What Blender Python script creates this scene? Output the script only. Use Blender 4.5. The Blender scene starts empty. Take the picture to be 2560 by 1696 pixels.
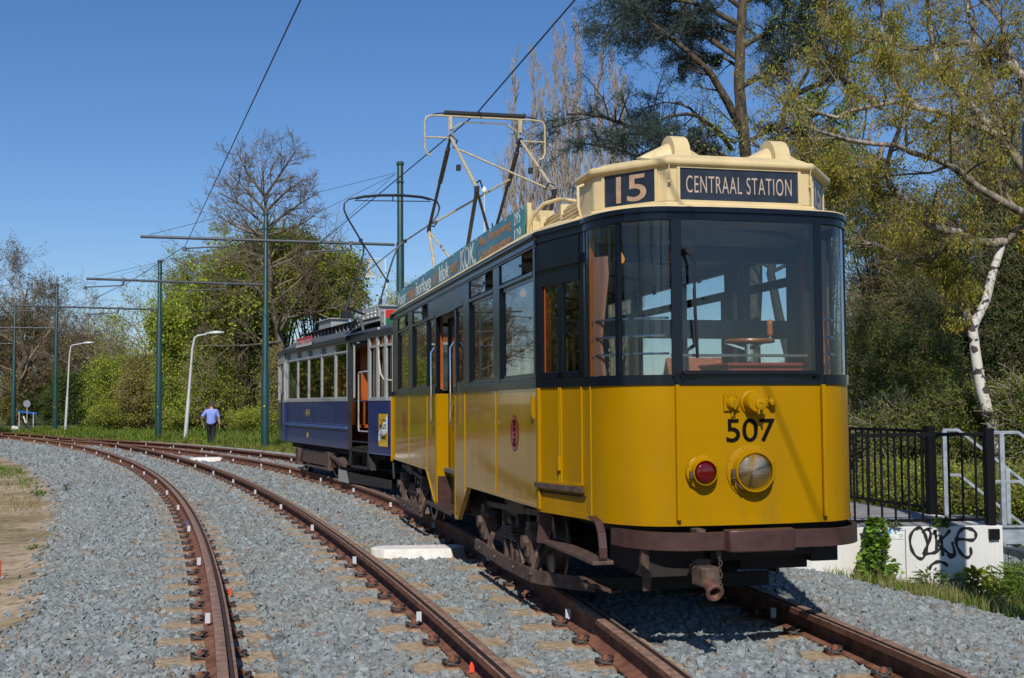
import bpy, bmesh, math, random
import numpy as np
from math import radians, sin, cos, pi, sqrt, atan, atan2
from mathutils import Vector, Matrix
SC = bpy.context.scene
COL = SC.collection
RNG = np.random.default_rng(7)
# ------------------------------------------------------------------ camera
F_PX, HOR, SLOPE, CAMZ = 2950.0, 1009.0, -0.0066, 1.44
_p = atan((HOR-848)/F_PX); _a = atan(SLOPE)
def ray(x, y):
    u = x-1280; v = y-848
    u2 = u*cos(_a)+v*sin(_a); v2 = -u*sin(_a)+v*cos(_a)
    return np.array([u2, F_PX*cos(_p)+v2*sin(_p), F_PX*sin(_p)-v2*cos(_p)])
def at(x, y, D):                       # point of the world seen at photo pixel (x, y), D metres ahead
    r = ray(x, y); t = D/r[1]
    return Vector((r[0]*t, D, CAMZ+r[2]*t))
def gnd(x, y, z=-0.2):
    r = ray(x, y); t = (z-CAMZ)/r[2]
    return Vector((r[0]*t, r[1]*t, z))
cd = bpy.data.cameras.new("camera"); cam = bpy.data.objects.new("camera", cd); COL.objects.link(cam)
_f = Vector(ray(1280, 848)).normalized(); _r = Vector(ray(1281, 848)-ray(1280, 848)).normalized(); _u = _r.cross(_f)
cam.matrix_world = Matrix(((_r.x, _u.x, -_f.x, 0), (_r.y, _u.y, -_f.y, 0), (_r.z, _u.z, -_f.z, CAMZ), (0, 0, 0, 1)))
cd.sensor_width = 36; cd.lens = F_PX/2560*36; cd.clip_start = 0.05; cd.clip_end = 3000
SC.camera = cam
SC.render.resolution_x = 1024; SC.render.resolution_y = 678
# ------------------------------------------------------------------ sky and sun
SUN_AZ, SUN_EL = 184.5, 42.0
w = bpy.data.worlds.new("World"); SC.world = w; w.use_nodes = True
nt = w.node_tree; bg = nt.nodes['Background']
sky = nt.nodes.new('ShaderNodeTexSky'); sky.sky_type = 'NISHITA'; sky.sun_disc = False
sky.sun_elevation = radians(SUN_EL); sky.sun_rotation = radians(SUN_AZ)
sky.air_density = 1.0; sky.dust_density = 0.35; sky.ozone_density = 2.2; sky.altitude = 0
_hs = nt.nodes.new('ShaderNodeHueSaturation'); _hs.inputs['Saturation'].default_value = 1.14; _hs.inputs['Value'].default_value = 1.0
_tn = nt.nodes.new('ShaderNodeMixRGB'); _tn.blend_type = 'MULTIPLY'; _tn.inputs[0].default_value = 1; _tn.inputs[2].default_value = (.80, .88, 1.06, 1)
nt.links.new(sky.outputs[0], _tn.inputs[1]); nt.links.new(_tn.outputs[0], _hs.inputs['Color']); nt.links.new(_hs.outputs[0], bg.inputs[0]); bg.inputs[1].default_value = 0.10
sl = bpy.data.lights.new("sun", 'SUN'); sl.energy = 4.3; sl.angle = radians(0.5); sl.color = (1, .95, .87)
so = bpy.data.objects.new("sun", sl); COL.objects.link(so)
_sd = Vector((sin(radians(SUN_AZ))*cos(radians(SUN_EL)), cos(radians(SUN_AZ))*cos(radians(SUN_EL)), sin(radians(SUN_EL))))
so.rotation_euler = _sd.to_track_quat('Z', 'Y').to_euler(); so.location = _sd*50
SC.view_settings.view_transform = 'Standard'; SC.view_settings.look = 'None'
SC.view_settings.exposure = 0; SC.view_settings.gamma = 1
SC.render.engine = 'CYCLES'
SC.cycles.max_bounces = 8; SC.cycles.transparent_max_bounces = 16; SC.cycles.transmission_bounces = 4
SC.cycles.diffuse_bounces = 3; SC.cycles.glossy_bounces = 3; SC.cycles.caustics_reflective = False
SC.cycles.caustics_refractive = False; SC.cycles.use_denoising = True
# ------------------------------------------------------------------ materials
MATS = {}
def mat(name, col, rough=.6, metal=0., coat=0., var=.0, vscale=3., col2=None, bump=0., bscale=40., island=0., spec=.5, detail=4., stretch=None, trans=0., hue=0., grime=None):
    if name in MATS: return MATS[name]
    m = bpy.data.materials.new(name); m.use_nodes = True; t = m.node_tree; N = t.nodes; L = t.links
    b = N['Principled BSDF']; b.inputs['Base Color'].default_value = (*col, 1); b.inputs['Roughness'].default_value = rough
    b.inputs['Metallic'].default_value = metal; b.inputs['Coat Weight'].default_value = coat; b.inputs['Coat Roughness'].default_value = .04
    b.inputs['Specular IOR Level'].default_value = spec
    tc = N.new('ShaderNodeTexCoord'); src = tc.outputs['Object']
    if stretch:
        mp = N.new('ShaderNodeMapping'); mp.inputs['Scale'].default_value = stretch; L.new(src, mp.inputs[0]); src = mp.outputs[0]
    cur = None
    if var > 0 or col2:
        n = N.new('ShaderNodeTexNoise'); n.inputs['Scale'].default_value = vscale; n.inputs['Detail'].default_value = detail; L.new(src, n.inputs['Vector'])
        r = N.new('ShaderNodeValToRGB'); L.new(n.outputs[0], r.inputs[0])
        c2 = col2 or tuple(c*(1-var) for c in col); c1 = col if col2 else tuple(min(1, c*(1+var*.6)) for c in col)
        r.color_ramp.elements[0].position = .38; r.color_ramp.elements[1].position = .64
        r.color_ramp.elements[0].color = (*c2, 1); r.color_ramp.elements[1].color = (*c1, 1); cur = r.outputs[0]
    if island > 0:
        g = N.new('ShaderNodeNewGeometry'); h = N.new('ShaderNodeHueSaturation')
        mr = N.new('ShaderNodeMapRange'); mr.inputs[3].default_value = 1-island; mr.inputs[4].default_value = 1+island; L.new(g.outputs['Random Per Island'], mr.inputs[0])
        L.new(mr.outputs[0], h.inputs['Value'])
        if hue:
            wn = N.new('ShaderNodeTexWhiteNoise'); wn.noise_dimensions = '1D'; L.new(g.outputs['Random Per Island'], wn.inputs['W'])
            m2 = N.new('ShaderNodeMapRange'); m2.inputs[3].default_value = .5-hue; m2.inputs[4].default_value = .5+hue; L.new(wn.outputs[0], m2.inputs[0]); L.new(m2.outputs[0], h.inputs['Hue'])
        if cur is not None: L.new(cur, h.inputs['Color'])
        else: h.inputs['Color'].default_value = (*col, 1)
        cur = h.outputs[0]
    if grime:                          # weathering: (strength, colour, z clean, z dirty, scale, stretch)
        gs, gc, za, zb, gsc, gst = grime
        mp2 = N.new('ShaderNodeMapping'); mp2.inputs['Scale'].default_value = gst; L.new(tc.outputs['Object'], mp2.inputs[0])
        gn = N.new('ShaderNodeTexNoise'); gn.inputs['Scale'].default_value = gsc; gn.inputs['Detail'].default_value = 8; gn.inputs['Roughness'].default_value = .65; L.new(mp2.outputs[0], gn.inputs['Vector'])
        gr = N.new('ShaderNodeMapRange'); gr.inputs[1].default_value = .42; gr.inputs[2].default_value = .72; L.new(gn.outputs[0], gr.inputs[0])
        sx = N.new('ShaderNodeSeparateXYZ'); L.new(tc.outputs['Object'], sx.inputs[0])
        gz = N.new('ShaderNodeMapRange'); gz.inputs[1].default_value = za; gz.inputs[2].default_value = zb; gz.inputs[3].default_value = .15; gz.inputs[4].default_value = 1; L.new(sx.outputs[2], gz.inputs[0])
        gm = N.new('ShaderNodeMath'); gm.operation = 'MULTIPLY'; L.new(gr.outputs[0], gm.inputs[0]); L.new(gz.outputs[0], gm.inputs[1])
        g2 = N.new('ShaderNodeMath'); g2.operation = 'MULTIPLY'; g2.inputs[1].default_value = gs; L.new(gm.outputs[0], g2.inputs[0])
        gx = N.new('ShaderNodeMixRGB'); L.new(g2.outputs[0], gx.inputs[0]); gx.inputs[2].default_value = (*gc, 1)
        if cur is not None: L.new(cur, gx.inputs[1])
        else: gx.inputs[1].default_value = (*col, 1)
        cur = gx.outputs[0]
        rm = N.new('ShaderNodeMapRange'); rm.inputs[3].default_value = rough; rm.inputs[4].default_value = min(1, rough+.45); L.new(gm.outputs[0], rm.inputs[0]); L.new(rm.outputs[0], b.inputs['Roughness'])
    if cur is not None: L.new(cur, b.inputs['Base Color'])
    if bump > 0:
        n2 = N.new('ShaderNodeTexNoise'); n2.inputs['Scale'].default_value = bscale; n2.inputs['Detail'].default_value = 4; L.new(src, n2.inputs['Vector'])
        bm = N.new('ShaderNodeBump'); bm.inputs['Strength'].default_value = bump; bm.inputs['Distance'].default_value = .02; L.new(n2.outputs[0], bm.inputs['Height'])
        L.new(bm.outputs[0], b.inputs['Normal'])
        if coat: L.new(bm.outputs[0], b.inputs['Coat Normal'])
    if trans > 0:
        out = N['Material Output']; tr = N.new('ShaderNodeBsdfTranslucent'); mx = N.new('ShaderNodeMixShader'); mx.inputs[0].default_value = trans
        if cur is not None: L.new(cur, tr.inputs[0])
        else: tr.inputs[0].default_value = (*col, 1)
        L.new(b.outputs[0], mx.inputs[1]); L.new(tr.outputs[0], mx.inputs[2]); L.new(mx.outputs[0], out.inputs[0])
    MATS[name] = m; return m
def glass_mat(name='window_glass', tint=(.86, .9, .9), ior=1.5, boost=1.0):
    if name in MATS: return MATS[name]
    m = bpy.data.materials.new(name); m.use_nodes = True; t = m.node_tree; N = t.nodes; L = t.links
    N.remove(N['Principled BSDF']); out = N['Material Output']
    tr = N.new('ShaderNodeBsdfTransparent'); tr.inputs[0].default_value = (*tint, 1)
    gl = N.new('ShaderNodeBsdfGlossy'); gl.inputs['Roughness'].default_value = .015; gl.inputs[0].default_value = (1, 1, 1, 1)
    ge = N.new('ShaderNodeNewGeometry'); dp = N.new('ShaderNodeVectorMath'); dp.operation = 'DOT_PRODUCT'; L.new(ge.outputs['Incoming'], dp.inputs[0]); L.new(ge.outputs['Normal'], dp.inputs[1])
    ab = N.new('ShaderNodeMath'); ab.operation = 'ABSOLUTE'; L.new(dp.outputs['Value'], ab.inputs[0])
    su = N.new('ShaderNodeMath'); su.operation = 'SUBTRACT'; su.inputs[0].default_value = 1; L.new(ab.outputs[0], su.inputs[1])
    pw = N.new('ShaderNodeMath'); pw.operation = 'POWER'; pw.inputs[1].default_value = 5; L.new(su.outputs[0], pw.inputs[0])
    mu = N.new('ShaderNodeMath'); mu.operation = 'MULTIPLY_ADD'; mu.use_clamp = True; mu.inputs[1].default_value = .95 if boost >= 1 else .25; mu.inputs[2].default_value = .038*boost; L.new(pw.outputs[0], mu.inputs[0])
    mx = N.new('ShaderNodeMixShader'); L.new(mu.outputs[0], mx.inputs[0]); L.new(tr.outputs[0], mx.inputs[1]); L.new(gl.outputs[0], mx.inputs[2])
    L.new(mx.outputs[0], out.inputs[0]); MATS[name] = m; return m
# ------------------------------------------------------------------ mesh builder
class MB:
    def __init__(s): s.v = []; s.f = []; s.m = []; s.mi = 0; s.T = None
    def add(s, vs, fs):
        o = len(s.v)
        if s.T is not None: vs = [s.T @ Vector(p) for p in vs]
        s.v += [tuple(p) for p in vs]; s.f += [tuple(i+o for i in f) for f in fs]; s.m += [s.mi]*len(fs); return s
    def box(s, c, d, rz=0, rx=0, ry=0):
        hx, hy, hz = d[0]/2, d[1]/2, d[2]/2
        vs = [Vector((x, y, z)) for x in (-hx, hx) for y in (-hy, hy) for z in (-hz, hz)]
        if rx or ry or rz:
            R = Matrix.Rotation(rz, 3, 'Z') @ Matrix.Rotation(ry, 3, 'Y') @ Matrix.Rotation(rx, 3, 'X'); vs = [R @ p for p in vs]
        c = Vector(c)
        return s.add([p+c for p in vs], [(0, 1, 3, 2), (4, 6, 7, 5), (0, 4, 5, 1), (2, 3, 7, 6), (0, 2, 6, 4), (1, 5, 7, 3)])
    def b2(s, x0, x1, y0, y1, z0, z1): return s.box(((x0+x1)/2, (y0+y1)/2, (z0+z1)/2), (abs(x1-x0), abs(y1-y0), abs(z1-z0)))
    def beam(s, a, b, w, h, up=(0, 0, 1)):
        a = Vector(a); b = Vector(b); t = (b-a).normalized(); up = Vector(up)
        if abs(t.dot(up)) > .98: up = Vector((0, 1, 0))
        x = t.cross(up).normalized(); z = x.cross(t)
        vs = []
        for p in (a, b):
            for sx, sz in ((-1, -1), (1, -1), (1, 1), (-1, 1)): vs.append(p+x*sx*w/2+z*sz*h/2)
        return s.add(vs, [(0, 1, 2, 3), (7, 6, 5, 4), (0, 4, 5, 1), (1, 5, 6, 2), (2, 6, 7, 3), (3, 7, 4, 0)])
    def tube(s, pts, r, n=8, cap=True, closed=False):
        pts = [Vector(p) for p in pts]; K = len(pts)
        rs = list(r) if hasattr(r, '__len__') else [r]*K
        vs = []; prev = None
        for i, p in enumerate(pts):
            if closed: t = pts[(i+1) % K]-pts[i-1]
            else: t = pts[min(i+1, K-1)]-pts[max(i-1, 0)]
            t = t.normalized() if t.length > 1e-9 else Vector((0, 0, 1))
            if prev is None:
                a = Vector((0, 0, 1)) if abs(t.z) < .9 else Vector((1, 0, 0)); x = t.cross(a).normalized()
            else: x = (prev-t*prev.dot(t)).normalized()
            prev = x; y = t.cross(x)
            vs += [p+(x*cos(2*pi*k/n)+y*sin(2*pi*k/n))*rs[i] for k in range(n)]
        fs = []
        for i in range(K if closed else K-1):
            j = (i+1) % K
            for k in range(n): fs.append((i*n+k, i*n+(k+1) % n, j*n+(k+1) % n, j*n+k))
        if cap and not closed: fs.append(tuple(range(n-1, -1, -1))); fs.append(tuple((K-1)*n+k for k in range(n)))
        return s.add(vs, fs)
    def cyl(s, a, b, r, n=16, r2=None): return s.tube([a, b], [r, r if r2 is None else r2], n)
    def lathe(s, prof, n=24, M=None):      # prof: (r, z) along z
        vs = []; 
        for r_, z in prof: vs += [Vector((r_*cos(2*pi*k/n), r_*sin(2*pi*k/n), z)) for k in range(n)]
        fs = []
        for i in range(len(prof)-1):
            for k in range(n): fs.append((i*n+k, i*n+(k+1) % n, (i+1)*n+(k+1) % n, (i+1)*n+k))
        fs.append(tuple(range(n-1, -1, -1))); fs.append(tuple((len(prof)-1)*n+k for k in range(n)))
        if M is not None: vs = [M @ p for p in vs]
        return s.add(vs, fs)
    def prism(s, poly, fn, d0, d1):        # poly of 2D points; fn(a, b, d) -> 3D
        n = len(poly); vs = [fn(a, b, d0) for a, b in poly]+[fn(a, b, d1) for a, b in poly]
        fs = [tuple(range(n-1, -1, -1)), tuple(range(n, 2*n))]+[(i, (i+1) % n, (i+1) % n+n, i+n) for i in range(n)]
        return s.add(vs, fs)
    def grid(s, P, closed_u=False):        # P[i][j] points
        n = len(P); m = len(P[0]); vs = [p for row in P for p in row]; fs = []
        for i in range(n-1):
            for j in range(m if closed_u else m-1): fs.append((i*m+j, i*m+(j+1) % m, (i+1)*m+(j+1) % m, (i+1)*m+j))
        return s.add(vs, fs)
    def strip(s, path, z0, z1, th, closed=False):   # vertical wall following a plan path, thickness th to the left of travel
        pts = [Vector((p[0], p[1])) for p in path]; K = len(pts); nrm = []
        for i in range(K):
            a = pts[max(i-1, 0)]; b = pts[min(i+1, K-1)]; t = (b-a).normalized(); nrm.append(Vector((-t.y, t.x)))
        vs = []
        for p, q in zip(pts, nrm):
            o = p+q*th
            vs += [(p.x, p.y, z0), (p.x, p.y, z1), (o.x, o.y, z1), (o.x, o.y, z0)]
        fs = [(0, 1, 2, 3), ((K-1)*4+3, (K-1)*4+2, (K-1)*4+1, (K-1)*4)]
        for i in range(K-1):
            for k in range(4): fs.append((i*4+k, (i+1)*4+k, (i+1)*4+(k+1) % 4, i*4+(k+1) % 4))
        return s.add(vs, fs)
    def build(s, name, mats, parent=None, bevel=0, smooth=False, loc=None, rz=None, seg=2):
        me = bpy.data.meshes.new(name); me.from_pydata(s.v, [], s.f)
        if not isinstance(mats, (list, tuple)): mats = [mats]
        for m in mats: me.materials.append(m)
        if any(s.m): me.polygons.foreach_set('material_index', s.m)
        bm = bmesh.new(); bm.from_mesh(me); bmesh.ops.recalc_face_normals(bm, faces=bm.faces)
        bm.to_mesh(me); bm.free()
        if smooth: 
            me.polygons.foreach_set('use_smooth', [True]*len(me.polygons))
            if smooth != 'all': me.set_sharp_from_angle(angle=radians(38))
        o = bpy.data.objects.new(name, me); COL.objects.link(o)
        if parent: o.parent = parent
        if loc is not None: o.location = loc
        if rz is not None: o.rotation_euler = (0, 0, rz)
        if bevel:
            md = o.modifiers.new('bevel', 'BEVEL'); md.width = bevel; md.segments = seg; md.limit_method = 'ANGLE'; md.angle_limit = radians(35)
        return o
def np_mesh(name, V, F, mats, parent=None, smooth=False, midx=None):
    """V (n,3), F (m,k) same-size faces"""
    me = bpy.data.meshes.new(name); m, k = F.shape
    me.vertices.add(len(V)); me.vertices.foreach_set('co', np.ascontiguousarray(V, np.float32).ravel())
    me.loops.add(m*k); me.loops.foreach_set('vertex_index', np.ascontiguousarray(F, np.int32).ravel())
    me.polygons.add(m); me.polygons.foreach_set('loop_start', np.arange(0, m*k, k, dtype=np.int32))
    me.polygons.foreach_set('use_smooth', np.full(m, bool(smooth)))
    if not isinstance(mats, (list, tuple)): mats = [mats]
    for x in mats: me.materials.append(x)
    if midx is not None: me.polygons.foreach_set('material_index', midx.astype(np.int32))
    me.update(calc_edges=True)
    o = bpy.data.objects.new(name, me); COL.objects.link(o)
    if parent: o.parent = parent
    return o
def tag(o, label=None, cat=None, group=None, kind=None):
    if label: o['label'] = label
    if cat: o['category'] = cat
    if group: o['group'] = group
    if kind: o['kind'] = kind
    return o
def thing(name, label, cat, loc=(0, 0, 0), rz=0, group=None):
    o = bpy.data.objects.new(name, None); COL.objects.link(o); o.location = loc; o.rotation_euler = (0, 0, rz); o.empty_display_size = .2
    return tag(o, label, cat, group)
def text(name, s, size, M, m, parent, sx=1., depth=.001, bold=0., spacing=1., align='CENTER', mirror=False):
    c = bpy.data.curves.new(name, 'FONT'); c.body = s; c.size = size; c.extrude = depth; c.offset = bold; c.space_character = spacing
    c.align_x = align; c.align_y = 'CENTER'
    t = bpy.data.objects.new(name, c); COL.objects.link(t); dg = bpy.context.evaluated_depsgraph_get()
    me = bpy.data.meshes.new_from_object(t.evaluated_get(dg)); bpy.data.objects.remove(t)
    me.transform(Matrix.Diagonal((-sx if mirror else sx, 1, 1, 1))); me.materials.clear(); me.materials.append(m)
    o = bpy.data.objects.new(name, me); COL.objects.link(o); o.parent = parent; o.matrix_local = M; return o
def fit(o, wdt, h=None):                # scale flat lettering to a width (and height) of its own
    xs = [v.co.x for v in o.data.vertices]; ys = [v.co.y for v in o.data.vertices]
    cx, cy = (max(xs)+min(xs))/2, (max(ys)+min(ys))/2
    kx = wdt/(max(xs)-min(xs)); ky = h/(max(ys)-min(ys)) if h else 1
    o.data.transform(Matrix.Diagonal((kx, ky, 1, 1)) @ Matrix.Translation((-cx, -cy if h else 0, 0))); return o
def basis(o, x, y):                    # matrix with local X, Y axes and origin
    x = Vector(x).normalized(); y = Vector(y).normalized(); z = x.cross(y)
    return Matrix(((x.x, y.x, z.x, o[0]), (x.y, y.y, z.y, o[1]), (x.z, y.z, z.z, o[2]), (0, 0, 0, 1)))
# ================================================================== SETTING: ground, ballast, tracks
C1 = (-170.65, -37.78); RQ, RP = 176.27, 174.77       # left track: outer rail Q, inner rail P
C2 = (-90.07, -8.0); RA, RS = 92.05, 93.55            # tram track
def arc(c, R, y): return c[0]+sqrt(max(R*R-(y-c[1])**2, 0))
def smooth(a, b, x): t = np.clip((x-a)/(b-a), 0, 1); return t*t*(3-2*t)
def Hgt(x, y):
    """height of the ground"""
    x = np.asarray(x, float); y = np.asarray(y, float)
    dl = RP-np.hypot(x-C1[0], y-C1[1])                # left of rail P
    dr = np.hypot(x-C2[0], y-C2[1])-RS                # right of rail S
    z = np.full(np.shape(x), -0.205)
    z = z-.17*smooth(1.05, 2.1, dl)
    near = 1-smooth(17, 24, y)
    z = z-near*np.clip((dr-1.0)*.15, 0, .5)-near*smooth(5.5, 9, dr)*.5
    return z
# ground sheet
def ground():
    xs = np.concatenate([np.linspace(-1500, -60, 12), np.linspace(-50, -20, 31), np.linspace(-19.5, 20, 159), np.linspace(22, 60, 20), np.linspace(80, 1500, 12)])
    ys = np.concatenate([np.linspace(-300, -5, 8), np.linspace(0, 32, 129), np.linspace(33, 90, 58), np.linspace(100, 2500, 15)])
    X, Y = np.meshgrid(xs, ys); Z = Hgt(X, Y)-.012
    n, m = X.shape; V = np.stack([X.ravel(), Y.ravel(), Z.ravel()], 1)
    i = np.arange((n-1)*(m-1)); r = i//(m-1); c = i % (m-1); a = r*m+c
    F = np.stack([a, a+1, a+m+1, a+m], 1)
    g = bpy.data.materials.new('ground_soil'); g.use_nodes = True; t = g.node_tree; N = t.nodes; L = t.links; b = N['Principled BSDF']; b.inputs['Roughness'].default_value = .95
    tc = N.new('ShaderNodeTexCoord')
    n1 = N.new('ShaderNodeTexNoise'); n1.inputs['Scale'].default_value = .9; n1.inputs['Detail'].default_value = 6; L.new(tc.outputs['Object'], n1.inputs[0])
    r1 = N.new('ShaderNodeValToRGB'); L.new(n1.outputs[0], r1.inputs[0]); e = r1.color_ramp.elements
    e[0].position = .35; e[0].color = (.30, .215, .13, 1); e[1].position = .6; e[1].color = (.40, .30, .19, 1)
    n2 = N.new('ShaderNodeTexNoise'); n2.inputs['Scale'].default_value = 18; n2.inputs['Detail'].default_value = 6; L.new(tc.outputs['Object'], n2.inputs[0])
    r2 = N.new('ShaderNodeValToRGB'); L.new(n2.outputs[0], r2.inputs[0]); e = r2.color_ramp.elements
    e[0].position = .3; e[0].color = (.55, .5, .45, 1); e[1].position = .6; e[1].color = (1, 1, 1, 1)
    mu = N.new('ShaderNodeMixRGB'); mu.blend_type = 'MULTIPLY'; mu.inputs[0].default_value = 1; L.new(r1.outputs[0], mu.inputs[1]); L.new(r2.outputs[0], mu.inputs[2])
    # green beyond the tracks
    r3 = N.new('ShaderNodeValToRGB'); L.new(n1.outputs[0], r3.inputs[0]); e = r3.color_ramp.elements
    e[0].position = .35; e[0].color = (.035, .055, .012, 1); e[1].position = .65; e[1].color = (.085, .105, .025, 1)
    sp = N.new('ShaderNodeSeparateXYZ'); L.new(tc.outputs['Object'], sp.inputs[0])
    # mask: y>20 or x>2.5
    m1 = N.new('ShaderNodeMapRange'); m1.inputs[1].default_value = 17; m1.inputs[2].default_value = 24; L.new(sp.outputs[1], m1.inputs[0])
    m2 = N.new('ShaderNodeMapRange'); m2.inputs[1].default_value = 3.2; m2.inputs[2].default_value = 3.8; L.new(sp.outputs[0], m2.inputs[0])
    mx = N.new('ShaderNodeMath'); mx.operation = 'MAXIMUM'; L.new(m1.outputs[0], mx.inputs[0]); L.new(m2.outputs[0], mx.inputs[1])
    mi = N.new('ShaderNodeMixRGB'); L.new(mx.outputs[0], mi.inputs[0]); L.new(mu.outputs[0], mi.inputs[1]); L.new(r3.outputs[0], mi.inputs[2])
    L.new(mi.outputs[0], b.inputs['Base Color'])
    bp = N.new('ShaderNodeBump'); bp.inputs['Strength'].default_value = .6; bp.inputs['Distance'].default_value = .03; L.new(n2.outputs[0], bp.inputs['Height']); L.new(bp.outputs[0], b.inputs['Normal'])
    tag(np_mesh('ground', V, F, g, smooth=True), kind='structure')
ground()
# ballast bed: between 1.9 m left of rail P and 1.4 m right of rail S (wider near the wall)
def lw(y): return np.interp(y, [5, 10, 20, 40, 60], [1.2, 1.28, 1.68, 2.3, 3.0])
def bed_edges(y):
    xl = arc(C1, RP-lw(y)-.05, y); xr = arc(C2, RS+(1.3 if y > 20 else 1.3), y)
    if y < 12.6: xr = max(xr, 3.44+(11.6-y)*.51)
    return xl, xr
def ballast_bed():
    P = []
    for y in np.concatenate([np.arange(3, 20, .4), np.arange(20, 62, 1.)]):
        xl, xr = bed_edges(y)
        xs = np.linspace(xl, xr, 60); zs = Hgt(xs, np.full(60, y))+.004
        P.append([(x, y, z) for x, z in zip(xs, zs)])
    b = MB(); b.grid(P)
    m = mat('ballast_base', (.16, .17, .17), .9, var=.5, vscale=30, bump=1., bscale=45, detail=8)
    tag(b.build('ballast_bed', m, smooth=True), kind='structure')
ballast_bed()
m_stone = mat('ballast_stone', (.215, .242, .242), .8, island=.26, hue=.012, var=.15, vscale=25, grime=(.22, (.25, .19, .14), 0, -.1, .9, (1, 1, 1)))
def stones():
    rng = np.random.default_rng(11)
    allp = []
    def zone(y0, y1, dens, sz, zoff):
        xa = min(bed_edges(y0)[0], bed_edges(y1)[0])-.8; xb = max(bed_edges(y0)[1], bed_edges(y1)[1])+.5
        xa = max(xa, -.50*y1-1.5); xb = min(xb, .5*y1+1.2)
        n = int((xb-xa)*(y1-y0)*dens); x = rng.uniform(xa, xb, n); y = rng.uniform(y0, y1, n)
        xl = C1[0]+np.sqrt((RP-lw(y))**2-(y-C1[1])**2); xr = C2[0]+np.sqrt((RS+1.25)**2-(y-C2[1])**2)
        xr = np.where(y < 13, np.maximum(xr, 3.36+(11.6-y)*.51), xr)
        wob = .07*np.sin(y*2.1)+.05*np.sin(y*5.3+1)
        e = rng.exponential(.10, n)
        k = (x > xl+wob-e) & (x < xr+wob+e*.8) & (np.abs(x) < .46*y+1.3)
        # keep clear of rails and of the visible ends of the sleepers
        def rail(c, R, cc, Rm):
            inn = 0
            d = np.hypot(x-c[0], y-c[1])-R; th = np.arctan2(y-c[1], x-c[0])
            s = th*Rm/SPC; f = np.abs(s-np.round(s))*SPC
            return (np.abs(d) > .085) & ~((np.abs(d+inn*.06) < .42+.07*np.sin(np.round(s)*2.3)) & (f < .145) & (rng.random(n) > .025))
        for c, R, Rm in ((C1, RP, 175.52), (C1, RQ, 175.52), (C2, RA, 92.8), (C2, RS, 92.8)): k &= rail(c, R, c, Rm)
        k &= ~((np.abs(x+1.02) < .60) & (np.abs(y-12.72) < .24)) & ~((np.abs(x+8.9) < .66) & (np.abs(y-34.7) < .35))
        k &= ~((y > 12.28) & (x > 1.75+0*(y)) & (x > C2[0]+np.sqrt((RS+.5)**2-(y-C2[1])**2)) & (y < 40))
        x = x[k]; y = y[k]; n = len(x)
        z = Hgt(x, y)+rng.uniform(-.010, .018, n)+zoff
        s = sz*rng.uniform(.55, 1.3, n)
        allp.append((x, y, z, s))
    zone(4.6, 8.5, 2400, .0175, .004); zone(8.5, 12.5, 1900, .0185, .0); zone(12.5, 19, 1100, .0225, .0); zone(19, 32, 420, .031, -.004); zone(32, 60, 130, .045, -.015)
    x, y, z, s = (np.concatenate(a) for a in zip(*allp)); n = len(x)
    base = np.array([(a, b, c) for a in (-1, 1) for b in (-1, 1) for c in (-1, 1)], float)
    V = base[None]*np.array([1.15, .85, .5])*(1+rng.uniform(-.42, .42, (n, 8, 3)))
    a = rng.uniform(0, 2*pi, n); tx = rng.normal(0, .38, n); ty = rng.normal(0, .38, n)
    ca, sa = np.cos(a), np.sin(a)
    X = V[..., 0]*ca[:, None]-V[..., 1]*sa[:, None]; Y = V[..., 0]*sa[:, None]+V[..., 1]*ca[:, None]; Z = V[..., 2]
    Z2 = Z+X*tx[:, None]+Y*ty[:, None]; X2 = X-Z*tx[:, None]; Y2 = Y-Z*ty[:, None]
    V = np.stack([X2*s[:, None]+x[:, None], Y2*s[:, None]+y[:, None], Z2*s[:, None]+z[:, None]], -1).reshape(-1, 3)
    Fb = np.array([(0, 1, 3, 2), (4, 6, 7, 5), (0, 4, 5, 1), (2, 3, 7, 6), (0, 2, 6, 4), (1, 5, 7, 3)])
    F = (Fb[None]+(np.arange(n)*8)[:, None, None]).reshape(-1, 4)
    print('stones', n)
    dn = np.minimum.reduce([np.abs(np.hypot(x-c[0], y-c[1])-R) for c, R in ((C1, RP), (C1, RQ), (C2, RA), (C2, RS))])
    dusty = rng.random(n) < .07+.5*np.exp(-dn/.16)*(.5+.5*np.sin(y*1.3+x))
    m_dusty = mat('ballast_rusty', (.235, .185, .14), .85, island=.3, var=.25, vscale=30)
    tag(np_mesh('gravel', V, F, [m_stone, m_dusty], midx=np.repeat(dusty, 6)), 'grey blue crushed stone ballast spread between and beside the rails', 'gravel', kind='stuff')
SPC = .65
stones()
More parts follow.
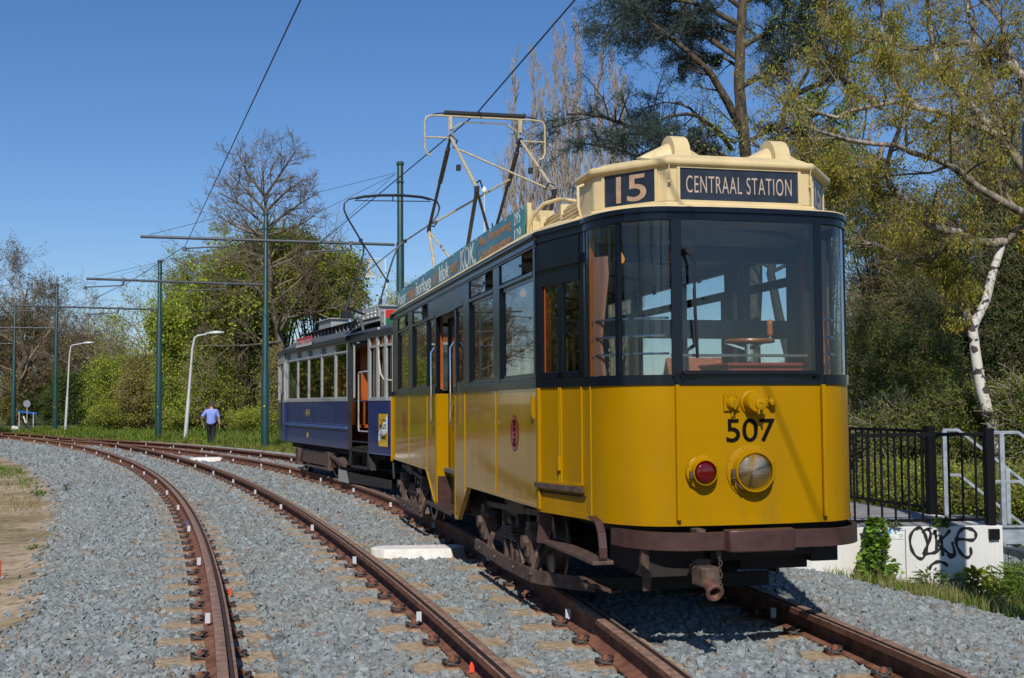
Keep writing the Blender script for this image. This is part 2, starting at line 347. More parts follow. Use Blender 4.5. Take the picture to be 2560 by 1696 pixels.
# ---- rails
m_rail = mat('rail_rust', (.20, .088, .055), .75, spec=.2, var=.35, vscale=9, bump=.15, bscale=60, stretch=(1, 1, 1))
m_railtop = mat('rail_head', (.27, .165, .115), .6, spec=.18, metal=.0, var=.3, vscale=14)
m_groove = mat('rail_groove', (.05, .03, .024), .8)
m_tab = mat('white_tab', (.55, .56, .58), .5)
PROF = [(-.085, -.175), (.085, -.175), (.085, -.163), (.02, -.145), (.008, -.13), (.008, -.055), (.075, -.045), (.076, -.004), (.060, -.004), (.056, -.035), (.032, -.035), (.029, -.003), (.02, 0), (-.022, 0), (-.032, -.006), (-.033, -.04), (-.008, -.055), (-.008, -.13), (-.02, -.145), (-.085, -.163)]
def sweep(c, R, y0, y1, prof, inner, name, mats, matidx, step=.5):
    t0 = math.asin((y0-c[1])/R); t1 = math.asin((y1-c[1])/R); K = int(R*(t1-t0)/step)+2; P = []
    for i in range(K):
        t = t0+(t1-t0)*i/(K-1)
        P.append([(c[0]+(R+inner*px)*cos(t), c[1]+(R+inner*px)*sin(t), pz) for px, pz in prof])
    b = MB(); n = len(prof); vs = [p for r in P for p in r]
    for k in range(n):
        b.mi = matidx(k); 
        b.f += [(i*n+k, i*n+(k+1) % n, (i+1)*n+(k+1) % n, (i+1)*n+k) for i in range(K-1)]; b.m += [b.mi]*(K-1)
    b.v = vs
    b.f += [tuple(range(n)), tuple((K-1)*n+k for k in range(n))]; b.m += [0, 0]
    return b.build(name, mats, smooth=True)
tabm = MB(); tabm.box((-.058, 0, -.095), (.036, .018, .072), ry=0)
tab_mesh = None
def rail(c, R, inner, y0, y1, label, tabs, off=0):
    global tab_mesh
    o = sweep(c, R, y0, y1, PROF, inner, 'rail', [m_rail, m_railtop, m_groove], lambda k: 1 if k in (7, 11, 12, 13) else (2 if k in (8, 9, 10) else 0))
    tag(o, label, 'rail')
    if not tabs: return
    s = off
    t = math.asin((max(y0, 5.5)-c[1])/R); t1 = math.asin((y1-c[1])/R)
    n = 0
    while t < t1:
        y = c[1]+R*sin(t)
        if tab_mesh is None:
            q = tabm.build('marker_tab', m_tab); tab_mesh = q.data
        else: q = bpy.data.objects.new('marker_tab', tab_mesh); COL.objects.link(q)
        q.parent = o; rr_ = R-(.028 if inner < 0 else 0); q.location = (c[0]+rr_*cos(t), c[1]+rr_*sin(t), 0); q.rotation_euler = (0, 0, t)
        n += 1; t += SPC*5*(1+.02*sin(n*3.1))/R
rail(C1, RP, 1, 3, 75, 'rusty inner rail of the left curved track, nearest the sandy verge', 1)
rail(C1, RQ, -1, 3, 75, 'rusty outer rail of the left curved track, beside the white painted block', 1)
rail(C2, RA, 1, 3, 54.5, 'rusty rail running under the left wheels of the yellow tram', 1)
rail(C2, RS, -1, 3, 54.5, 'rusty rail of the tram track on the platform side, beside the concrete kerb', 1)
# ---- sleepers with their clips
m_slp = mat('sleeper_concrete', (.38, .28, .175), .9, var=.3, vscale=22, bump=.5, bscale=60)
m_clip = mat('clip_iron', (.045, .035, .032), .6, var=.5, vscale=30)
m_boltrust = mat('clip_bolt_rust', (.25, .09, .04), .8)
def clip_mesh():
    b = MB(); b.mi = 0
    b.tube([(-.03, -.055, .0), (.03, -.055, .012), (.055, -.03, .022), (.055, .03, .022), (.03, .055, .012), (-.03, .055, 0)], .0105, 6)
    b.tube([(.055, -.055, -.004), (-.02, -.045, .034), (-.045, 0, .036), (-.02, .045, .034), (.055, .055, -.004)], .010, 6)
    b.mi = 1; b.cyl((0, 0, -.02), (0, 0, .05), .015, 8); b.cyl((0, 0, .02), (0, 0, .036), .026, 6); b.box((0, 0, -.012), (.12, .13, .018))
    o = b.build('rail_clip', [m_clip, m_boltrust], smooth=True); me = o.data; bpy.data.objects.remove(o); return me
CLIP = clip_mesh()
sm = MB(); P_ = [(-1.2, -.23), (-1.13, -.175), (-.42, -.172), (-.34, -.235), (.34, -.235), (.42, -.172), (1.13, -.175), (1.2, -.23), (1.2, -.36), (-1.2, -.36)]; sm.prism(P_, lambda a, c, d: (a, d, c), -.125, .125); _o = sm.build('sleeper', m_slp); SLEEP = _o.data; bpy.data.objects.remove(_o)
def sleepers(c, Rm, y0, y1, label, group):
    k0 = math.ceil(math.asin((y0-c[1])/Rm)*Rm/SPC); k1 = int(math.asin((y1-c[1])/Rm)*Rm/SPC)
    for k in range(k0, k1):
        t = k*SPC/Rm; o = bpy.data.objects.new('sleeper', SLEEP); COL.objects.link(o)
        o.location = (c[0]+Rm*cos(t), c[1]+Rm*sin(t), 0); o.rotation_euler = (0, 0, t)
        tag(o, label, 'sleeper', group)
        D = c[1]+Rm*sin(t)
        if D > 40: continue
        for sx in (-.7525, .7525):
            for s in (-1, 1):
                q = bpy.data.objects.new('rail_clip', CLIP); COL.objects.link(q); q.parent = o
                q.location = (sx+s*.115, 0, -.163); q.rotation_euler = (0, 0, 0 if s > 0 else pi)
sleepers(C1, 175.52, 4.5, 60, 'concrete sleeper bedded in ballast under the left curved track', 'sleepers of the left track')
sleepers(C2, 92.8, 4.5, 44, 'concrete sleeper bedded in ballast under the tram track', 'sleepers of the tram track')
# ---- check block of the switch, white fouling blocks, kerb
m_wpaint = mat('white_block_paint', (.74, .72, .67), .75, var=.06, vscale=14, bump=.3, bscale=40, grime=(.6, (.4, .27, .16), -1, 1, 9, (1, 1, 1)))
def block(p0, p1, w, h, label):
    p0 = Vector(p0); p1 = Vector(p1); L_ = (p1-p0).length; a = atan2((p1-p0).y, (p1-p0).x)
    b = MB(); hx = L_/2; e = min(.28, hx*.3)
    top = [(-hx+e, -w/2), (hx-e, -w/2), (hx, 0.02), (hx-e*.6, w/2), (-hx+e*.6, w/2), (-hx, 0.02)]
    bot = [(x*1.03, y*1.15) for x, y in top]
    n = 6; b.add([(x, y, h) for x, y in top]+[(x*1.0+ (0), y*1.2, -.12) for x, y in bot], [tuple(range(n))]+[(i, (i+1) % n, (i+1) % n+n, i+n) for i in range(n)])
    o = b.build('painted_block', m_wpaint, bevel=.012, loc=((p0+p1)/2+Vector((0, 0, .03))), rz=a); tag(o, label, 'painted block', 'white painted clearance blocks')
block((-1.52, 12.68, -.19), (-.52, 12.76, -.19), .36, .075, 'large white painted concrete block with stained top between the two tracks beside the yellow tram')
block((-9.45, 34.65, -.19), (-8.4, 34.8, -.19), .5, .08, 'small far white painted block between the tracks before the blue tram')
m_conc = mat('pale_concrete', (.42, .41, .38), .85, var=.2, vscale=6, bump=.2, bscale=50)
o = sweep(C2, RS+.75, 31, 50, [(-.06, -.3), (.06, -.3), (.06, -.05), (-.06, -.05)], 1, 'kerb', [m_conc], lambda k: 0)
tag(o, 'pale concrete kerb along the far side of the tram track by the lamp posts', 'kerb')

# ---- sandy verge on the left with a few weeds, as a sheet of its own
def verge():
    P = []
    for y in np.concatenate([np.arange(0, 30, .5), np.arange(30, 50, 1.)]):
        xr = arc(C1, RP-lw(y)+.35, y); xs = np.linspace(xr-14-.5*y, xr, 70)
        P.append([(x, y, z) for x, z in zip(xs, Hgt(xs, np.full(70, y))-.004)])
    b = MB(); b.grid(P)
    m = bpy.data.materials.new('sand'); m.use_nodes = True; t = m.node_tree; N = t.nodes; L = t.links; bs = N['Principled BSDF']; bs.inputs['Roughness'].default_value = .95
    tc = N.new('ShaderNodeTexCoord'); n1 = N.new('ShaderNodeTexNoise'); n1.inputs['Scale'].default_value = .55; n1.inputs['Detail'].default_value = 8; L.new(tc.outputs['Object'], n1.inputs[0])
    r1 = N.new('ShaderNodeValToRGB'); L.new(n1.outputs[0], r1.inputs[0]); e = r1.color_ramp.elements; e[0].position = .40; e[0].color = (.26, .20, .10, 1); e[1].position = .54; e[1].color = (.46, .35, .23, 1)
    n2 = N.new('ShaderNodeTexNoise'); n2.inputs['Scale'].default_value = 9; n2.inputs['Detail'].default_value = 8; L.new(tc.outputs['Object'], n2.inputs[0])
    r2 = N.new('ShaderNodeValToRGB'); L.new(n2.outputs[0], r2.inputs[0]); e = r2.color_ramp.elements; e[0].position = .36; e[0].color = (.6, .55, .5, 1); e[1].position = .56; e[1].color = (1, 1, 1, 1)
    mu = N.new('ShaderNodeMixRGB'); mu.blend_type = 'MULTIPLY'; mu.inputs[0].default_value = 1; L.new(r1.outputs[0], mu.inputs[1]); L.new(r2.outputs[0], mu.inputs[2]); L.new(mu.outputs[0], bs.inputs['Base Color'])
    n3 = N.new('ShaderNodeTexNoise'); n3.inputs['Scale'].default_value = 5; n3.inputs['Detail'].default_value = 10; L.new(tc.outputs['Object'], n3.inputs[0])
    bp = N.new('ShaderNodeBump'); bp.inputs['Strength'].default_value = .9; bp.inputs['Distance'].default_value = .06; L.new(n3.outputs[0], bp.inputs['Height']); L.new(bp.outputs[0], bs.inputs['Normal'])
    tag(b.build('sandy_verge', m, smooth=True), kind='structure')
verge()
# ================================================================== YELLOW TRAM
m_yel = mat('yellow_paint', (.375, .195, .0), .32, coat=.10, spec=.08, bump=.05, bscale=2.2, var=.05, vscale=2, grime=(.30, (.10, .065, .02), 1.5, .66, 5, (1, 1, .25)))
m_yelside = mat('yellow_paint_glossy', (.42, .225, .0), .14, coat=.5, spec=.12, bump=.05, bscale=4, var=.09, vscale=3, stretch=(1, 1, .3))
m_blk = mat('blueblack_paint', (.005, .008, .015), .2, coat=.1, bump=.01, bscale=12, spec=.28)
m_crm = mat('cream_paint', (.66, .52, .27), .5, coat=.12, bump=.06, bscale=20, var=.06, vscale=5, grime=(.35, (.22, .17, .10), 2.6, 3.1, 7, (1, 1, .35)))
m_crmroof = mat('cream_roof_canvas', (.62, .50, .29), .7, var=.14, vscale=4, bump=.15, bscale=30, grime=(.45, (.2, .16, .11), 2.6, 2.9, 4, (1, .5, 1)))
m_brn = mat('brown_paint', (.062, .029, .025), .42, var=.2, vscale=12, bump=.05, bscale=40)
m_und = mat('underframe_iron', (.10, .062, .048), .6, var=.4, vscale=16, bump=.2, bscale=60)
m_dark = mat('underframe_dark', (.018, .015, .014), .8)
m_wood = mat('varnished_wood', (.42, .10, .02), .3, coat=.5, var=.35, vscale=7, stretch=(1, 1, .15))
m_wheelwood = mat('wheel_wood', (.40, .13, .03), .25, coat=.6, var=.3, vscale=20)
m_chrome = mat('polished_steel', (.75, .75, .76), .12, metal=1)
m_brass = mat('brass', (.6, .38, .1), .3, metal=1)
m_ceil = mat('ceiling_paint', (.72, .72, .68), .6)
m_int = mat('interior_grey', (.12, .12, .12), .6)
m_curt = mat('curtain_cloth', (.55, .26, .19), .9, trans=.3)
m_red = mat('red_box_paint', (.28, .03, .025), .4, coat=.3)
m_teal = mat('teal_board', (.012, .15, .135), .38, coat=.3, var=.35, vscale=5, stretch=(1, .5, 1))
m_white = mat('sign_white', (.72, .76, .73), .6)
m_orange = mat('sign_orange', (.60, .25, .06), .6, var=.35, vscale=20)
m_blind = mat('blind_black', (.012, .018, .032), .5, var=.4, vscale=10)
m_blindtx = mat('blind_lettering', (.50, .39, .30), .7, var=.12, vscale=30)
m_blindtan = mat('blind_tan', (.44, .29, .175), .7, var=.15, vscale=20)
m_numblk = mat('number_black', (.004, .004, .004), .8, spec=.1)
m_lens = mat('reflector', (.80, .82, .84), .3, metal=.0, bump=.03, bscale=14)
m_redlens = mat('red_lens', (.10, .0, .001), .1, coat=.4)
m_panto = mat('panto_cream', (.46, .39, .25), .5, var=.15, vscale=14)
m_pantod = mat('panto_dark', (.11, .09, .07), .5, metal=.3, var=.3, vscale=20)
m_black = mat('black_iron', (.012, .012, .014), .5)
GL = glass_mat(); GLD = glass_mat('side_glass', (.62, .64, .6), 1.5, 1.15)
AZ = radians(13.36); TD = Vector((-sin(AZ), cos(AZ), 0)); TN = Vector((cos(AZ), sin(AZ), 0))
TO = Vector((0.18, 13.44, 0))+TN*-.04+TD*-.77
ty = thing('tram', 'yellow vintage tram number 507 with cream roof and a CENTRAAL STATION blind', 'tram', TO, AZ)
W = 1.08; YM = 3.95; YF = 5.25
def ell(cx, cy, a, b, n, y_sign=-1, s=1):
    """quarter from the side (s*(cx+a), y) to the front"""
    return [(s*(cx+a*cos(t)), y_sign*(cy+b*sin(t))) for t in np.linspace(0, pi/2, n)]
def half(off=0., n=10, sgn=-1, s=-1, bow=.03):
    """plan contour from the side seam to the middle of the front; s=-1 left side, sgn=-1 near end"""
    p = [(s*(W+off), sgn*(YM))]
    p += ell(.5, 4.6, .42+off, .62+off, n, sgn, s)
    p += [(s*.25, sgn*(YF-.03+bow*.8+off)), (0, sgn*(YF-.03+bow+off))]
    return p
def front(off=0., n=10, sgn=-1):
    a = half(off, n, sgn, -1); b = half(off, n, sgn, 1)[::-1][1:]
    return a+b
Lx = lambda a, b, d: (d, a, b)          # profile in (y, z) extruded along x
def both(fn):
    for s in (-1, 1): fn(s)
# ---- lower yellow sides
def low_side(s):
    b = MB(); xo = s*W; xi = s*(W-.035)
    zt = 1.55
    if s < 0:
        A = [(-YM, .68), (-1.36, .66), (-.86, .31), (-.66, .30), (-.66, zt), (-YM, zt)]
        B = [(.44, zt), (.44, .36), (.52, .36), (1.1, .69), (YM, .69), (YM, zt)]
        b.prism(A, Lx, xo, xi); b.prism(B, Lx, xo, xi)
    else:
        b.prism([(-YM, .68), (YM, .68), (YM, zt), (-YM, zt)], Lx, xo, xi)
    # vertical cover strips and rims
    for y in ((-2.56, -1.2, 1.04, 2.44) if s < 0 else (-2.6, -1.3, 0, 1.3, 2.6)):
        z0 = .69 if (abs(y) > 1.4 or s > 0) else (.55 if y < 0 else .66)
        b.b2(xo, xo+s*.007, y-.014, y+.014, z0, zt)
    if s < 0:
        for p0, p1 in (((-YM, .68), (-1.36, .66)), ((-1.36, .66), (-.86, .31)), ((.52, .36), (1.1, .69)), ((1.1, .69), (YM, .69))):
            b.beam((xo-.004, p0[0], p0[1]+.014), (xo-.004, p1[0], p1[1]+.014), .012, .026)
    o = b.build('side_panel', m_yelside, ty, bevel=.002); return o
both(low_side)
for y0_, y1_, z0_, o_ in ((-YM-.06, -YM, .68, .012), (YM, YM+.05, .69, .012), (-.70, -.655, .31, .004), (.435, .475, .37, .004)): b = MB(); b.b2(-W-o_, -W+.01, y0_, y1_, z0_, 1.55); b.build('corner_strip', m_yel, ty, bevel=.003)
# long slim ventilator plate on the side
b = MB(); b.b2(-W-.014, -W, -3.86, -3.80, 1.33, 1.49); b.b2(-W-.02, -W-.01, -3.845, -3.815, 1.35, 1.47); b.build('tag_holder', m_yel, ty)
# ---- dash (front apron) near end and far end
for sg in (-1, 1):
    b = MB(); P = front(0, 14, sg)
    b.strip(P, .66, 1.55, .03 if sg > 0 else .03)
    Pr = front(.006, 14, sg); b.strip(Pr, .66, .695, .01)
    o = b.build('dash_panel', m_yel, ty, smooth=True)
    b = MB()
    for x in ((-.505, .505) if sg < 0 else ()):
        b.b2(x-.012, x+.012, -YF-.012, -YF+.01, .70, 1.55)
    if sg < 0:
        # seams of folding doors on the tapered side
        for s in (-1, 1):
            p0 = Vector((s*W, -YM)); p1 = Vector((s*.92, -4.6)); d = (p1-p0); nn = Vector((s, 0)) 
            for t, z0 in ((.07, .88), (.49, .88), (.53, .88), (.95, .88)):
                q = p0+d*t; b.beam((q.x+s*.004, q.y, z0), (q.x+s*.004, q.y, 1.55), .014, .02)
            q = p0+d*.07; q2 = p0+d*.95; b.beam((q.x+s*.006, q.y, .875), (q2.x+s*.006, q2.y, .885), .012, .02)
            q = p0+d*1.12; b.beam((s*.915, -4.72, .68), (s*.915, -4.72, 1.55), .012, .018)
            b.box((p0.x+d.x*.51+s*.018, p0.y+d.y*.51, 1.02), (.02, .05, .10))
    if b.v: b.build('panel_mouldings', m_yel, ty, bevel=.002)
# door threshold bar
b = MB(); b.beam((-W-.02, -YM-.02, .855), (-.945, -4.62, .855), .03, .035); b.build('threshold_bar', m_und, ty)
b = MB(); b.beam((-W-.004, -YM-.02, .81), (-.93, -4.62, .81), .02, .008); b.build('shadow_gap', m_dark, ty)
# ---- black belt
for sg in (-1, 1):
    b = MB(); b.strip(front(.010, 14, sg), 1.55, 1.615, .05); b.build('belt_rail', m_blk, ty, smooth=True)
b = MB()
for s in (-1, 1):
    for y0, y1 in (((-YM, -.64), (.44, YM)) if s < 0 else ((-YM, YM),)): b.b2(s*(W+.010), s*(W-.04), y0, y1, 1.55, 1.615)
b.build('belt_rail', m_blk, ty, bevel=.003)
# ---- side window wall: posts, rails, sashes
left_win = [(-3.86, -2.77), (-2.49, -1.48), (-1.157, -.743), (.52, .972), (1.02, 2.08), (2.47, 3.385)]
right_win = [(-3.86, -2.77), (-2.49, -1.48), (-1.30, -.2), (0.05, 1.0), (1.15, 2.2), (2.47, 3.6)]
for s, wins in ((-1, left_win), (1, right_win)):
    b = MB(); xo = s*(W-.004); xi = s*(W-.05)
    edges = [-YM]+[v for w_ in wins for v in w_]+[YM]
    for i in range(0, len(edges), 2):
        y0, y1 = edges[i], edges[i+1]
        if s < 0 and y0 < 0 < y1: # the door opening
            b.b2(xo, xi, y0, -.66, 1.615, 2.60); b.b2(xo, xi, .44, y1, 1.615, 2.60); continue
        b.b2(xo, xi, y0, y1, 1.615, 2.60)
        b.b2(s*(W+.008), s*(W-.006), y0+.02, y1-.02, 1.615, 2.58)
    for y0, y1 in wins:
        b.b2(s*(W-.012), s*(W-.045), y0, y1, 2.375, 2.425)      # transom
        b.b2(s*(W+.010), s*(W-.012), y0-.01, y1+.01, 2.385, 2.412)
        b.b2(s*(W+.006), s*(W-.04), y0, y1, 1.615, 1.640)
    b.b2(s*(W+.004), s*(W-.05), -YM, YM, 2.585, 2.665)
    if s < 0: b.b2(s*(W+.0), s*(W-.04), -1.42, 1.0, 2.385, 2.585); b.b2(s*(W+.006), s*(W-.0), -.75, .52, 2.375, 2.40); 
    b.build('window_wall', m_blk, ty, bevel=.003)
    b = MB()
    b.b2(s*(W+.035), s*(W-.01), -YM-.02, YM+.02, 2.655, 2.675); b.b2(s*(W+.016), s*(W-.0), -YM, YM, 2.60, 2.635)
    b.build('gutter', m_blk, ty, bevel=.003)
    for i, (y0, y1) in enumerate(wins):
        f = MB(); xf = s*(W-.022)
        for a0, a1, c0, c1 in ((y0, y0+.022, 1.64, 2.375), (y1-.022, y1, 1.64, 2.375), (y0+.022, y1-.022, 1.64, 1.662), (y0+.022, y1-.022, 2.353, 2.375)): f.b2(xf-.009, xf+.009, a0, a1, c0, c1)
        fo = f.build('window_frame', m_blk, ty)
        g = MB(); g.b2(xf-.002, xf+.002, y0+.02, y1-.02, 1.66, 2.355); g.build('pane', GLD if s < 0 else GL, fo)
        if s > 0 or i in (0, 1, 4, 5):
            # hinged / sliding vent light: half open on the left side
            g = MB(); ya = y0+.34*(y1-y0) if s < 0 else y0; xv = s*(W-.006 if s < 0 else W-.03)
            g.b2(xv-.002, xv+.002, ya, y1, 2.43, 2.578); v = g.build('vent_light', GLD if s < 0 else GL, fo)
            g = MB(); g.b2(xv-.006, xv+.006, ya-.016, ya, 2.43, 2.58); g.cyl((xv+s*.004, ya+.03, 2.50), (xv+s*.018, ya+.03, 2.50), .012, 8); g.build('vent_stile', m_blk, fo)
# ---- end window zones
def end_windows(sg):
    ztop = 2.605
    b = MB()
    for s in (-1, 1):
        # post where saloon meets platform, door head board, corner posts
        b.strip([(s*(W), sg*(YM-.02)), (s*(W-.02), sg*(YM+.07))], 1.615, 2.60, .045*(s*-sg)*-1)
        p0 = Vector((s*W, sg*YM)); p1 = Vector((s*.92, sg*4.6)); d = p1-p0
        def q(t, off=0): v = p0+d*t; return (v.x-s*off, v.y)
        th = .035*(1 if s*sg > 0 else -1)
        for t0, t1, z0, z1 in ((.07, .12, 1.615, 2.28), (.46, .56, 1.615, 2.28), (.90, 1.0, 1.615, 2.60), (.05, .95, 2.28, 2.60), (.1, .95, 1.615, 1.66)):
            b.strip([q(t0), q(t1)], z0, z1, th)
        b.strip([q(.03, -.02), q(.95, -.02)], 2.40, 2.47, th*.8)
    E = ell(.5, 4.6, .42, .62, 25, sg, 1)
    cut = (13, 14, 15)
    for s in (-1, 1):
        pts = [(s*x, y) for x, y in E]; th = .03*(1 if s*sg > 0 else -1)
        b.strip([tuple(.6*a+.4*c for a, c in zip(pts[10], pts[11])), pts[11], tuple(.5*a+.5*c for a, c in zip(pts[11], pts[12]))], 1.615, ztop, th); b.strip(pts[0:2], 1.615, ztop, th)
        b.strip([(s*.525, sg*(YF-.02)), (s*.462, sg*(YF-.005))], 1.615, ztop, th*1.6)
    b.strip([(-.47, sg*(YF-.005)), (0, sg*(YF+.0)), (.47, sg*(YF-.005))], 1.615, 1.640, .03*(-1 if sg < 0 else 1))
    b.strip(front(.004, 14, sg), 2.605, 2.675, .04)
    b.strip(front(.018, 14, sg), 2.655, 2.69, .02)
    b.build('end_frame', m_blk, ty, bevel=.003)
    for s in (-1, 1):
        pts = [(s*x*.995, y*.998) for x, y in E]; th = .004*(1 if s*sg > 0 else -1)
        for sl_ in (slice(1, 12), slice(11, 25)):
            g = MB(); g.strip(pts[sl_], 1.615, ztop, th); g.build('corner_pane', GL, ty, smooth=True)
        if sg < 0:
            for t0, t1 in ((.12, .46), (.56, .90)):
                p0 = Vector((s*W, sg*YM)); p1 = Vector((s*.92, sg*4.6)); d = p1-p0; a = p0+d*t0; c = p0+d*t1
                g = MB(); g.strip([(a.x-s*.015, a.y), (c.x-s*.015, c.y)], 1.66, 2.28, th); g.build('door_pane', GLD, ty)
    g = MB(); g.strip([(-.46, sg*(YF-.012)), (0, sg*(YF-.008)), (.46, sg*(YF-.012))], 1.64, ztop, .004*(-1 if sg < 0 else 1)); g.build('windscreen', GL, ty)
end_windows(-1); end_windows(1)
# hand rails across the corner panes
for s in (-1, 1):
    b = MB()
    for z in (1.755, 1.87, 1.985):
        b.tube([(s*(x*.955), y*.98, z) for x, y in ell(.5, 4.6, .42, .62, 25, -1, 1)[1:24]], .0085, 6)
    b.build('window_bars', m_chrome, ty, smooth=True)
# wiper
b = MB(); b.cyl((-.43, -5.27, 2.40), (-.43, -5.31, 2.40), .025, 10); b.tube([(-.43, -5.30, 2.40), (-.40, -5.305, 2.33), (-.395, -5.29, 1.98)], .009, 6); b.beam((-.395, -5.285, 2.16), (-.375, -5.275, 1.72), .014, .02); b.build('wiper', m_black, ty)
# ---- roof
def roof():
    cont = []
    a = front(.014, 12, -1)                  # left -> right at the near end
    c = front(.014, 12, 1)[::-1]             # right -> left at the far end
    full = a+[(W+.03, y) for y in np.linspace(-3.2, 3.2, 7)]+c+[(-W-.03, y) for y in np.linspace(3.2, -3.2, 7)]
    P = []
    for k, dz in ((1.0, .012), (1.0, .022), (.985, .032), (.955, .060), (.88, .11), (.78, .155), (.62, .205), (.42, .24), (.2, .258), (.02, .265)):
        P.append([(x*k, max(-3.9, min(3.9, y))+(y-max(-3.9, min(3.9, y)))*k, 2.675+min(dz, .024)+max(0, dz-.024)*(.24+.76*float(np.clip((4.35-abs(max(-3.9, min(3.9, y))+(y-max(-3.9, min(3.9, y)))*k))/.7, 0, 1)))) for x, y in full])
    b = MB(); b.grid(P, closed_u=True)
    b.build('roof', m_crmroof, ty, smooth='all')
    b = MB(); Q = [[(x*.97, max(-3.9, min(3.9, y))+(y-max(-3.9, min(3.9, y)))*.97, 2.655) for x, y in full]]+[[(x*k, max(-3.9, min(3.9, y))+(y-max(-3.9, min(3.9, y)))*k, 2.64+dz) for x, y in full] for k, dz in ((.9, .05), (.6, .14), (.3, .18), (.02, .2))]
    b.grid(Q, closed_u=True); b.build('ceiling', m_ceil, ty, smooth='all')
roof()
# ---- destination box
BX = [(-.86, -4.30), (-.86, -4.66), (-.5, -5.13), (.5, -5.13), (.86, -4.66), (.86, -4.30)]
def off_poly(P, o): return [(x*(1+o/.86), y-(o if y < -4.5 else 0)) for x, y in P]
b = MB(); 
b.prism(off_poly(BX, .03), lambda a, c, d: (a, c, d), 2.695, 2.735)
b.prism(BX, lambda a, c, d: (a, c, d), 2.735, 2.99)
b.build('destination_box', m_crm, ty, bevel=.012)
b = MB(); b.prism(off_poly(BX, .035), lambda a, c, d: (a, c, d), 2.975, 3.025); b.grid([[(x*k, -4.6+(y+4.6)*k, z) for x, y in BX+[(-.86, -4.30)]] for k, z in ((1, 3.025), (.9, 3.06), (.7, 3.085), (.3, 3.10), (.02, 3.10))])
b.build('box_lid', m_crm, ty, bevel=.02, seg=3)
def blind(c, t, w_, h, txt, size, name, sx, bold=.0, sp=1., dy=0, mrr=False):
    t = Vector(t).normalized(); nrm = Vector((t.y, -t.x, 0)); c = Vector(c)
    b = MB(); up = Vector((0, 0, 1))
    for d0, d1, z0, z1 in ((-w_/2-.02, -w_/2, -h/2-.02, h/2+.02), (w_/2, w_/2+.02, -h/2-.02, h/2+.02), (-w_/2, w_/2, -h/2-.02, -h/2), (-w_/2, w_/2, h/2, h/2+.02)):
        vs = [c+t*a+up*z+nrm*o for o in (-.004, .012) for a, z in ((d0, z0), (d1, z0), (d1, z1), (d0, z1))]
        b.add(vs, [(0, 1, 2, 3), (7, 6, 5, 4), (0, 4, 5, 1), (1, 5, 6, 2), (2, 6, 7, 3), (3, 7, 4, 0)])
    fr = b.build('blind_frame', m_crm, ty)
    b = MB(); b.add([c+t*a+up*z+nrm*.002 for a, z in ((-w_/2, -h/2), (w_/2, -h/2), (w_/2, h/2), (-w_/2, h/2))], [(0, 1, 2, 3)]); bl = b.build('blind', m_blind, fr)
    if txt == '15':
        for ch_, dx, ww in (('1', -.088, .038), ('5', .055, .15)): fit(text('lettering', ch_, size, basis(c+nrm*.004+t*dx, t, up), m_blindtan, bl, bold=.002), ww, size)
    else: fit(text('lettering', txt, size, basis(c+nrm*.004+up*dy, t, up), m_blindtx, bl, bold=bold, spacing=sp), sx, size)
    b = MB(); b.add([c+t*a+up*z+nrm*.009 for a, z in ((-w_/2, -h/2), (w_/2, -h/2), (w_/2, h/2), (-w_/2, h/2))], [(0, 1, 2, 3)]); b.build('blind_glass', glass_mat('clear_glass', (.97, .97, .97), 1.3, .5), fr)
blind((-.005, -5.13, 2.857), (1, 0, 0), .835, .21, 'CENTRAAL STATION', .112, 'main', .745, -.0006, 1.12, 0)
tL = Vector((.36, -.47, 0)); blind((-.68, -4.895, 2.857), tL, .40, .215, '15', .178, 'num', .27, .004, 1.1)
tR = Vector((.36, .47, 0)); blind((.68, -4.895, 2.857), tR, .40, .215, '15', .178, 'num', .27, .004, 1.1)
# spring clips on the front of the box
for x in (-.50, .50):
    b = MB(); b.tube([(x, -5.145, 2.93), (x, -5.15, 2.97), (x+.005, -5.16, 3.0)], .004, 6); b.cyl((x, -5.15, 2.885), (x, -5.15, 2.935), .009, 8); b.cyl((x, -5.148, 2.86), (x, -5.148, 2.88), .012, 8); b.build('spring_clip', m_crm, ty)
# the two cap ventilators
for x in (-.36, .36):
    b = MB(); P = []
    for k in range(13):
        t = k/12; xx = -.26+.52*t; r_ = .125*(1-abs(2*t-1))**1.0+.003
        P.append([(x+xx, -4.86+r_*1.0*cos(a), 3.068+r_*1.05*sin(a)) for a in np.linspace(0, pi, 9)])
    b.grid(P); v = b.build('cap_vent', m_crm, ty, smooth='all')
    b = MB(); P = []
    for xx, rr in ((-.058, .10), (-.055, .150), (.055, .150), (.058, .10)):
        P.append([(x+.01+xx, -4.86+rr*1.05*cos(a), 3.06+rr*1.12*sin(a)) for a in np.linspace(0, pi, 15)])
    b.grid(P); b.build('vent_band', m_crm, v, smooth=True)
# little hand grips at the box corners
for s in (-1, 1):
    b = MB(); b.tube([(s*.87, -4.50, 2.95), (s*.92, -4.5, 2.93), (s*.92, -4.5, 2.80), (s*.90, -4.5, 2.72), (s*.96, -4.45, 2.70)], .012, 8); b.build('box_grip', m_crm, ty, smooth=True)
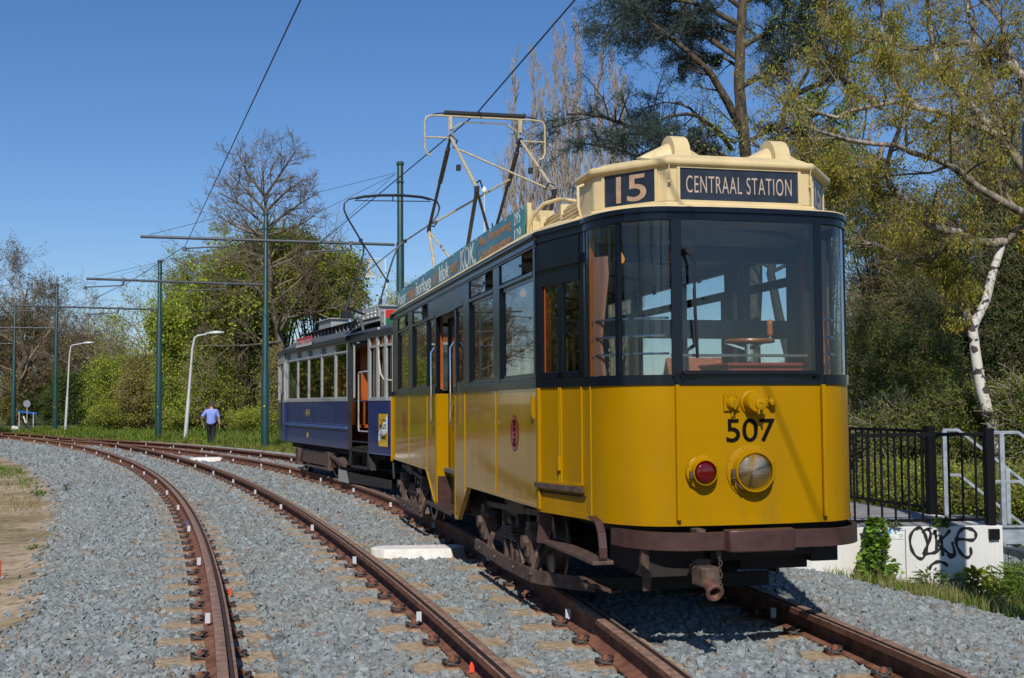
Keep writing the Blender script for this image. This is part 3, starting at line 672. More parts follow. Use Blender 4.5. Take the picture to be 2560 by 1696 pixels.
# roof resistors: slatted rack behind the box
b = MB()
for y in (-3.0, -3.62, -4.24): b.b2(-.80, .30, y-.02, y+.02, 2.72, 2.96)
for k in range(4):
    b.box((-.74+k*.10, -3.62, 2.93+k*.02), (.03, 1.26, .035), ry=-.5)
for k in range(4): b.beam((-.82+k*.012, -4.3, 2.80+k*.035), (-.80+k*.012, -3.0, 2.80+k*.035), .02, .02)
b.b2(-.55, .25, -4.2, -3.05, 2.97, 2.995)
b.build('resistor_rack', m_crm, ty, bevel=.004)
b = MB(); b.b2(-.90, -.62, -2.80, -2.62, 2.78, 3.05); b.b2(-.90, -.86, -2.98, -2.78, 2.80, 3.08); b.b2(-.86, -.40, -3.0, -2.86, 2.80, 2.92); b.cyl((-.86, -2.95, 2.90), (-.70, -2.95, 2.90), .03, 10); b.build('roof_fuse_box', m_crm, ty, bevel=.006)
b = MB(); b.tube([(-.93, -3.12, 2.78), (-.93, -3.14, 2.86), (-.90, -3.20, 2.95), (-.84, -3.28, 3.02), (-.74, -3.42, 3.04), (-.64, -3.5, 3.01), (-.60, -3.52, 2.92)], .016, 8); b.cyl((-.93, -3.12, 2.75), (-.93, -3.12, 2.79), .035, 10); b.build('cable_conduit', m_crm, ty, smooth=True)
# ---- roof advertising board (left) with its lettering
b = MB(); b.b2(-.955, -.945, -3.09, 4.45, 2.755, 3.035); brd = b.build('advert_board', m_teal, ty)
b = MB()
for y in np.arange(-3.05, 4.45, .62): b.cyl((-.958, y, 3.018), (-.951, y, 3.018), .009, 6)
for y in np.arange(-2.6, 4.45, .62): b.cyl((-.958, y, 2.77), (-.951, y, 2.77), .009, 6); 
b.build('board_rivets', m_white, brd)
def bt(s, y0, y1, z, h, m, bold=0., sp=1.0):
    # text spanning y0 (far, text start) .. y1 (near): text reads from far to near on the left side
    M_ = basis((-.9565, (y0+y1)/2, z), (0, -1, 0), (0, 0, 1))
    o = text('lettering', s, h, M_, m, brd, depth=.0006, bold=bold, spacing=sp)
    xs = [v.co.x for v in o.data.vertices]; wdt = max(xs)-min(xs); k = abs(y0-y1)/wdt
    o.data.transform(Matrix.Diagonal((k, 1, 1, 1)))
bt('Voor', 4.40, 3.55, 2.895, .25, m_white, .002); bt('mijn', 3.42, 2.80, 2.895, .24, m_orange, .002); bt('horloge', 2.66, 1.50, 2.895, .25, m_white, .003)
bt('of', 1.36, 1.06, 2.895, .24, m_orange, .002); bt('klok', .94, .33, 2.895, .26, m_white, .003); bt('naar', .22, -.22, 2.895, .22, m_orange, .002)
bt('KOK,', -.36, -1.13, 2.895, .30, m_white, .003)
bt('Nwe', -1.30, -1.62, 2.965, .13, m_orange, .001, 1.1); bt('Binnenweg', -1.74, -2.62, 2.96, .13, m_orange, .001, 1.15)
bt('Schiedamseweg', -1.30, -2.62, 2.835, .13, m_orange, .001, 1.15)
bt('295', -2.74, -2.96, 2.965, .15, m_white, .001, 1.2); bt('129', -2.74, -2.96, 2.825, .15, m_white, .001, 1.2)
# ---- entrance in the middle of the left side
b = MB()
for y0, y1 in ((-.64, -.11), (-.10, .42)):
    b.b2(-.95, -.92, y0, y0+.06, .66, 2.36); b.b2(-.95, -.92, y1-.06, y1, .66, 2.36)
    b.b2(-.95, -.92, y0, y1, 1.50, 1.60); b.b2(-.95, -.92, y0, y1, 2.28, 2.37)
b.build('door_frame', m_blk, ty, bevel=.003)
b = MB(); b.b2(-.945, -.925, -.60, -.13, .66, 1.52); b.b2(-.945, -.925, -.06, .38, .66, 1.52); b.b2(-1.08, -.93, .40, .44, .37, 1.55); b.b2(-1.08, -.93, -.66, -.63, .37, 1.55)
b.b2(-.958, -.945, -.13, -.07, .66, 1.55); b.build('entrance_door', m_yel, ty, bevel=.003)
b = MB(); b.b2(-.94, -.935, -.60, -.13, 1.60, 2.28); b.b2(-.94, -.935, -.06, .38, 1.60, 2.28); b.build('door_glass', GLD, ty)
b = MB(); b.b2(-1.07, -.92, .38, .40, .37, .66); b.b2(-.93, -.91, -.63, .40, .38, .66)
for z in (.42, .49, .56, .63): b.cyl((-1.0, .385, z), (-1.0, .37, z), .008, 6)
b.build('step_riser', m_brn, ty)
b = MB(); b.b2(-1.12, -.90, -.64, .44, .345, .37); b.b2(-1.125, -1.11, -.66, .84, .33, .375); b.build('entrance_step', m_brn, ty, bevel=.003)
b = MB()
for y in (-.70, .47):
    b.tube([(-1.10, y, 1.22), (-1.125, y, 1.26), (-1.125, y, 2.0), (-1.09, y, 2.05)], .013, 8)
b.build('grab_rail', m_chrome, ty, smooth=True)
b = MB()
for y in (-.13, .01): b.tube([(-.96, y, 1.40), (-1.0, y, 1.42), (-1.0, y, 1.32), (-.96, y, 1.30)], .012, 6)
b.build('door_handle', m_brass, ty, smooth=True)
# emblem
b = MB(); b.lathe([(1, 0), (1, .004), (.0, .004)], 40); o = None
def oval(r1, r2, m, x, name, par):
    b = MB(); n = 48; b.add([(x, -3.235+r1*cos(2*pi*k/n), 1.207+r2*sin(2*pi*k/n)) for k in range(n)], [tuple(range(n))]); return b.build(name, m, par)
m_emred = mat('emblem_red', (.42, .03, .035), .4, coat=.5)
em = oval(.137, .140, m_numblk, -W-.002, 'emblem', ty); oval(.131, .134, m_emred, -W-.0035, 'emblem_field', em)
b = MB(); n = 48
ring = [(-W-.005, -3.235+r*cos(2*pi*k/n), 1.207+r*1.02*sin(2*pi*k/n)) for r in (.098, .106) for k in range(n)]
b.add(ring, [(k, (k+1) % n, (k+1) % n+n, k+n) for k in range(n)]); b.build('emblem_ring', m_numblk, em)
o = text('emblem_letters', 'RETM', .10, basis((-W-.006, -3.235, 1.207), (0, 0, -1), (0, -1, 0)), m_numblk, em, sx=.8, depth=.0005, bold=.002)
# second, partly seen emblem near the far end
b = MB(); n = 32; b.add([(-W-.002, 2.9+.137*cos(2*pi*k/n), 1.207+.14*sin(2*pi*k/n)) for k in range(n)], [tuple(range(n))]); b.build('emblem', m_emred, ty)
# ---- front lamps, sockets, number
def ring_lamp(x, z, r0, r1, depth, lensm, name):
    M_ = Matrix.Translation((x, -YF, z)) @ Matrix.Rotation(pi/2, 4, 'X')
    b = MB(); b.lathe([(r0, -.01), (r0, .006), (r0*.95, .010), (r1*1.06, .014), (r1*1.05, depth), (r1*1.02, depth+.010), (r1*.96, depth+.010), (r1*.95, depth-.004)], 48, M_)
    for k in range(8):
        a = 2*pi*k/8+.35; b.lathe([(.006, .006), (.004, .014)], 8, M_ @ Matrix.Translation((r0*.95*cos(a), r0*.95*sin(a), 0)))
    o = b.build(name, m_yel, ty, smooth=True)
    return o, M_
hl, M_ = ring_lamp(-.012, .997, .168, .125, .062, None, 'headlight')
b = MB(); b.lathe([(.119, .058), (.106, .040), (.080, .024), (.05, .012), (.02, .007), (.001, .006)], 40, M_); b.build('reflector', m_lens, hl, smooth='all')
b = MB(); b.lathe([(.001, .050), (.012, .047), (.018, .036), (.013, .018), (.012, .008)], 16, M_); b.build('bulb', mat('bulb_glass', (.8, .82, .85), .2), hl, smooth='all')
b = MB(); b.lathe([(.119, .062), (.08, .070), (.04, .073), (.001, .074)], 40, M_); b.build('lens', glass_mat('lamp_glass', (.95, .96, .97), 1.35), hl, smooth='all')
rl, M_ = ring_lamp(-.345, .998, .108, .078, .05, None, 'tail_light')
b = MB(); b.lathe([(.075, .052), (.05, .060), (.02, .062), (.001, .063)], 32, M_); b.build('red_lens', m_redlens, rl, smooth='all')
b = MB(); b.box((-.155, -YF-.05, .985), (.022, .02, .06)); b.tube([(-.16, -YF-.05, .97), (-.14, -YF-.05, .93), (-.10, -YF-.06, .89)], .005, 6); b.build('latch', m_und, hl)
b = MB(); b.box((-.435, -YF-.04, .985), (.018, .018, .045)); b.build('latch', m_und, rl)
b = MB(); b.box((-.14, -YF-.006, 1.437), (.105, .014, .105))
b.lathe([(.045, 0), (.045, .02), (.03, .045), (.001, .052)], 20, Matrix.Translation((-.138, -YF, 1.432)) @ Matrix.Rotation(pi/2, 4, 'X'))
for x in (-.165, -.14, -.11): b.box((x, -YF-.012, 1.483), (.018, .012, .02))
b.box((-.138, -YF-.055, 1.425), (.012, .012, .06)); b.box((-.138, -YF-.01, 1.362), (.010, .010, .03))
b.build('socket', m_yel, ty, smooth=True)
b = MB(); MM = Matrix.Translation((-.0, -YF, 1.437)) @ Matrix.Rotation(pi/2, 4, 'X')
b.lathe([(.082, 0), (.080, .012), (.068, .02), (.066, .085), (.06, .095), (.045, .097), (.001, .097)], 32, MM)
b.lathe([(.036, .095), (.036, .108), (.03, .112), (.001, .112)], 24, Matrix.Translation((.018, -YF, 1.423)) @ Matrix.Rotation(pi/2, 4, 'X'))
b.box((.0, -YF-.10, 1.378), (.012, .02, .03)); b.box((.035, -YF-.10, 1.378), (.012, .02, .03)); b.box((.018, -YF-.11, 1.437), (.03, .012, .012))
for k in range(6): b.lathe([(.006, .0), (.005, .016)], 8, MM @ Matrix.Translation((.075*cos(k*pi/3+.3), .075*sin(k*pi/3+.3), 0)))
b.build('coupler_socket', m_yel, ty, smooth=True)
b = MB(); b.lathe([(.035, 0), (.035, .012), (.026, .018), (.022, .05), (.012, .056), (.001, .056)], 20, Matrix.Translation((.128, -YF, 1.437)) @ Matrix.Rotation(pi/2, 4, 'X'))
for k in range(3): b.lathe([(.010, .0), (.008, .018)], 8, Matrix.Translation((.128+.033*cos(k*2.1+.5), -YF, 1.437+.033*sin(k*2.1+.5))) @ Matrix.Rotation(pi/2, 4, 'X'))
b.box((.118, -YF-.03, 1.46), (.02, .02, .03)); b.build('small_socket', m_yel, ty, smooth=True)
fit(text('fleet_number', '507', .198, basis((-.010, -YF-.004, 1.260), (1, 0, 0), (0, 0, 1)), m_numblk, ty, depth=.001, bold=.001, spacing=.98), .336, .147)
# bolts on the belt
b = MB()
for x in (-.52, -.47, .47, .52): b.lathe([(.01, 0), (.008, .014)], 8, Matrix.Translation((x, -YF-.008, 1.60)) @ Matrix.Rotation(pi/2, 4, 'X'))
b.build('belt_bolts', m_blk, ty)
# ---- bumper
def bump_path(off, a0=0, a1=1):
    P = [(-s_*1.0, y_) for s_, y_ in ()]
    L_ = ell(.42, 4.9, .42, .50, 16, -1, -1); R_ = [(-x, y) for x, y in L_[::-1]]
    return [(x, y) for x, y in L_]+R_
b = MB(); b.strip(bump_path(0), .525, .635, .03); b.b2(-.8, .8, -5.0, -4.9, .55, .61); bo = b.build('bumper', m_brn, ty, smooth=True)
b = MB(); P = [(-.27, -5.38), (-.255, -5.455), (-.20, -5.475), (.14, -5.475), (.185, -5.455), (.195, -5.38)]; b.prism(P, lambda a, c, d: (a, c, d), .515, .65); b.build('bumper_block', m_brn, bo, bevel=.008, smooth=True)
b = MB()
for x, z in ((-.46, .57), (.25, .60), (.25, .56)): b.lathe([(.012, 0), (.010, .012)], 8, Matrix.Translation((x, -5.385+abs(x)*.03, z)) @ Matrix.Rotation(pi/2, 4, 'X'))
b.box((-.40, -5.30, .64), (.06, .1, .02)); b.build('bumper_bolts', m_und, bo)
# ---- underframe
b = MB(); b.b2(-.80, .80, -5.0, 5.0, .60, .68); b.b2(-.9, .9, -YM, YM, .62, .70); b.b2(-.85, .85, -1.1, 1.1, .30, .6); b.b2(-.25, .25, -5.2, 5.2, .5, .6)
b.b2(-.62, -.2, -4.9, -4.2, .30, .6); b.b2(.2, .7, -4.6, -4.0, .28, .6)
b.build('underframe', m_dark, ty)
b = MB(); b.b2(-1.0, 1.0, -YM, YM, .71, .75); b.b2(-.8, .8, -4.8, -YM, .71, .75); b.b2(-.8, .8, YM, 4.8, .71, .75); b.build('floor', m_int, ty)
m_tyre = mat('steel_tyre', (.2, .17, .15), .35, metal=.8)
def bogie(yc, sg):
    for s in (-1, 1):
        bg_ = MB(); x = s*.93
        # top bar with bulge
        bg_.beam((x, yc-1.02*sg, .60), (x, yc+.85*sg, .52), .05, .05)
        bg_.beam((x-s*.005, yc-.60*sg, .60), (x-s*.005, yc-.05*sg, .57), .075, .10)
        for yy, zt in ((yc-.85*sg, .62), (yc+.85*sg, .55)):
            bg_.box((x, yy, .33), (.12, .17, .26)); bg_.box((x+s*.02, yy, .47), (.08, .10, .10)); bg_.box((x+s*.03, yy, .30), (.10, .10, .10))
            bg_.cyl((x+s*.06, yy, .36), (x+s*.11, yy, .36), .055, 12); bg_.box((x+s*.01, yy-.11, .42), (.07, .05, .05)); bg_.box((x+s*.01, yy+.11, .42), (.07, .05, .05))
            bg_.beam((x, yy-.06, .22), (x, yy-.13, .10), .06, .05); bg_.beam((x, yy+.06, .22), (x, yy+.14, .11), .06, .05); bg_.beam((x, yy+.10, .5), (x, yy+.18, .2), .03, .03)
        # leaf spring and hangers
        for k in range(5): bg_.b2(x-.035, x+.035, yc-.36+k*.05, yc+.36-k*.05, .30+k*.022, .316+k*.022)
        bg_.beam((x, yc-.12, .12), (x, yc-.12, .42), .05, .06); bg_.beam((x, yc+.14, .12), (x, yc+.14, .42), .04, .05)
        bg_.beam((x-s*.04, yc-.8, .25), (x-s*.04, yc+.8, .25), .04, .08)
        bg_.beam((x, yc-.45, .13), (x, yc-.30, .34), .03, .05)
        # star plate
        bg_.lathe([(.07, -.02), (.07, .02)], 7, Matrix.Translation((x, yc-.25*sg, .17)) @ Matrix.Rotation(pi/2, 4, 'Y'))
        o = bg_.build('bogie_frame', m_und, ty, bevel=.006)
    for dy in (-.62, .62):
        for s in (-1, 1):
            wb = MB(); MM = Matrix.Translation((s*.70, yc+dy, .325)) @ Matrix.Rotation(s*pi/2, 4, 'Y')
            wb.lathe([(.345, -.03), (.345, -.012), (.325, .0), (.322, .085), (.27, .088), (.255, .05), (.10, .05), (.09, .09), (.02, .09)], 40, MM); wb.build('wheel', [m_tyre], o, smooth=True)
    wb = MB()
    for dy in (-.62, .62): wb.cyl((-.7, yc+dy, .325), (.7, yc+dy, .325), .06, 10)
    wb.b2(-.5, .5, yc-.35, yc+.35, .2, .5); wb.build('axle', m_dark, o)
bogie(-2.42, 1); bogie(2.95, -1)
# guard frames along the bogies
def guard(y0, y1, s, taper):
    b = MB(); x = s*1.02
    pts = [(x, y0, .14), (x, (y0+y1)/2-.1, .12), (x*.99, y1, .13)]
    if taper: pts += [(s*.86, y1-.40, .14), (s*.72, y1-.68, .15)] if s < 0 else []
    for a, c in zip(pts[:-1], pts[1:]): b.beam(a, c, .03, .10)
    b.beam((x, y0+ (y1-y0)*.25, .15), (x-s*.05, y0+(y1-y0)*.25, .3), .03, .04); b.beam((x, y1, .13), (x-s*.12, y1+.1, .4), .03, .05)
    for t in (.12, .42, .75): b.lathe([(.016, 0), (.012, .02)], 8, Matrix.Translation((x+s*.012, y0+(y1-y0)*t, .13)) @ Matrix.Rotation(s*pi/2, 4, 'Y'))
    b.build('guard_board', m_und, ty, bevel=.003)
for s in (-1, 1): guard(-1.42, -3.5, s, True); guard(4.0, 1.9, s, False)
b = MB(); b.b2(-.72, .60, -4.2, -4.16, .10, .20); b.build('guard_board', m_dark, ty, bevel=.003)
b = MB(); b.beam((-.80, -4.2, .19), (-.66, -4.45, .14), .10, .012); b.build('guard_tip', m_und, ty)
# platform step (left side) with its hanging brackets
b = MB(); b.box((-.955, -4.44, .43), (.14, 1.30, .025)); b.build('platform_step', m_und, ty, bevel=.004)
b = MB(); b.beam((-1.02, -3.86, .42), (-.99, -3.86, .70), .10, .014); b.build('step_bracket', m_brn, ty); b = MB()
P_ = [(-.955, -4.86, .70), (-.955, -5.0, .68), (-.955, -5.06, .62), (-.955, -5.09, .52), (-.955, -5.09, .46), (-.955, -5.06, .42), (-.955, -4.98, .41)]
for a, c in zip(P_[:-1], P_[1:]): b.beam(a, c, .07, .016, up=(1, 0, 0)) if 0 else b.beam(a, c, .05, .014)
b.build('step_bracket', m_brn, ty, smooth=True)
b = MB(); b.beam((-.1, -4.75, .40), (.84, -4.75, .44), .05, .075); b.b2(.64, .84, -4.78, -4.7, .345, .60); b.b2(.60, .62, -4.7, -4.6, .4, .6); b.build('cross_beam', m_dark, ty)
# front hangers + coupler
b = MB(); b.box((-.62, -4.92, .42), (.05, .04, .22), rx=.1); b.cyl((-.62, -4.93, .50), (-.66, -4.93, .50), .012, 8); b.box((-.61, -4.93, .28), (.05, .03, .12), rx=.15); b.build('hose_hanger', m_und, ty)
cp = MB(); a = Vector((0, -3.6, .42)); e = Vector((-.36, -5.30, .33)); d = (e-a).normalized()
cp.beam(a, e, .06, .07); cp.box(e+Vector((0, -.02, .03)), (.13, .14, .12), rz=.1); cp.box(e+Vector((0, .05, .10)), (.10, .08, .06)); cp.build('coupler_body', m_und, ty, bevel=.012)
cp = MB(); Mx = Matrix.Translation(e+Vector((-.01, -.06, .0))) @ Vector((0, -1, -.42)).to_track_quat('Z', 'Y').to_matrix().to_4x4()
cp.lathe([(.043, 0), (.039, .055), (.041, .10), (.056, .122), (.058, .136), (.049, .141), (.035, .138), (.029, .12), (.026, .065), (.0, .065)], 28, Mx); cp.build('coupler_horn', mat('coupler_rust', (.14, .068, .048), .55, var=.4, vscale=20), ty, smooth=True)
b = MB(); 
for k in range(7): b.tube([Vector((-.27+(k % 2)*.004, -5.33, .47-k*.036))+Vector((.010*cos(t), .0 if k % 2 else .010*cos(t), .022*sin(t))) for t in np.linspace(0, 2*pi, 9)[:-1]], .004, 5, closed=True)
b.cyl((-.275, -5.33, .47), (-.275, -5.33, .53), .018, 8); b.build('safety_chain', m_und, ty)
# ---- interior
b = MB()
for s in (-1, 1):
    for y in (-3.93,):
        b.b2(s*.98, s*.55, y-.02, y+.02, .75, 1.25); b.b2(s*1.0, s*.93, y-.03, y+.03, 1.2, 2.62); b.b2(s*.60, s*.54, y-.03, y+.03, .75, 2.55)
b.b2(-.95, .95, -3.96, -3.9, 2.50, 2.62); b.b2(-.95, .95, -3.95, -3.90, 1.92, 2.06); b.b2(-.6, -.54, 3.9, 3.96, .75, 2.6); b.b2(.54, .6, 3.9, 3.96, .75, 2.6)
b.build('partition', mat('partition_dark', (.03, .032, .045), .4, coat=.4), ty)
b = MB()
for s in (-1, 1):
    for t in (.03, .95):
        p0 = Vector((s*(W-.055), -YM-.04)); p1 = Vector((s*.865, -4.62)); q = p0+(p1-p0)*t; b.box((q.x, q.y, 2.1), (.05, .075, .97))
    b.b2(s*1.02, s*.99, -3.9, -.75, 1.3, 1.60); b.b2(s*1.02, s*.99, .55, 3.9, 1.3, 1.60)
    for y0, y1 in (left_win if s < 0 else right_win): b.b2(s*(W-.055), s*(W-.085), y0-.06, y0-.0, 1.6, 2.4); b.b2(s*(W-.055), s*(W-.085), y1, y1+.06, 1.6, 2.4)
b.build('window_lining', m_wood, ty)
# seats
for y in np.arange(-3.4, 3.6, .86):
    if -1.0 < y < .7: continue
    for s in (-1, 1): b = MB(); b.b2(s*.98, s*.30, y, y+.40, 1.02, 1.10); b.box((s*.64, y+.42, 1.28), (.68, .05, .44)); b.b2(s*.9, s*.4, y+.1, y+.3, .75, 1.02); b.build('seat', mat('seat_wood', (.20, .07, .025), .4, var=.3, vscale=8), ty, bevel=.01)
# curtain by the left corner pane, tied with a cord
for s in (-1, 1):
    b = MB(); P = []
    for z in np.linspace(1.62, 2.42, 14):
        k = .5+.5*abs((z-1.85)/.5) if z < 2.35 else .9
        P.append([(s*(.885-.02*j*k*.6), -4.66-.022*j*k, z) if j % 2 else (s*(.865-.02*j*k*.6), -4.66-.022*j*k, z) for j in range(7)])
    b.grid(P); b.build('curtain', m_curt, ty, smooth='all')
# ceiling hoops
b = MB()
for y in (-4.1, -3.0, -2.0, -.8, .4, 1.6, 2.8):
    b.tube([(1.0*cos(t), y, 2.55+.2*sin(t)**.5 if sin(t) > 0 else 2.55) for t in np.linspace(0, pi, 15)], .02, 6)
b.build('ceiling_hoop', m_int, ty)
m_lamp = bpy.data.materials.new('lamp_glow'); m_lamp.use_nodes = True; bb = m_lamp.node_tree.nodes['Principled BSDF']; bb.inputs['Base Color'].default_value = (.6, .25, .08, 1); bb.inputs['Emission Color'].default_value = (1, .38, .08, 1); bb.inputs['Emission Strength'].default_value = .7
for x, y in ((-.45, -4.0), (-.5, -2.9), (-.5, -1.2)):
    b = MB(); b.lathe([(.001, -.035), (.025, -.025), (.034, 0), (.025, .025), (.012, .05)], 16, Matrix.Translation((x, y, 2.50))); b.build('ceiling_bulb', m_lamp, ty, smooth='all')
# driver's brake wheel, controller and desk
b = MB(); n = 40; b.tube([(.29+.165*cos(2*pi*k/n), -4.60+.165*sin(2*pi*k/n), 1.865) for k in range(n)], .014, 8, closed=True)
b.lathe([(.175, 0), (.178, .01), (.17, .018), (.14, .018), (.138, .0)], 40, Matrix.Translation((.29, -4.60, 1.857))); wh = b.build('hand_wheel', m_wheelwood, ty, smooth=True)
b = MB(); b.cyl((.29, -4.6, 1.72), (.29, -4.6, 1.845), .035, 16)
for k in range(3): a = k*2.09+.6; b.beam((.29, -4.6, 1.80), (.29+.16*cos(a), -4.6+.16*sin(a), 1.855), .03, .014)
b.cyl((.44, -4.62, 1.865), (.44, -4.62, 1.90), .012, 10); b.build('wheel_hub', m_chrome, wh, smooth=True)
b = MB(); b.lathe([(.016, .0), (.022, .03), (.018, .08), (.022, .105), (.012, .12), (.001, .123)], 16, Matrix.Translation((.44, -4.62, 1.895))); b.build('wheel_handle', m_wood, wh, smooth='all')
b = MB(); b.lathe([(.015, .0), (.022, .03), (.018, .08), (.020, .1), (.001, .112)], 16, Matrix.Translation((-.12, -4.62, 1.84))); b.beam((-.12, -4.62, 1.84), (-.22, -4.66, 1.78), .03, .015); b.cyl((-.24, -4.66, 1.2), (-.24, -4.66, 1.78), .05, 12); b.build('controller_lever', m_black, ty, smooth=True)
b = MB(); b.b2(.02, .60, -4.85, -4.35, 1.2, 1.68); b.b2(.01, .61, -4.87, -4.34, 1.68, 1.705); b.build('controller_box', m_red, ty, bevel=.01)
b = MB(); b.b2(-.47, .47, -5.12, -5.06, 1.735, 1.752); b.build('screen_rail', m_int, ty)
# ---- pantograph
pg = bpy.data.objects.new('pantograph', None); COL.objects.link(pg); pg.parent = ty
b = MB(); HY, HZ = 2.81, 5.25
def horn(s): return [(s*.73, HY, HZ-.57), (s*.78, HY, HZ-.55), (s*.81, HY, HZ-.48), (s*.81, HY, HZ-.12), (s*.79, HY, HZ-.07), (s*.74, HY, HZ-.045), (s*.65, HY, HZ-.04)]
b.tube(horn(-1)+[(0, HY, HZ-.04)]+horn(1)[::-1], .014, 8)
for s in (-1, 1):
    b.tube([(s*.80, HY, HZ-.33), (s*.47, HY, HZ-.33)], .012, 8); b.box((s*.47, HY, HZ-.13), (.04, .05, .18)); b.tube([(s*.49, HY, HZ-.05), (s*.49, HY, HZ-.33)], .008, 6); b.tube([(s*.45, HY, HZ-.05), (s*.45, HY, HZ-.33)], .008, 6)
b.tube([(-.44, HY+.05, HZ-.2), (-.3, HY+.05, HZ-.1), (.3, HY+.05, HZ-.1), (.44, HY+.05, HZ-.2)], .010, 6)
b.build('collector_head', m_panto, pg, smooth=True)
b = MB(); b.box((0, HY, HZ+.01), (1.1, .06, .035)); b.box((0, HY+.09, HZ+.01), (1.1, .05, .03)); b.tube([(-.56, HY, HZ), (-.68, HY, HZ-.02), (-.77, HY, HZ-.06)], .009, 6); b.tube([(.56, HY, HZ), (.68, HY, HZ-.02), (.77, HY, HZ-.06)], .009, 6); b.build('contact_strip', m_black, pg)
KN, KF, KZ = 1.13, 4.46, 3.96; TB = HZ-.33
b = MB(); d_ = MB(); j = MB()
for s in (-1, 1):
    b.tube([(s*.47, HY-.03, TB), (s*.47, KN, KZ)], [.018, .024], 8)
    d_.tube([(s*.47, HY+.03, TB), (s*.49, KF, KZ)], [.020, .024], 8)
    d_.tube([(s*.47, HY+.18, TB-.1), (s*.48, HY+.75, TB-.45)], .032, 8)
    b.tube([(s*.49, KF, KZ-.03), (s*.49, KF-.75, 3.05)], .024, 8); b.tube([(s*.49, KF, KZ-.03), (0, KF-.75, 3.05)], .016, 6)
    d_.tube([(s*.47, KN, KZ-.03), (s*.47, KN+.85, 3.05)], .024, 8); d_.tube([(s*.47, KN, KZ-.03), (0, KN+.85, 3.05)], .018, 6)
    for p in ((s*.47, KN, KZ-.02), (s*.49, KF, KZ-.02), (s*.47, HY, TB), (s*.47, (HY+KN)/2+.3, TB-.5)): j.box(p, (.05, .07, .07))
b.tube([(-.47, HY-.15, TB-.15), (.44, KN+.1, KZ+.03)], .015, 6); b.tube([(.47, HY+.6, TB-.4), (-.47, KF-.15, KZ+.05)], .015, 6)
d_.tube([(-.47, KN, KZ), (.47, KN, KZ)], .0, 4) if 0 else None
b.build('upper_arm', m_panto, pg, smooth=True); d_.build('lower_arm', m_pantod, pg, smooth=True)
for s in (-1, 1):
    j.tube([(s*.47, KN, KZ+.06), (s*.42, KN+.06, KZ+.10), (s*.38, KN+.1, KZ+.02)], .010, 6); j.tube([(s*.49, KF, KZ+.05), (s*.43, KF-.1, KZ+.02), (s*.40, KF-.2, KZ+.08)], .010, 6)
    j.tube([(s*.47, HY-.05, TB+.03), (s*.40, HY-.1, TB-.05), (s*.44, HY-.2, TB-.12)], .012, 6)
j.build('joint', m_black, pg)
b = MB(); b.b2(-.6, .6, 1.9, 1.98, 2.98, 3.05); b.b2(-.6, .6, 3.64, 3.72, 2.98, 3.05); b.b2(-.56, -.5, 1.9, 3.7, 2.98, 3.05); b.b2(.5, .56, 1.9, 3.7, 2.98, 3.05)
for x in (-.55, .55):
    for y in (1.95, 3.68): b.lathe([(.05, 2.86), (.06, 2.9), (.04, 2.93), (.055, 2.96), (.04, 2.99)], 12, Matrix.Translation((x, y, 0)))
b.build('panto_base', m_pantod, pg)
b = MB(); b.tube([(-.28, 1.6, 4.05), (-.28, 1.62, 3.05)], .005, 5); b.lathe([(.001, -.05), (.03, -.02), (.03, .02), (.001, .05)], 10, Matrix.Translation((-.28, 1.6, 4.02))); b.build('pull_cord', m_white, pg)
# ================================================================== BLUE TRAM
m_blu = mat('blue_paint', (.018, .034, .135), .28, spec=.3, coat=.25, bump=.015, bscale=6, var=.08, vscale=3)
m_blul = mat('light_blue_line', (.06, .12, .36), .3, coat=.6)
m_gry = mat('grey_frame_paint', (.33, .34, .33), .45, coat=.2, var=.08, vscale=8)
m_roofg = mat('grey_roof', (.085, .085, .088), .55, var=.2, vscale=6)
m_roofd = mat('dark_roof', (.03, .03, .034), .45, coat=.2)
m_vent = mat('frosted_vent', (.55, .58, .57), .4)
m_gold = mat('gold_number', (.45, .30, .06), .5)
GLR = glass_mat('dimmed_glass', (.25, .2, .15))  # dark tint stands in for dim interiors, hiding bright sky beyond the panes
m_rope = mat('rope', (.5, .45, .36), .8)
m_sgr = mat('sign_green', (.01, .13, .06), .5); m_srd = mat('sign_red', (.55, .02, .015), .45)
AZB = radians(22.4); BD = Vector((-sin(AZB), cos(AZB), 0)); BN = Vector((cos(AZB), sin(AZB), 0))
BO = Vector((-4.6471, 28.2598, 0))
tb = thing('tram', 'dark blue vintage tram number 454 with grey window frames, coupled behind the yellow tram', 'tram', BO, AZB)
WB = 1.0; S0, S1 = -6.68, -1.12          # saloon ends
def bfront(off=0, n=8):
    """near platform contour from the left door post round the front to the right"""
    a = [(-(WB-.02+off), -8.12), (-(WB-.05+off), -9.1)]+[(-(.35+(WB-.41+off)*cos(t)), -9.15-(.55+off)*sin(t)) for t in np.linspace(.1, pi/2, n)]
    return a+[(-x, y) for x, y in a[::-1]]
def bfar(off=0, n=8):
    a = [(-(WB+off), S1), (-(WB-.18+off), S1+1.6)]+[(-(.30+(WB-.52+off)*cos(t)), S1+1.6+(.55+off)*sin(t)) for t in np.linspace(.1, pi/2, n)]
    return a+[(-x, y) for x, y in a[::-1]]
for s in (-1, 1):
    b = MB(); b.b2(s*WB, s*(WB-.04), S0, S1, .62, 1.50)
    for y in (-2.6, -3.9, -5.72): b.b2(s*WB, s*(WB+.005), y-.01, y+.01, 1.03, 1.5)
    if s > 0: b.b2(WB, WB-.04, -9.1, S0, .62, 1.5)
    b.build('side_panel', m_blu, tb, bevel=.002)
    b = MB(); b.b2(s*(WB-.0), s*(WB+.03), S0, S1, .985, 1.035); b.b2(s*WB, s*(WB+.008), S0, S1, 1.06, 1.066); b.build('waist_moulding', m_blul, tb, bevel=.01)
b = MB(); b.strip(bfront(), .62, 1.50, -.03); b.build('dash_panel', m_blu, tb, smooth=True)
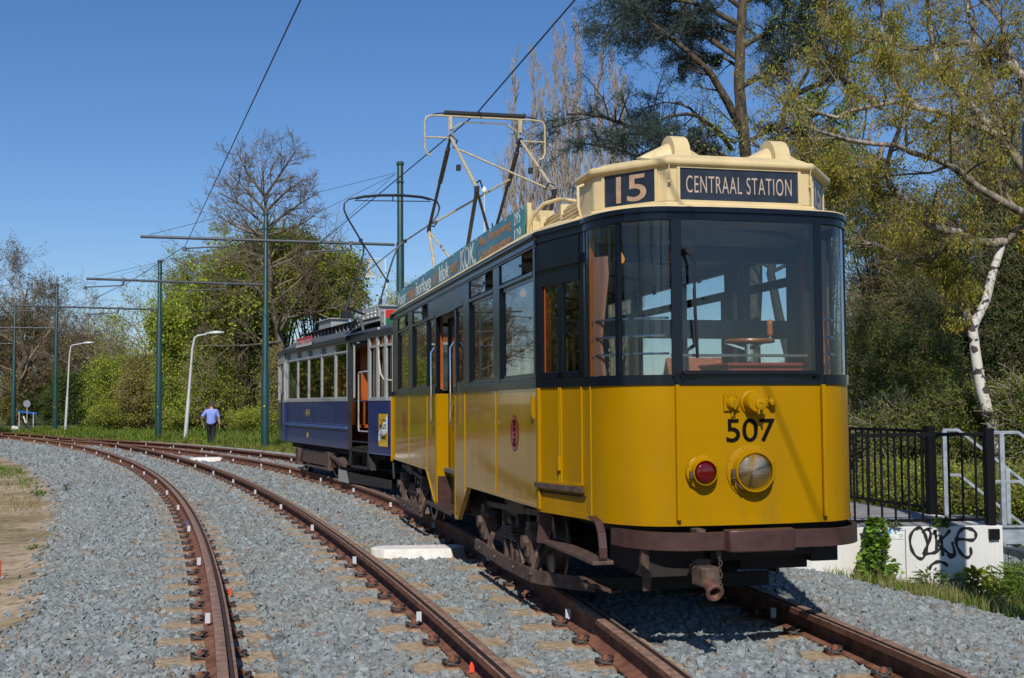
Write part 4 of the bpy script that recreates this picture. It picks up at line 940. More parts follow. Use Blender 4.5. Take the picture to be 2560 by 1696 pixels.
b = MB(); b.strip(bfar(), .62, 1.50, .03); b.build('dash_panel', m_blu, tb, smooth=True)
b = MB(); b.strip(bfront(.006), .60, .66, -.02); b.build('dash_rim', m_blul, tb, smooth=True)
# window frames
wins_b = [(-5.66, -4.62), (-4.54, -3.44), (-3.36, -2.38), (-2.30, -1.24)]
for s in (-1, 1):
    b = MB(); xo, xi = s*(WB+.004), s*(WB-.04)
    E = [S0+.0]+[-6.60, -5.78]+[v for w_ in wins_b for v in w_]+[S1]
    for i in range(0, len(E), 2): b.b2(xo, xi, E[i], E[i+1], 1.56, 2.60)
    b.b2(xo+s*.006, xi, S0, S1, 1.50, 1.565); b.b2(xo+s*.004, xi, S0, S1, 2.40, 2.435); b.b2(xo, xi, S0, S1, 2.575, 2.61)
    if s > 0: b.b2(xo, xi, -9.0, S0, 1.5, 1.56); b.b2(xo, xi, -9.0, -8.9, 1.5, 2.6); b.b2(xo, xi, -8.0, -7.9, 1.5, 2.6); b.b2(xo, xi, -9.0, S0, 2.4, 2.6)
    b.build('window_wall', m_gry, tb, bevel=.004)
    for k, (y0, y1) in enumerate(wins_b+[(-6.60, -5.78)]):
        f = MB(); xf = s*(WB-.02)
        for a0, a1, c0, c1 in ((y0, y0+.02, 1.565, 2.40), (y1-.02, y1, 1.565, 2.40), (y0, y1, 1.565, 1.585), (y0, y1, 2.38, 2.40)): f.b2(xf-.01, xf+.01, a0, a1, c0, c1)
        fo = f.build('window_frame', m_gry, tb)
        g = MB(); g.b2(xf-.002, xf+.002, y0+.018, y1-.018, 1.58, 2.385); g.build('pane', GLD if s < 0 else GLR, fo)
        g = MB(); g.b2(xf-.002, xf+.002, y0+.02, y1-.02, 2.437, 2.575); g.build('vent_light', m_vent if k < 4 else GLD, fo)
    if s < 0:
        b = MB()
        for y0, y1 in wins_b: b.b2(s*(WB-.0), s*(WB-.015), y1-.28, y1-.02, 2.45, 2.565)
        b.build('vent_grille', mat('vent_grey', (.16, .16, .15), .6), tb)
# platform windows
b = MB(); C = bfront()
def pp(P, i): return P[i]
b.strip(C, 1.50, 1.56, -.035); b.strip(C, 2.40, 2.44, -.035); b.strip(C, 2.58, 2.62, -.035)
n = len(C)
for i in (0, n-2): b.strip([C[i], (C[i][0]+(C[i+1][0]-C[i][0])*.10, C[i][1]+(C[i+1][1]-C[i][1])*.10)], 1.5, 2.62, -.04)
def frac(a, c, t0, t1): return [(a[0]+(c[0]-a[0])*t, a[1]+(c[1]-a[1])*t) for t in (t0, t1)]
b.strip(frac(C[0], C[1], .48, .58), 1.5, 2.62, -.04); b.strip(frac(C[0], C[1], .93, 1.03), 1.5, 2.62, -.04)
b.strip(frac(C[-1], C[-2], .93, 1.03), 1.5, 2.62, .04)
for i in (3, 6, n-7, n-4): b.strip(frac(C[i], C[i+1], 0, .35), 1.5, 2.62, -.04)
b.build('end_window_frame', m_gry, tb, bevel=.003)
g = MB(); g.strip(bfront(-.015), 1.56, 2.40, -.003); g.build('end_glass', GLD, tb)
g = MB(); g.strip(bfront(-.015), 2.44, 2.58, -.003); g.build('end_vent_glass', mat('amber_glass', (.30, .09, .02), .25), tb)
b = MB(); C2_ = bfar(); b.strip(C2_, 1.50, 1.56, .035); b.strip(C2_, 2.4, 2.62, .035)
for i in (0, 1, 4, 8, 11, 14, 17): 
    if i+1 < len(C2_): b.strip(frac(C2_[i], C2_[i+1], 0, .25), 1.5, 2.62, .04)
b.build('end_window_frame', m_gry, tb)
# door opening: black frame, interior wooden door, handrail
b = MB(); b.b2(-WB-.004, -WB+.05, S0-.12, S0, .62, 2.62); b.b2(-WB+.0, -WB+.06, -8.14, -8.08, .62, 2.62); b.b2(-WB+.0, -WB+.08, -8.1, S0, 2.56, 2.68)
b.b2(-WB-.0, -WB+.02, -7.05, -6.98, 1.5, 2.55); b.build('door_post', m_roofd, tb)
b = MB(); b.b2(-WB+.01, -WB+.04, -7.06, -7.0, 1.56, 2.52); b.build('door_edge', m_gry, tb)
b = MB(); b.b2(-.80, -.76, -8.05, -7.6, .70, 1.98); b.b2(-.78, .4, -8.6, -8.55, .7, 1.95); b.b2(-.75, .75, S0-.02, S0+.02, 1.5, 2.5); b.build('folded_door', m_wood, tb)
b = MB(); b.tube([(-.985, -8.12, 2.0), (-1.03, -8.05, 2.01), (-1.04, -7.62, 2.0), (-1.04, -7.60, 1.96), (-1.04, -7.60, 1.02), (-1.04, -7.63, .97), (-1.0, -8.1, .97)], .014, 8); b.build('grab_rail', m_gry, tb, smooth=True)
b = MB(); b.tube([(-1.0, -7.0, 1.5), (-1.0, -8.1, 1.5)], .014, 6); b.tube([(-1.0, -7.0, .78), (-1.0, -8.1, .78)], .014, 6); b.cyl((-.82, -7.72, 1.2), (-.82, -7.72, 1.5), .012, 6); b.build('gate_bar', m_black, tb)
# steps
b = MB(); b.b2(-1.02, -.76, -8.0, -6.95, .31, .335); b.add([(-1.0, -6.95, .335), (-1.0, -6.7, .335), (-1.0, -6.85, .64), (-1.0, -7.0, .64), (-.97, -6.95, .335), (-.97, -6.7, .335), (-.97, -6.85, .64), (-.97, -7.0, .64)], [(0, 1, 2, 3), (4, 5, 6, 7), (0, 1, 5, 4), (1, 2, 6, 5)]); b.b2(-.80, -.76, -8.0, -6.95, .335, .62); b.b2(-1.0, -.8, -8.0, -6.8, .60, .63)
b.add([(-1.0, -8.0, .335), (-1.0, -8.25, .31), (-1.0, -8.02, .62), (-.9, -8.0, .335), (-.9, -8.25, .31), (-.9, -8.02, .62)], [(0, 1, 2), (3, 4, 5), (0, 1, 4, 3), (1, 2, 5, 4)]); b.build('entrance_step', m_dark, tb)
# roof
b = MB(); P = []
yy = [S0-.05, S0+.2, -5, -3, S1]
for y in yy: P.append([(x*(WB+.07), y, z) for x, z in ((-1, 2.60), (-1.0, 2.65), (-.97, 2.70), (-.88, 2.78), (-.75, 2.85), (-.62, 2.89), (.62, 2.89), (.75, 2.85), (.88, 2.78), (.97, 2.70), (1.0, 2.65), (1, 2.60))])
b.grid(P); b.mi = 0
b.build('roof', m_roofg, tb, smooth=True)
b = MB()
for s in (-1, 1): b.b2(s*(WB+.075), s*(WB+.01), S0, S1, 2.60, 2.685)
def canopy(c, z0, sg):
    b.strip(c, 2.60, 2.69, -.03*sg)
canopy(bfront(.03), 2.6, 1); canopy(bfar(.03), 2.6, -1)
b.build('roof_edge', m_roofd, tb, smooth=True)
for C_, ya in ((bfront(.03), S0-.05), (bfar(.03), S1)):
    full = C_+([(WB+.05, ya), (0, ya), (-WB-.05, ya)])
    cy = (min(p[1] for p in full)+max(p[1] for p in full))/2
    b = MB(); b.grid([[(x*k, cy+(y-cy)*k if abs(y-ya) > .01 else y, 2.69+dz) for x, y in full] for k, dz in ((1, 0), (.93, .05), (.8, .10), (.55, .15), (.3, .18), (.02, .19))], closed_u=True)
    b.build('platform_roof', m_roofd, tb, smooth='all')
b = MB()     # round headed end of the clerestory
b.b2(-.55, .55, S0+.25, S1+.2, 2.86, 3.04); b.b2(-.62, .62, S0+.2, S1+.3, 3.04, 3.06)
for s in (-1, 1):
    for y in np.arange(S0+.4, S1, .32): b.box((s*.56, y, 2.95), (.02, .02, .17), rx=.35)
b.build('clerestory', m_roofd, tb, bevel=.004)
b = MB()
for s in (-1, 1):
    for y in np.arange(S0+.35, S1, .32): b.box((s*.575, y, 2.95), (.012, .018, .16), rx=-.5)
b.build('clerestory_strut', m_gry, tb)
b = MB(); b.b2(-.66, -.30, -4.0, -2.9, 3.04, 3.20); b.b2(-.70, -.26, -4.05, -2.85, 3.20, 3.225); b.build('roof_box', m_gry, tb, bevel=.006)
b = MB(); b.tube([(-.9+.0*t, -6.95-.45*cos(t), 2.71+.30*sin(t)) for t in np.linspace(0, pi, 17)], .022, 6); b.build('canopy_arch', m_roofg, tb, smooth=True)
# resistor case between the pantograph feet
b = MB(); b.b2(-.62, -.56, -7.4, -5.9, 3.02, 3.20); b.b2(-.6, .6, -7.45, -7.40, 3.0, 3.22); b.b2(-.6, .6, -5.9, -5.85, 3.0, 3.22); b.b2(-.62, .62, -7.5, -5.8, 3.20, 3.225); b.b2(-.6, .6, -7.4, -5.9, 2.94, 3.0); b.build('resistor_case', m_gry, tb)
b = MB()
for y in (-7.2, -6.95, -6.7, -6.4, -6.15): b.lathe([(.03, 3.02), (.045, 3.05), (.02, 3.08), (.045, 3.11), (.02, 3.14), (.03, 3.18)], 10, Matrix.Translation((-.60, y, 0)))
b.build('insulator', m_white, tb, smooth=True)
# route box above the front, red over green
rb_ = MB(); rb_.b2(-.62, .22, -7.80, -7.55, 2.82, 3.12); ro = rb_.build('route_box', m_gry, tb, bevel=.005)
b = MB(); b.b2(-.60, .21, -7.81, -7.80, 2.97, 3.11); b.build('red_panel', m_srd, ro); b = MB(); b.b2(-.60, .21, -7.81, -7.80, 2.83, 2.97); b.build('green_panel', m_sgr, ro)
b = MB(); b.b2(-.625, -.62, -7.79, -7.56, 2.83, 3.11); b.build('white_panel', m_vent, ro)
fit(text('route_number', '12', .2, basis((-.627, -7.675, 2.97), (0, -1, 0), (0, 0, 1)), m_numblk, ro), .15, .24)
# red topped route board on the side
b = MB(); b.box((-1.085, -3.35, 2.745), (.012, 1.45, .17), ry=.12); bd = b.build('route_board', mat('board_grey', (.40, .41, .38), .6), tb)
b = MB(); b.box((-1.085, -3.35, 2.835), (.016, 1.47, .035), ry=.12); b.box((-1.09, -4.07, 2.79), (.016, .07, .10)); b.box((-1.089, -3.30, 2.77), (.016, .04, .12)); b.build('board_edge', m_srd, bd)
m_pnk = mat('board_letter', (.42, .10, .09), .6)
fit(text('board_lettering', 'DAMRAK', .1, basis((-1.096, -2.95, 2.75), (0, -1, 0), (0, 0, 1)), m_pnk, bd), .56, .09); fit(text('board_lettering', 'CENTRUM', .1, basis((-1.096, -3.68, 2.75), (0, -1, 0), (0, 0, 1)), m_pnk, bd), .56, .09)
fit(text('fleet_number', '454', .2, basis((-WB-.003, -3.35, 1.27), (0, -1, 0), (0, 0, 1)), m_gold, tb), .40, .15)
b = MB(); b.b2(-WB-.004, -WB, -3.42, -3.28, .76, .86); b.build('crest', m_gold, tb)
# tobacco advertisement
ax, ay0, ay1, az0, az1 = -.972, -8.70, -9.22, .74, 1.28
b = MB(); b.b2(ax-.012, ax-.02, ay0, ay1, az0, az1); m_adv = mat('enamel_yellow', (.72, .46, .005), .25, coat=.6); ad = b.build('enamel_advert', m_adv, tb, bevel=.002)
def P2(u, v): return (ax-.0215, ay0+(ay1-ay0)*u, az0+(az1-az0)*v)
b = MB(); b.add([P2(0, .14), P2(0, .42), P2(1, .98), P2(1, .46)], [(0, 1, 2, 3)]); b.build('white_band', m_white, ad)
b = MB(); b.add([(ax-.023, *P2(.28, .86)[1:]), (ax-.023, *P2(.38, .86)[1:]), (ax-.023, *P2(.35, .28)[1:]), (ax-.023, *P2(.31, .28)[1:])], [(0, 1, 2, 3)]); c_ = P2(.33, .15); b.lathe([(.018, 0), (.018, .001), (0, .001)], 16, Matrix.Translation((ax-.022, c_[1], c_[2])) @ Matrix.Rotation(-pi/2, 4, 'Y')); b.build('exclamation_mark', m_srd, ad)
for tx, u, v, ww, hh in (('VAN', .70, .80, .16, .045), ("NELLE'S", .50, .62, .38, .075), ('TABAK', .50, .30, .34, .075)):
    c_ = P2(u, v); fit(text('advert_lettering', tx, .1, basis((ax-.0245, c_[1], c_[2]), (0, -1, 0), (0, 0, 1)), m_numblk, ad), ww, hh)
# floor, interior
b = MB(); b.b2(-.95, .95, -9.1, S1, .60, .66); b.b2(-.7, .7, S1, .6, .60, .66); b.build('floor', m_dark, tb)
b = MB(); b.b2(-.9, .9, S0+.1, S1, 2.55, 2.58); b.b2(-.9, .9, S1-.02, S1, .7, 2.55); b.build('ceiling', m_ceil, tb)
for y in np.arange(-6.3, -1.3, .8): b = MB(); b.b2(-.9, -.35, y, y+.4, 1.0, 1.06); b.b2(-.9, -.35, y+.4, y+.45, 1.0, 1.62); b.build('seat', m_wood, tb)
b = MB()
for y in (-5.74, -4.58, -3.4, -2.34): b.b2(-.95, -.91, y-.09, y+.09, 1.56, 2.5)
b.b2(-.9, -.2, -5.9, -5.86, .7, 2.5); b.build('window_lining', m_wood, tb)
# truck
b = MB(); b.b2(-.85, .85, -8.6, -1.1, .50, .62); b.b2(-.6, .6, -6, -2, .2, .5)
b.build('underframe', m_dark, tb)
for s in (-1, 1):
    b = MB(); b.b2(s*.92, s*.86, -5.4, -1.9, .22, .50)
    for y in (-5.05, -2.3): b.box((s*.93, y, .32), (.14, .28, .34)); b.box((s*.95, y, .45), (.10, .16, .12)); b.beam((s*.93, y-.3, .5), (s*.93, y-.1, .2), .05, .05); b.beam((s*.93, y+.3, .5), (s*.93, y+.1, .2), .05, .05)
    b.beam((s*.95, -5.2, .45), (s*.95, -6.3, .30), .06, .06); b.b2(s*.94, s*.88, -4.6, -2.8, .14, .18)
    b.cyl((s*.93, -5.9, .36), (s*.93, -6.15, .36), .09, 12)
    b.build('truck_frame', m_und, tb, bevel=.006)
for y in (-5.05, -2.3):
    for s in (-1, 1):
        wb = MB(); wb.lathe([(.38, -.03), (.38, -.01), (.355, .0), (.35, .085), (.30, .09), (.28, .05), (.1, .05), (.02, .09)], 32, Matrix.Translation((s*.70, y, .352)) @ Matrix.Rotation(s*pi/2, 4, 'Y')); wb.build('wheel', m_tyre, tb, smooth=True)
# lifeguard: pale box with a long board
b = MB(); b.prism([(-5.95, .02), (-5.95, .20), (-6.35, .20), (-9.3, .20), (-9.3, .06), (-6.9, .02)], Lx, -.98, -.94); b.b2(-.98, -.6, -5.97, -5.93, .02, .2); b.build('lifeguard_board', m_dark, tb)
b = MB(); b.add([(-.985, -5.93, .0), (-.985, -5.93, .22), (-.985, -6.55, .22), (-.985, -6.75, .0), (-.6, -5.93, .0), (-.6, -5.93, .22)], [(0, 1, 2, 3), (0, 1, 5, 4)]); b.build('lifeguard_panel', mat('pale_grey_board', (.33, .32, .29), .7), tb)
# curved rail and lamp bracket at the far corner
b = MB(); b.tube([(-1.02, -1.0, 1.72), (-1.06, -.9, 1.68), (-1.06, -.9, .9), (-1.02, -1.0, .86)], .014, 6); b.build('grab_rail', m_black, tb)
# trolley rope in front
b = MB(); b.tube([(-.96, -8.62, 2.72), (-.985, -8.66, 2.6), (-.99, -8.72, 2.2), (-.99, -8.82, 1.95), (-.98, -9.0, 1.85), (-.93, -9.3, 1.83)], .014, 6); b.cyl((-.96, -8.62, 2.66), (-.96, -8.62, 2.74), .025, 8); b.build('rope', m_rope, tb, smooth=True)
# pantograph
pg2 = bpy.data.objects.new('pantograph', None); COL.objects.link(pg2); pg2.parent = tb
def scl(y): return y
HB = -6.75
def bp(xd, yd, y=None):                # x, z in the tram's frame of a point on its cross plane
    y = HB if y is None else y
    r = Vector(ray(xd*1.0815, yd*1.0815)); c = Vector((0, 0, CAMZ)); o = BO+BD*y
    t = (o-c).dot(BD)/r.dot(BD); p = c+r*t-BO; return (p.dot(BN), y, p.z)
b = MB(); b.tube([bp(822, 459), bp(840, 455), bp(880, 452), bp(930, 452), bp(975, 456), bp(993, 461)], .026, 8); b.build('contact_strip', m_black, pg2)
b = MB(); b.tube([bp(820, 464), bp(996, 466)], .010, 6); b.tube([bp(908, 453), bp(908, 464)], .012, 6)
b.tube([bp(820, 458), bp(806, 461), bp(796, 470), bp(795, 485), bp(802, 502), bp(834, 556), bp(841, 572), bp(840, 588), bp(822, 645), bp(800, 712)], .017, 6)
b.tube([bp(993, 460), bp(1010, 466), bp(1016, 480), bp(1012, 496), bp(1002, 510), bp(985, 525), bp(932, 560), bp(918, 575), bp(908, 600), bp(892, 650), bp(876, 706)], .017, 6)
b.tube([bp(834, 556), bp(896, 652)], .014, 6); b.tube([bp(936, 558), bp(826, 645)], .012, 6)
for q in (bp(834, 556), bp(936, 558), bp(895, 650), bp(822, 648)): b.box(q, (.06, .06, .06))
b.build('pantograph_frame', m_black, pg2, smooth=True)
b = MB()
for q in (bp(800, 712), bp(876, 706)):
    x_ = q[0]; b.tube([(x_-.03, HB, 3.06), (x_+.04, HB, q[2]+.12)], .035, 8); b.tube([(x_, HB, 3.22), (x_+.35, HB, 3.10)], .022, 6); b.box((x_, HB, 3.08), (.16, .2, .12))
b.build('pantograph_foot', m_black, pg2)
# far route number plate seen from behind: mirrored 12 cut out in a light frame
q0 = bp(840, 640, -6.5); q1 = bp(893, 600, -6.5); xm = (q0[0]+q1[0])/2; zm = (q0[2]+q1[2])/2; ww = q1[0]-q0[0]; hh = q1[2]-q0[2]
b = MB(); b.tube([(q0[0], -6.5, q0[2]), (q1[0], -6.5, q0[2])], .008, 5); b.tube([(q0[0], -6.5, q1[2]), (q1[0], -6.5, q1[2])], .008, 5); b.tube([(q1[0]-.02, -6.5, q1[2]), (q1[0]+.03, -6.5, 3.1)], .012, 5); nb = b.build('number_frame', m_white, pg2)
fit(text('route_number', '12', .5, basis((xm-.02, -6.49, zm), (1, 0, 0), (0, 0, 1)), mat('number_cream', (.45, .42, .33), .6), nb, mirror=True, depth=.004, bold=.004), ww*.72, hh*.92)
# lamp shade seen in the window
b = MB(); b.lathe([(.10, .12), (.17, 0)], 16, Matrix.Translation((-.7, -4.95, 1.82))); b.build('table_lamp', mat('lampshade_green', (.12, .3, .25), .7, trans=.3), tb)
b = MB(); b.tube([(-.99, -9.55, .5), (-.99, -9.6, .25)], .02, 6); b.build('hose', m_black, tb)
# ================================================================== MASTS, WIRES, LAMPS, PERSON, PLATFORM
m_mast = mat('mast_green', (.012, .052, .048), .42, coat=.2, var=.12, vscale=2)
m_arm = mat('arm_grey', (.10, .11, .115), .5, metal=.3)
m_galv = mat('galvanised_steel', (.38, .42, .45), .45, metal=.35, var=.2, vscale=14)
m_lampg = mat('lamp_post_grey', (.55, .55, .54), .45, metal=.2)
m_fence = mat('fence_black', (.006, .006, .007), .5, spec=.2)
def mast(x, y, top, steps, r, label, sticker=False, zb=-.35):
    t = thing('catenary_mast', label, 'overhead line mast', (x, y, zb), 0, 'green catenary masts')
    b = MB(); z = [0, steps[0]-zb, steps[0]-zb+.12, steps[1]-zb, steps[1]-zb+.08, top-zb]
    b.lathe([(r[0], z[0]), (r[0], z[1]), (r[1], z[2]), (r[1], z[3]), (r[2], z[4]), (r[2], z[5]), (r[2]*.95, z[5]+.01)], 20)
    b.build('pole', m_mast, t, smooth=True)
    b = MB(); b.lathe([(r[2]*1.25, top-zb-.10), (r[2]*1.25, top-zb-.02)], 16); b.lathe([(r[0]*1.9, 0), (r[0]*1.9, .12)], 6) if 0 else None
    b.lathe([(r[2]*1.22, top-zb-.65), (r[2]*1.22, top-zb-.6)], 16); b.build('collar', m_mast, t)
    if sticker: b = MB(); b.lathe([(.03, 0), (.03, .004), (0, .004)], 12, Matrix.Translation((0, -r[0]-.001, 1.75)) @ Matrix.Rotation(pi/2, 4, 'X')); b.build('yellow_marker', m_adv, t)
    return t
def arm(a, c, label, name='cross_arm', hold=()):
    t = thing(name, label, 'catenary arm', a, 0, 'arms over the tracks'); a = Vector(a); c = Vector(c); d = c-a
    b = MB(); b.tube([(0, 0, 0), d], .045, 10); b.build('arm_tube', m_arm, t, smooth=True)
    for k in hold:
        b = MB(); p = d*k; h = d.normalized(); b.cyl(p, p+Vector((0, 0, -.22)), .03, 8); b.box(p, (.12, .12, .12)); b.tube([p+Vector((0, 0, -.2)), p+h*1.25+Vector((0, 0, -.30))], .026, 6); b.box(p+h*1.3+Vector((0, 0, -.33)), (.10, .10, .12)); b.build('pull_off', m_arm, t)
    return t
def W3(x, y, D): return at(x*1.0815, y*1.0815, D)
P0 = W3(925, 375, 36.); P1 = W3(615, 492, 44.6); P2 = W3(370, 602, 55.); P3 = W3(132, 657, 78.7); P4 = W3(35, 702, 100.)
mast(P0.x, 36., P0.z, (2.9, 6.35), (.15, .12, .095), 'green mast standing behind the gap between the two trams', zb=-.3)
mast(P1.x, 44.6, P1.z, (2.6, 4.95), (.155, .12, .088), 'tallest looking green mast just left of the blue tram', True)
mast(P2.x, 55., P2.z, (1.9+1.0, 4.9+.8), (.155, .125, .095), 'green mast between the two street lamps', True)
mast(P3.x, 78.7, P3.z, (3.2, 6.4), (.16, .13, .10), 'green mast left of the far street lamp', True)
mast(P4.x, 100., P4.z, (3.2, 6.6), (.18, .14, .11), 'green mast farthest left by the brown tree trunk')
mast(4.36, 9.6, 8.3, (3.70, 7.0), (.145, .085, .08), 'green mast at the right edge of the view in front of the platform wall', zb=-.75)
a0 = W3(912, 566, 36.); e0 = at(351, 591.6, 33.9); e0.z = a0.z
arm(a0, e0, 'nearest grey cross arm reaching left over both tracks from the mast behind the trams', hold=(.18, .66))
a1 = W3(608, 659, 44.6); e1 = at(216, 698.6, 42.); e1.z = a1.z
arm(a1, e1, 'middle grey cross arm reaching left from the mast beside the blue tram', hold=(.22, .80))
a2 = W3(364, 716, 55.); e2 = at(33, 763.5, 52.2); e2.z = a2.z
arm(a2, e2, 'grey cross arm reaching left from the mast between the lamps', hold=(.28, .85))
a3 = W3(127, 759, 78.7); arm(a3, a3+Vector((-9, -2.5, .0)), 'farthest grey cross arm, held by the mast left of the far lamp', hold=(.3,))
a4 = W3(33, 795, 100.); arm(a4, a4+Vector((-9, -2.5, .0)), 'low grey cross arm of the farthest mast at the left edge', hold=())
m_wire = mat('wire_black', (.015, .015, .016), .5)
def wire(pts, label, r=.010, sag=0., cat='overhead wire', name='wire'):
    b = MB(); P = []
    for a, c in zip(pts[:-1], pts[1:]):
        a = Vector(a); c = Vector(c)
        for k in range(9):
            if k == 8 and c is not Vector(pts[-1]) and (c-Vector(pts[-1])).length > .01: continue
            t = k/8; P.append(a.lerp(c, t)-Vector((0, 0, sag*4*t*(1-t))))
    b.tube(P, r, 5); return tag(b.build(name, m_wire), label, cat, 'overhead wires')
# contact wires
w1 = W3(428, 569, 34.4); n1 = W3(695, 0, 13.3); ext = n1+(n1-w1)*.62
wB = W3(362, 617, 53.5); wC = W3(212, 695, 62.)
wire([ext, n1, w1, W3(300, 652, 44.), W3(205, 698, 55), W3(60, 745, 75)], 'contact wire of the left track coming down steeply from the top of the view')
hp = TO+TD*2.81+Vector((0, 0, 5.285))
n2 = W3(1340, 0, 12.0); f2 = W3(735, 566, 34.6)
d2 = (n2-hp); 
wire([hp+d2*1.9, hp+TN*-.1, f2, W3(560, 640, 44.5), W3(420, 676, 54)], 'contact wire lying on the pantographs of both trams')
# stays
def stay(a, c, label, r=.007): wire([a, c], label, r, 0, 'stay wire', 'stay_wire')
stay(W3(915, 400, 36), W3(345, 543, 33.9), 'long thin stay from the mast behind the trams to the tip of the nearest arm')
stay(W3(912, 404, 36), W3(622, 548, 35), 'short thin stay from the mast behind the trams down to the nearest arm')
stay(W3(914, 402, 36), W3(740, 560, 35), 'stay crossing above the blue tram pantograph', .006)
stay(W3(610, 553, 44.6), W3(218, 640, 42), 'thin stay from the middle mast to the tip of the middle arm')
stay(W3(560, 600, 44.6), W3(395, 663, 55), 'thin slanting stay between the middle arm and the mast between the lamps', .006)
stay(W3(364, 612, 55), W3(150, 671, 60), 'thin stay from the mast between the lamps towards the left trees', .006)
stay(W3(366, 615, 55), W3(218, 690, 52), 'thin stay from the mast between the lamps down to its arm', .006)
stay(W3(420, 664, 50), W3(320, 707, 55), 'short stay above the far lamp post', .006)
# street lamps
def lamp(x, y, H, r, lean, reach, label):
    t = thing('street_lamp', label, 'street lamp', (x, y, -.35), 0, 'grey street lamps')
    b = MB(); h = H+.35
    b.tube([(0, 0, 0), (lean*.4, 0, h*.40), (lean*.41, 0, h*.42), (lean*.85, 0, h*.88), (lean+.05, 0, h-.12), (lean+.2, 0, h-.03), (lean+.5, 0, h+.02), (lean+reach, 0, h+.06)], [r*1.25, r*1.2, r*.9, r*.75, r*.7, r*.65, r*.6, r*.55], 12)
    b.build('pole', m_lampg, t, smooth=True)
    b = MB(); P = []
    for k, (w_, hh) in enumerate([(.03, .03), (.13, .07), (.18, .10), (.19, .10), (.14, .08), (.04, .03)]):
        P.append([(lean+reach+k*.17-.05, w_*cos(a), h+.08+k*.006+hh*sin(a)) for a in np.linspace(0, 2*pi, 13)[:-1]])
    b.grid(P, closed_u=True); b.build('lamp_head', m_lampg, t, smooth='all')
    return t
l1 = gnd(462, 1108, -.3); lt = W3(450, 775, l1.y); lamp(l1.x, l1.y, lt.z, .075, .38, .62, 'leaning grey street lamp beside the walking man')
l2 = gnd(163, 1084, -.3); lt = W3(165, 797, l2.y); lamp(l2.x, l2.y, lt.z, .07, .25, .75, 'smaller far grey street lamp left of the green mast')
# switch lever with white weight
g = gnd(66, 1083, -.2); t = thing('point_lever', 'switch lever with a white handle and white counterweight by the far track', 'switch lever', g)
b = MB(); b.tube([(-.25, 0, 0), (0, 0, .45), (.35, 0, 0)], .05, 6); b.tube([(0, 0, .45), (-.05, 0, .62)], .06, 6); b.tube([(0, 0, .25), (-.5, 0, .27)], .04, 6); b.tube([(0, 0, .5), (.2, 0, .45), (.3, 0, .3)], .04, 6); b.build('lever_frame', m_black, t)
b = MB(); b.cyl((-.05, 0, .62), (-.2, 0, 1.05), .05, 8); b.build('handle', m_wpaint, t); b = MB(); b.cyl((-.45, 0, .27), (-.85, 0, .27), .13, 12, .19); b.build('counterweight', m_wpaint, t)
# round sign on a thin post, seen from behind
g = gnd(68, 1066, -.3); t = thing('road_sign', 'small round grey road sign seen from behind on a thin post', 'road sign', (g.x, 88, -.3))
g = at(68, 1010, 88); t.location.x = g.x
b = MB(); b.cyl((0, 0, 0), (0, 0, g.z+.6), .03, 8); b.build('post', m_lampg, t, smooth=True)
b = MB(); b.lathe([(.27, 0), (.27, .02)], 24, Matrix.Translation((0, -.03, g.z+.3)) @ Matrix.Rotation(pi/2, 4, 'X')); b.build('sign_plate', mat('sign_back_grey', (.22, .24, .28), .5), t, smooth=True)
# blue barrier far left
a_ = at(45, 1029, 92); c_ = at(92, 1034, 92); t = thing('barrier', 'low blue barrier rail behind the round sign', 'barrier', (a_.x, a_.y, -.3))
b = MB(); b.beam((0, 0, a_.z+.3), (c_.x-a_.x, 0, c_.z+.3), .06, .16); b.build('rail_bar', mat('barrier_blue', (.01, .10, .35), .4), t); b = MB(); b.cyl((.1, 0, 0), (.1, 0, a_.z+.25), .04, 8); b.cyl((1.2, 0, 0), (1.2, 0, a_.z+.2), .04, 8); b.build('post', m_lampg, t)
# ------------------------------------------------------------------ platform
yW = 12.34; PT = Vector((1.5, .18, 0)).normalized()
def plx(y): return C2[0]+sqrt((RS+.62)**2-(y-C2[1])**2)
m_wall = mat('wall_concrete', (.69, .68, .65), .8, var=.05, vscale=2.2, bump=.12, bscale=30, grime=(.45, (.36, .33, .26), .2, -.6, 5, (1, 1, .18)))
m_pave = mat('paving', (.26, .25, .245), .85, var=.25, vscale=5, bump=.1, bscale=60)
wl = Vector((plx(12.2)+.02, 12.2, 0)); wr = Vector((5.12, 12.50, 0))
t = thing('platform', 'raised tram platform with a white concrete end wall sprayed with black graffiti', 'platform')
edge = [(plx(y), y) for y in np.linspace(12.2, 34, 24)]
back = [(x+3.2, y+.75) for x, y in edge[::-1]]; back = [p for p in back if p[1] > 13.6]+[(4.92, 13.75)]
poly = edge+back+[(5.10, 12.52)]
b = MB(); b.prism([(p[0], p[1]) for p in poly], lambda a, c, d: (a, c, d), -.6, .116); b.build('platform_top', m_pave, t)
b = MB(); w0 = (wl.x-.02, wl.y-.06); w1_ = (5.13, 12.46); b.strip([w0, w1_], -1.2, .128, .12)
b.strip([w1_, (4.93, 13.8)], -1.2, .118, .1)
o = b.build('end_wall', m_wall, t, bevel=.006)
dw = Vector((w1_[0]-w0[0], w1_[1]-w0[1], 0)).normalized(); nw = Vector((dw.y, -dw.x, 0))
def on_wall(px, py, off=.004):
    r = Vector(ray(px, py)); c = Vector((0, 0, CAMZ)); q = Vector((w0[0], w0[1], 0)); tt = (q-c).dot(nw)/r.dot(nw); return c+r*tt+nw*off
b = MB(); q = on_wall(2060+481/2.376, 900+1000/2.376); b.box((q.x, q.y, -.35), (.008, .006, .92), rz=atan2(dw.y, dw.x)); b.build('wall_joint', mat('joint_dark', (.2, .19, .17), .9), t)
m_graf = mat('spray_black', (.012, .012, .014), .6)
def c7(x, y): return 2060+x/2.376, 900+y/2.376
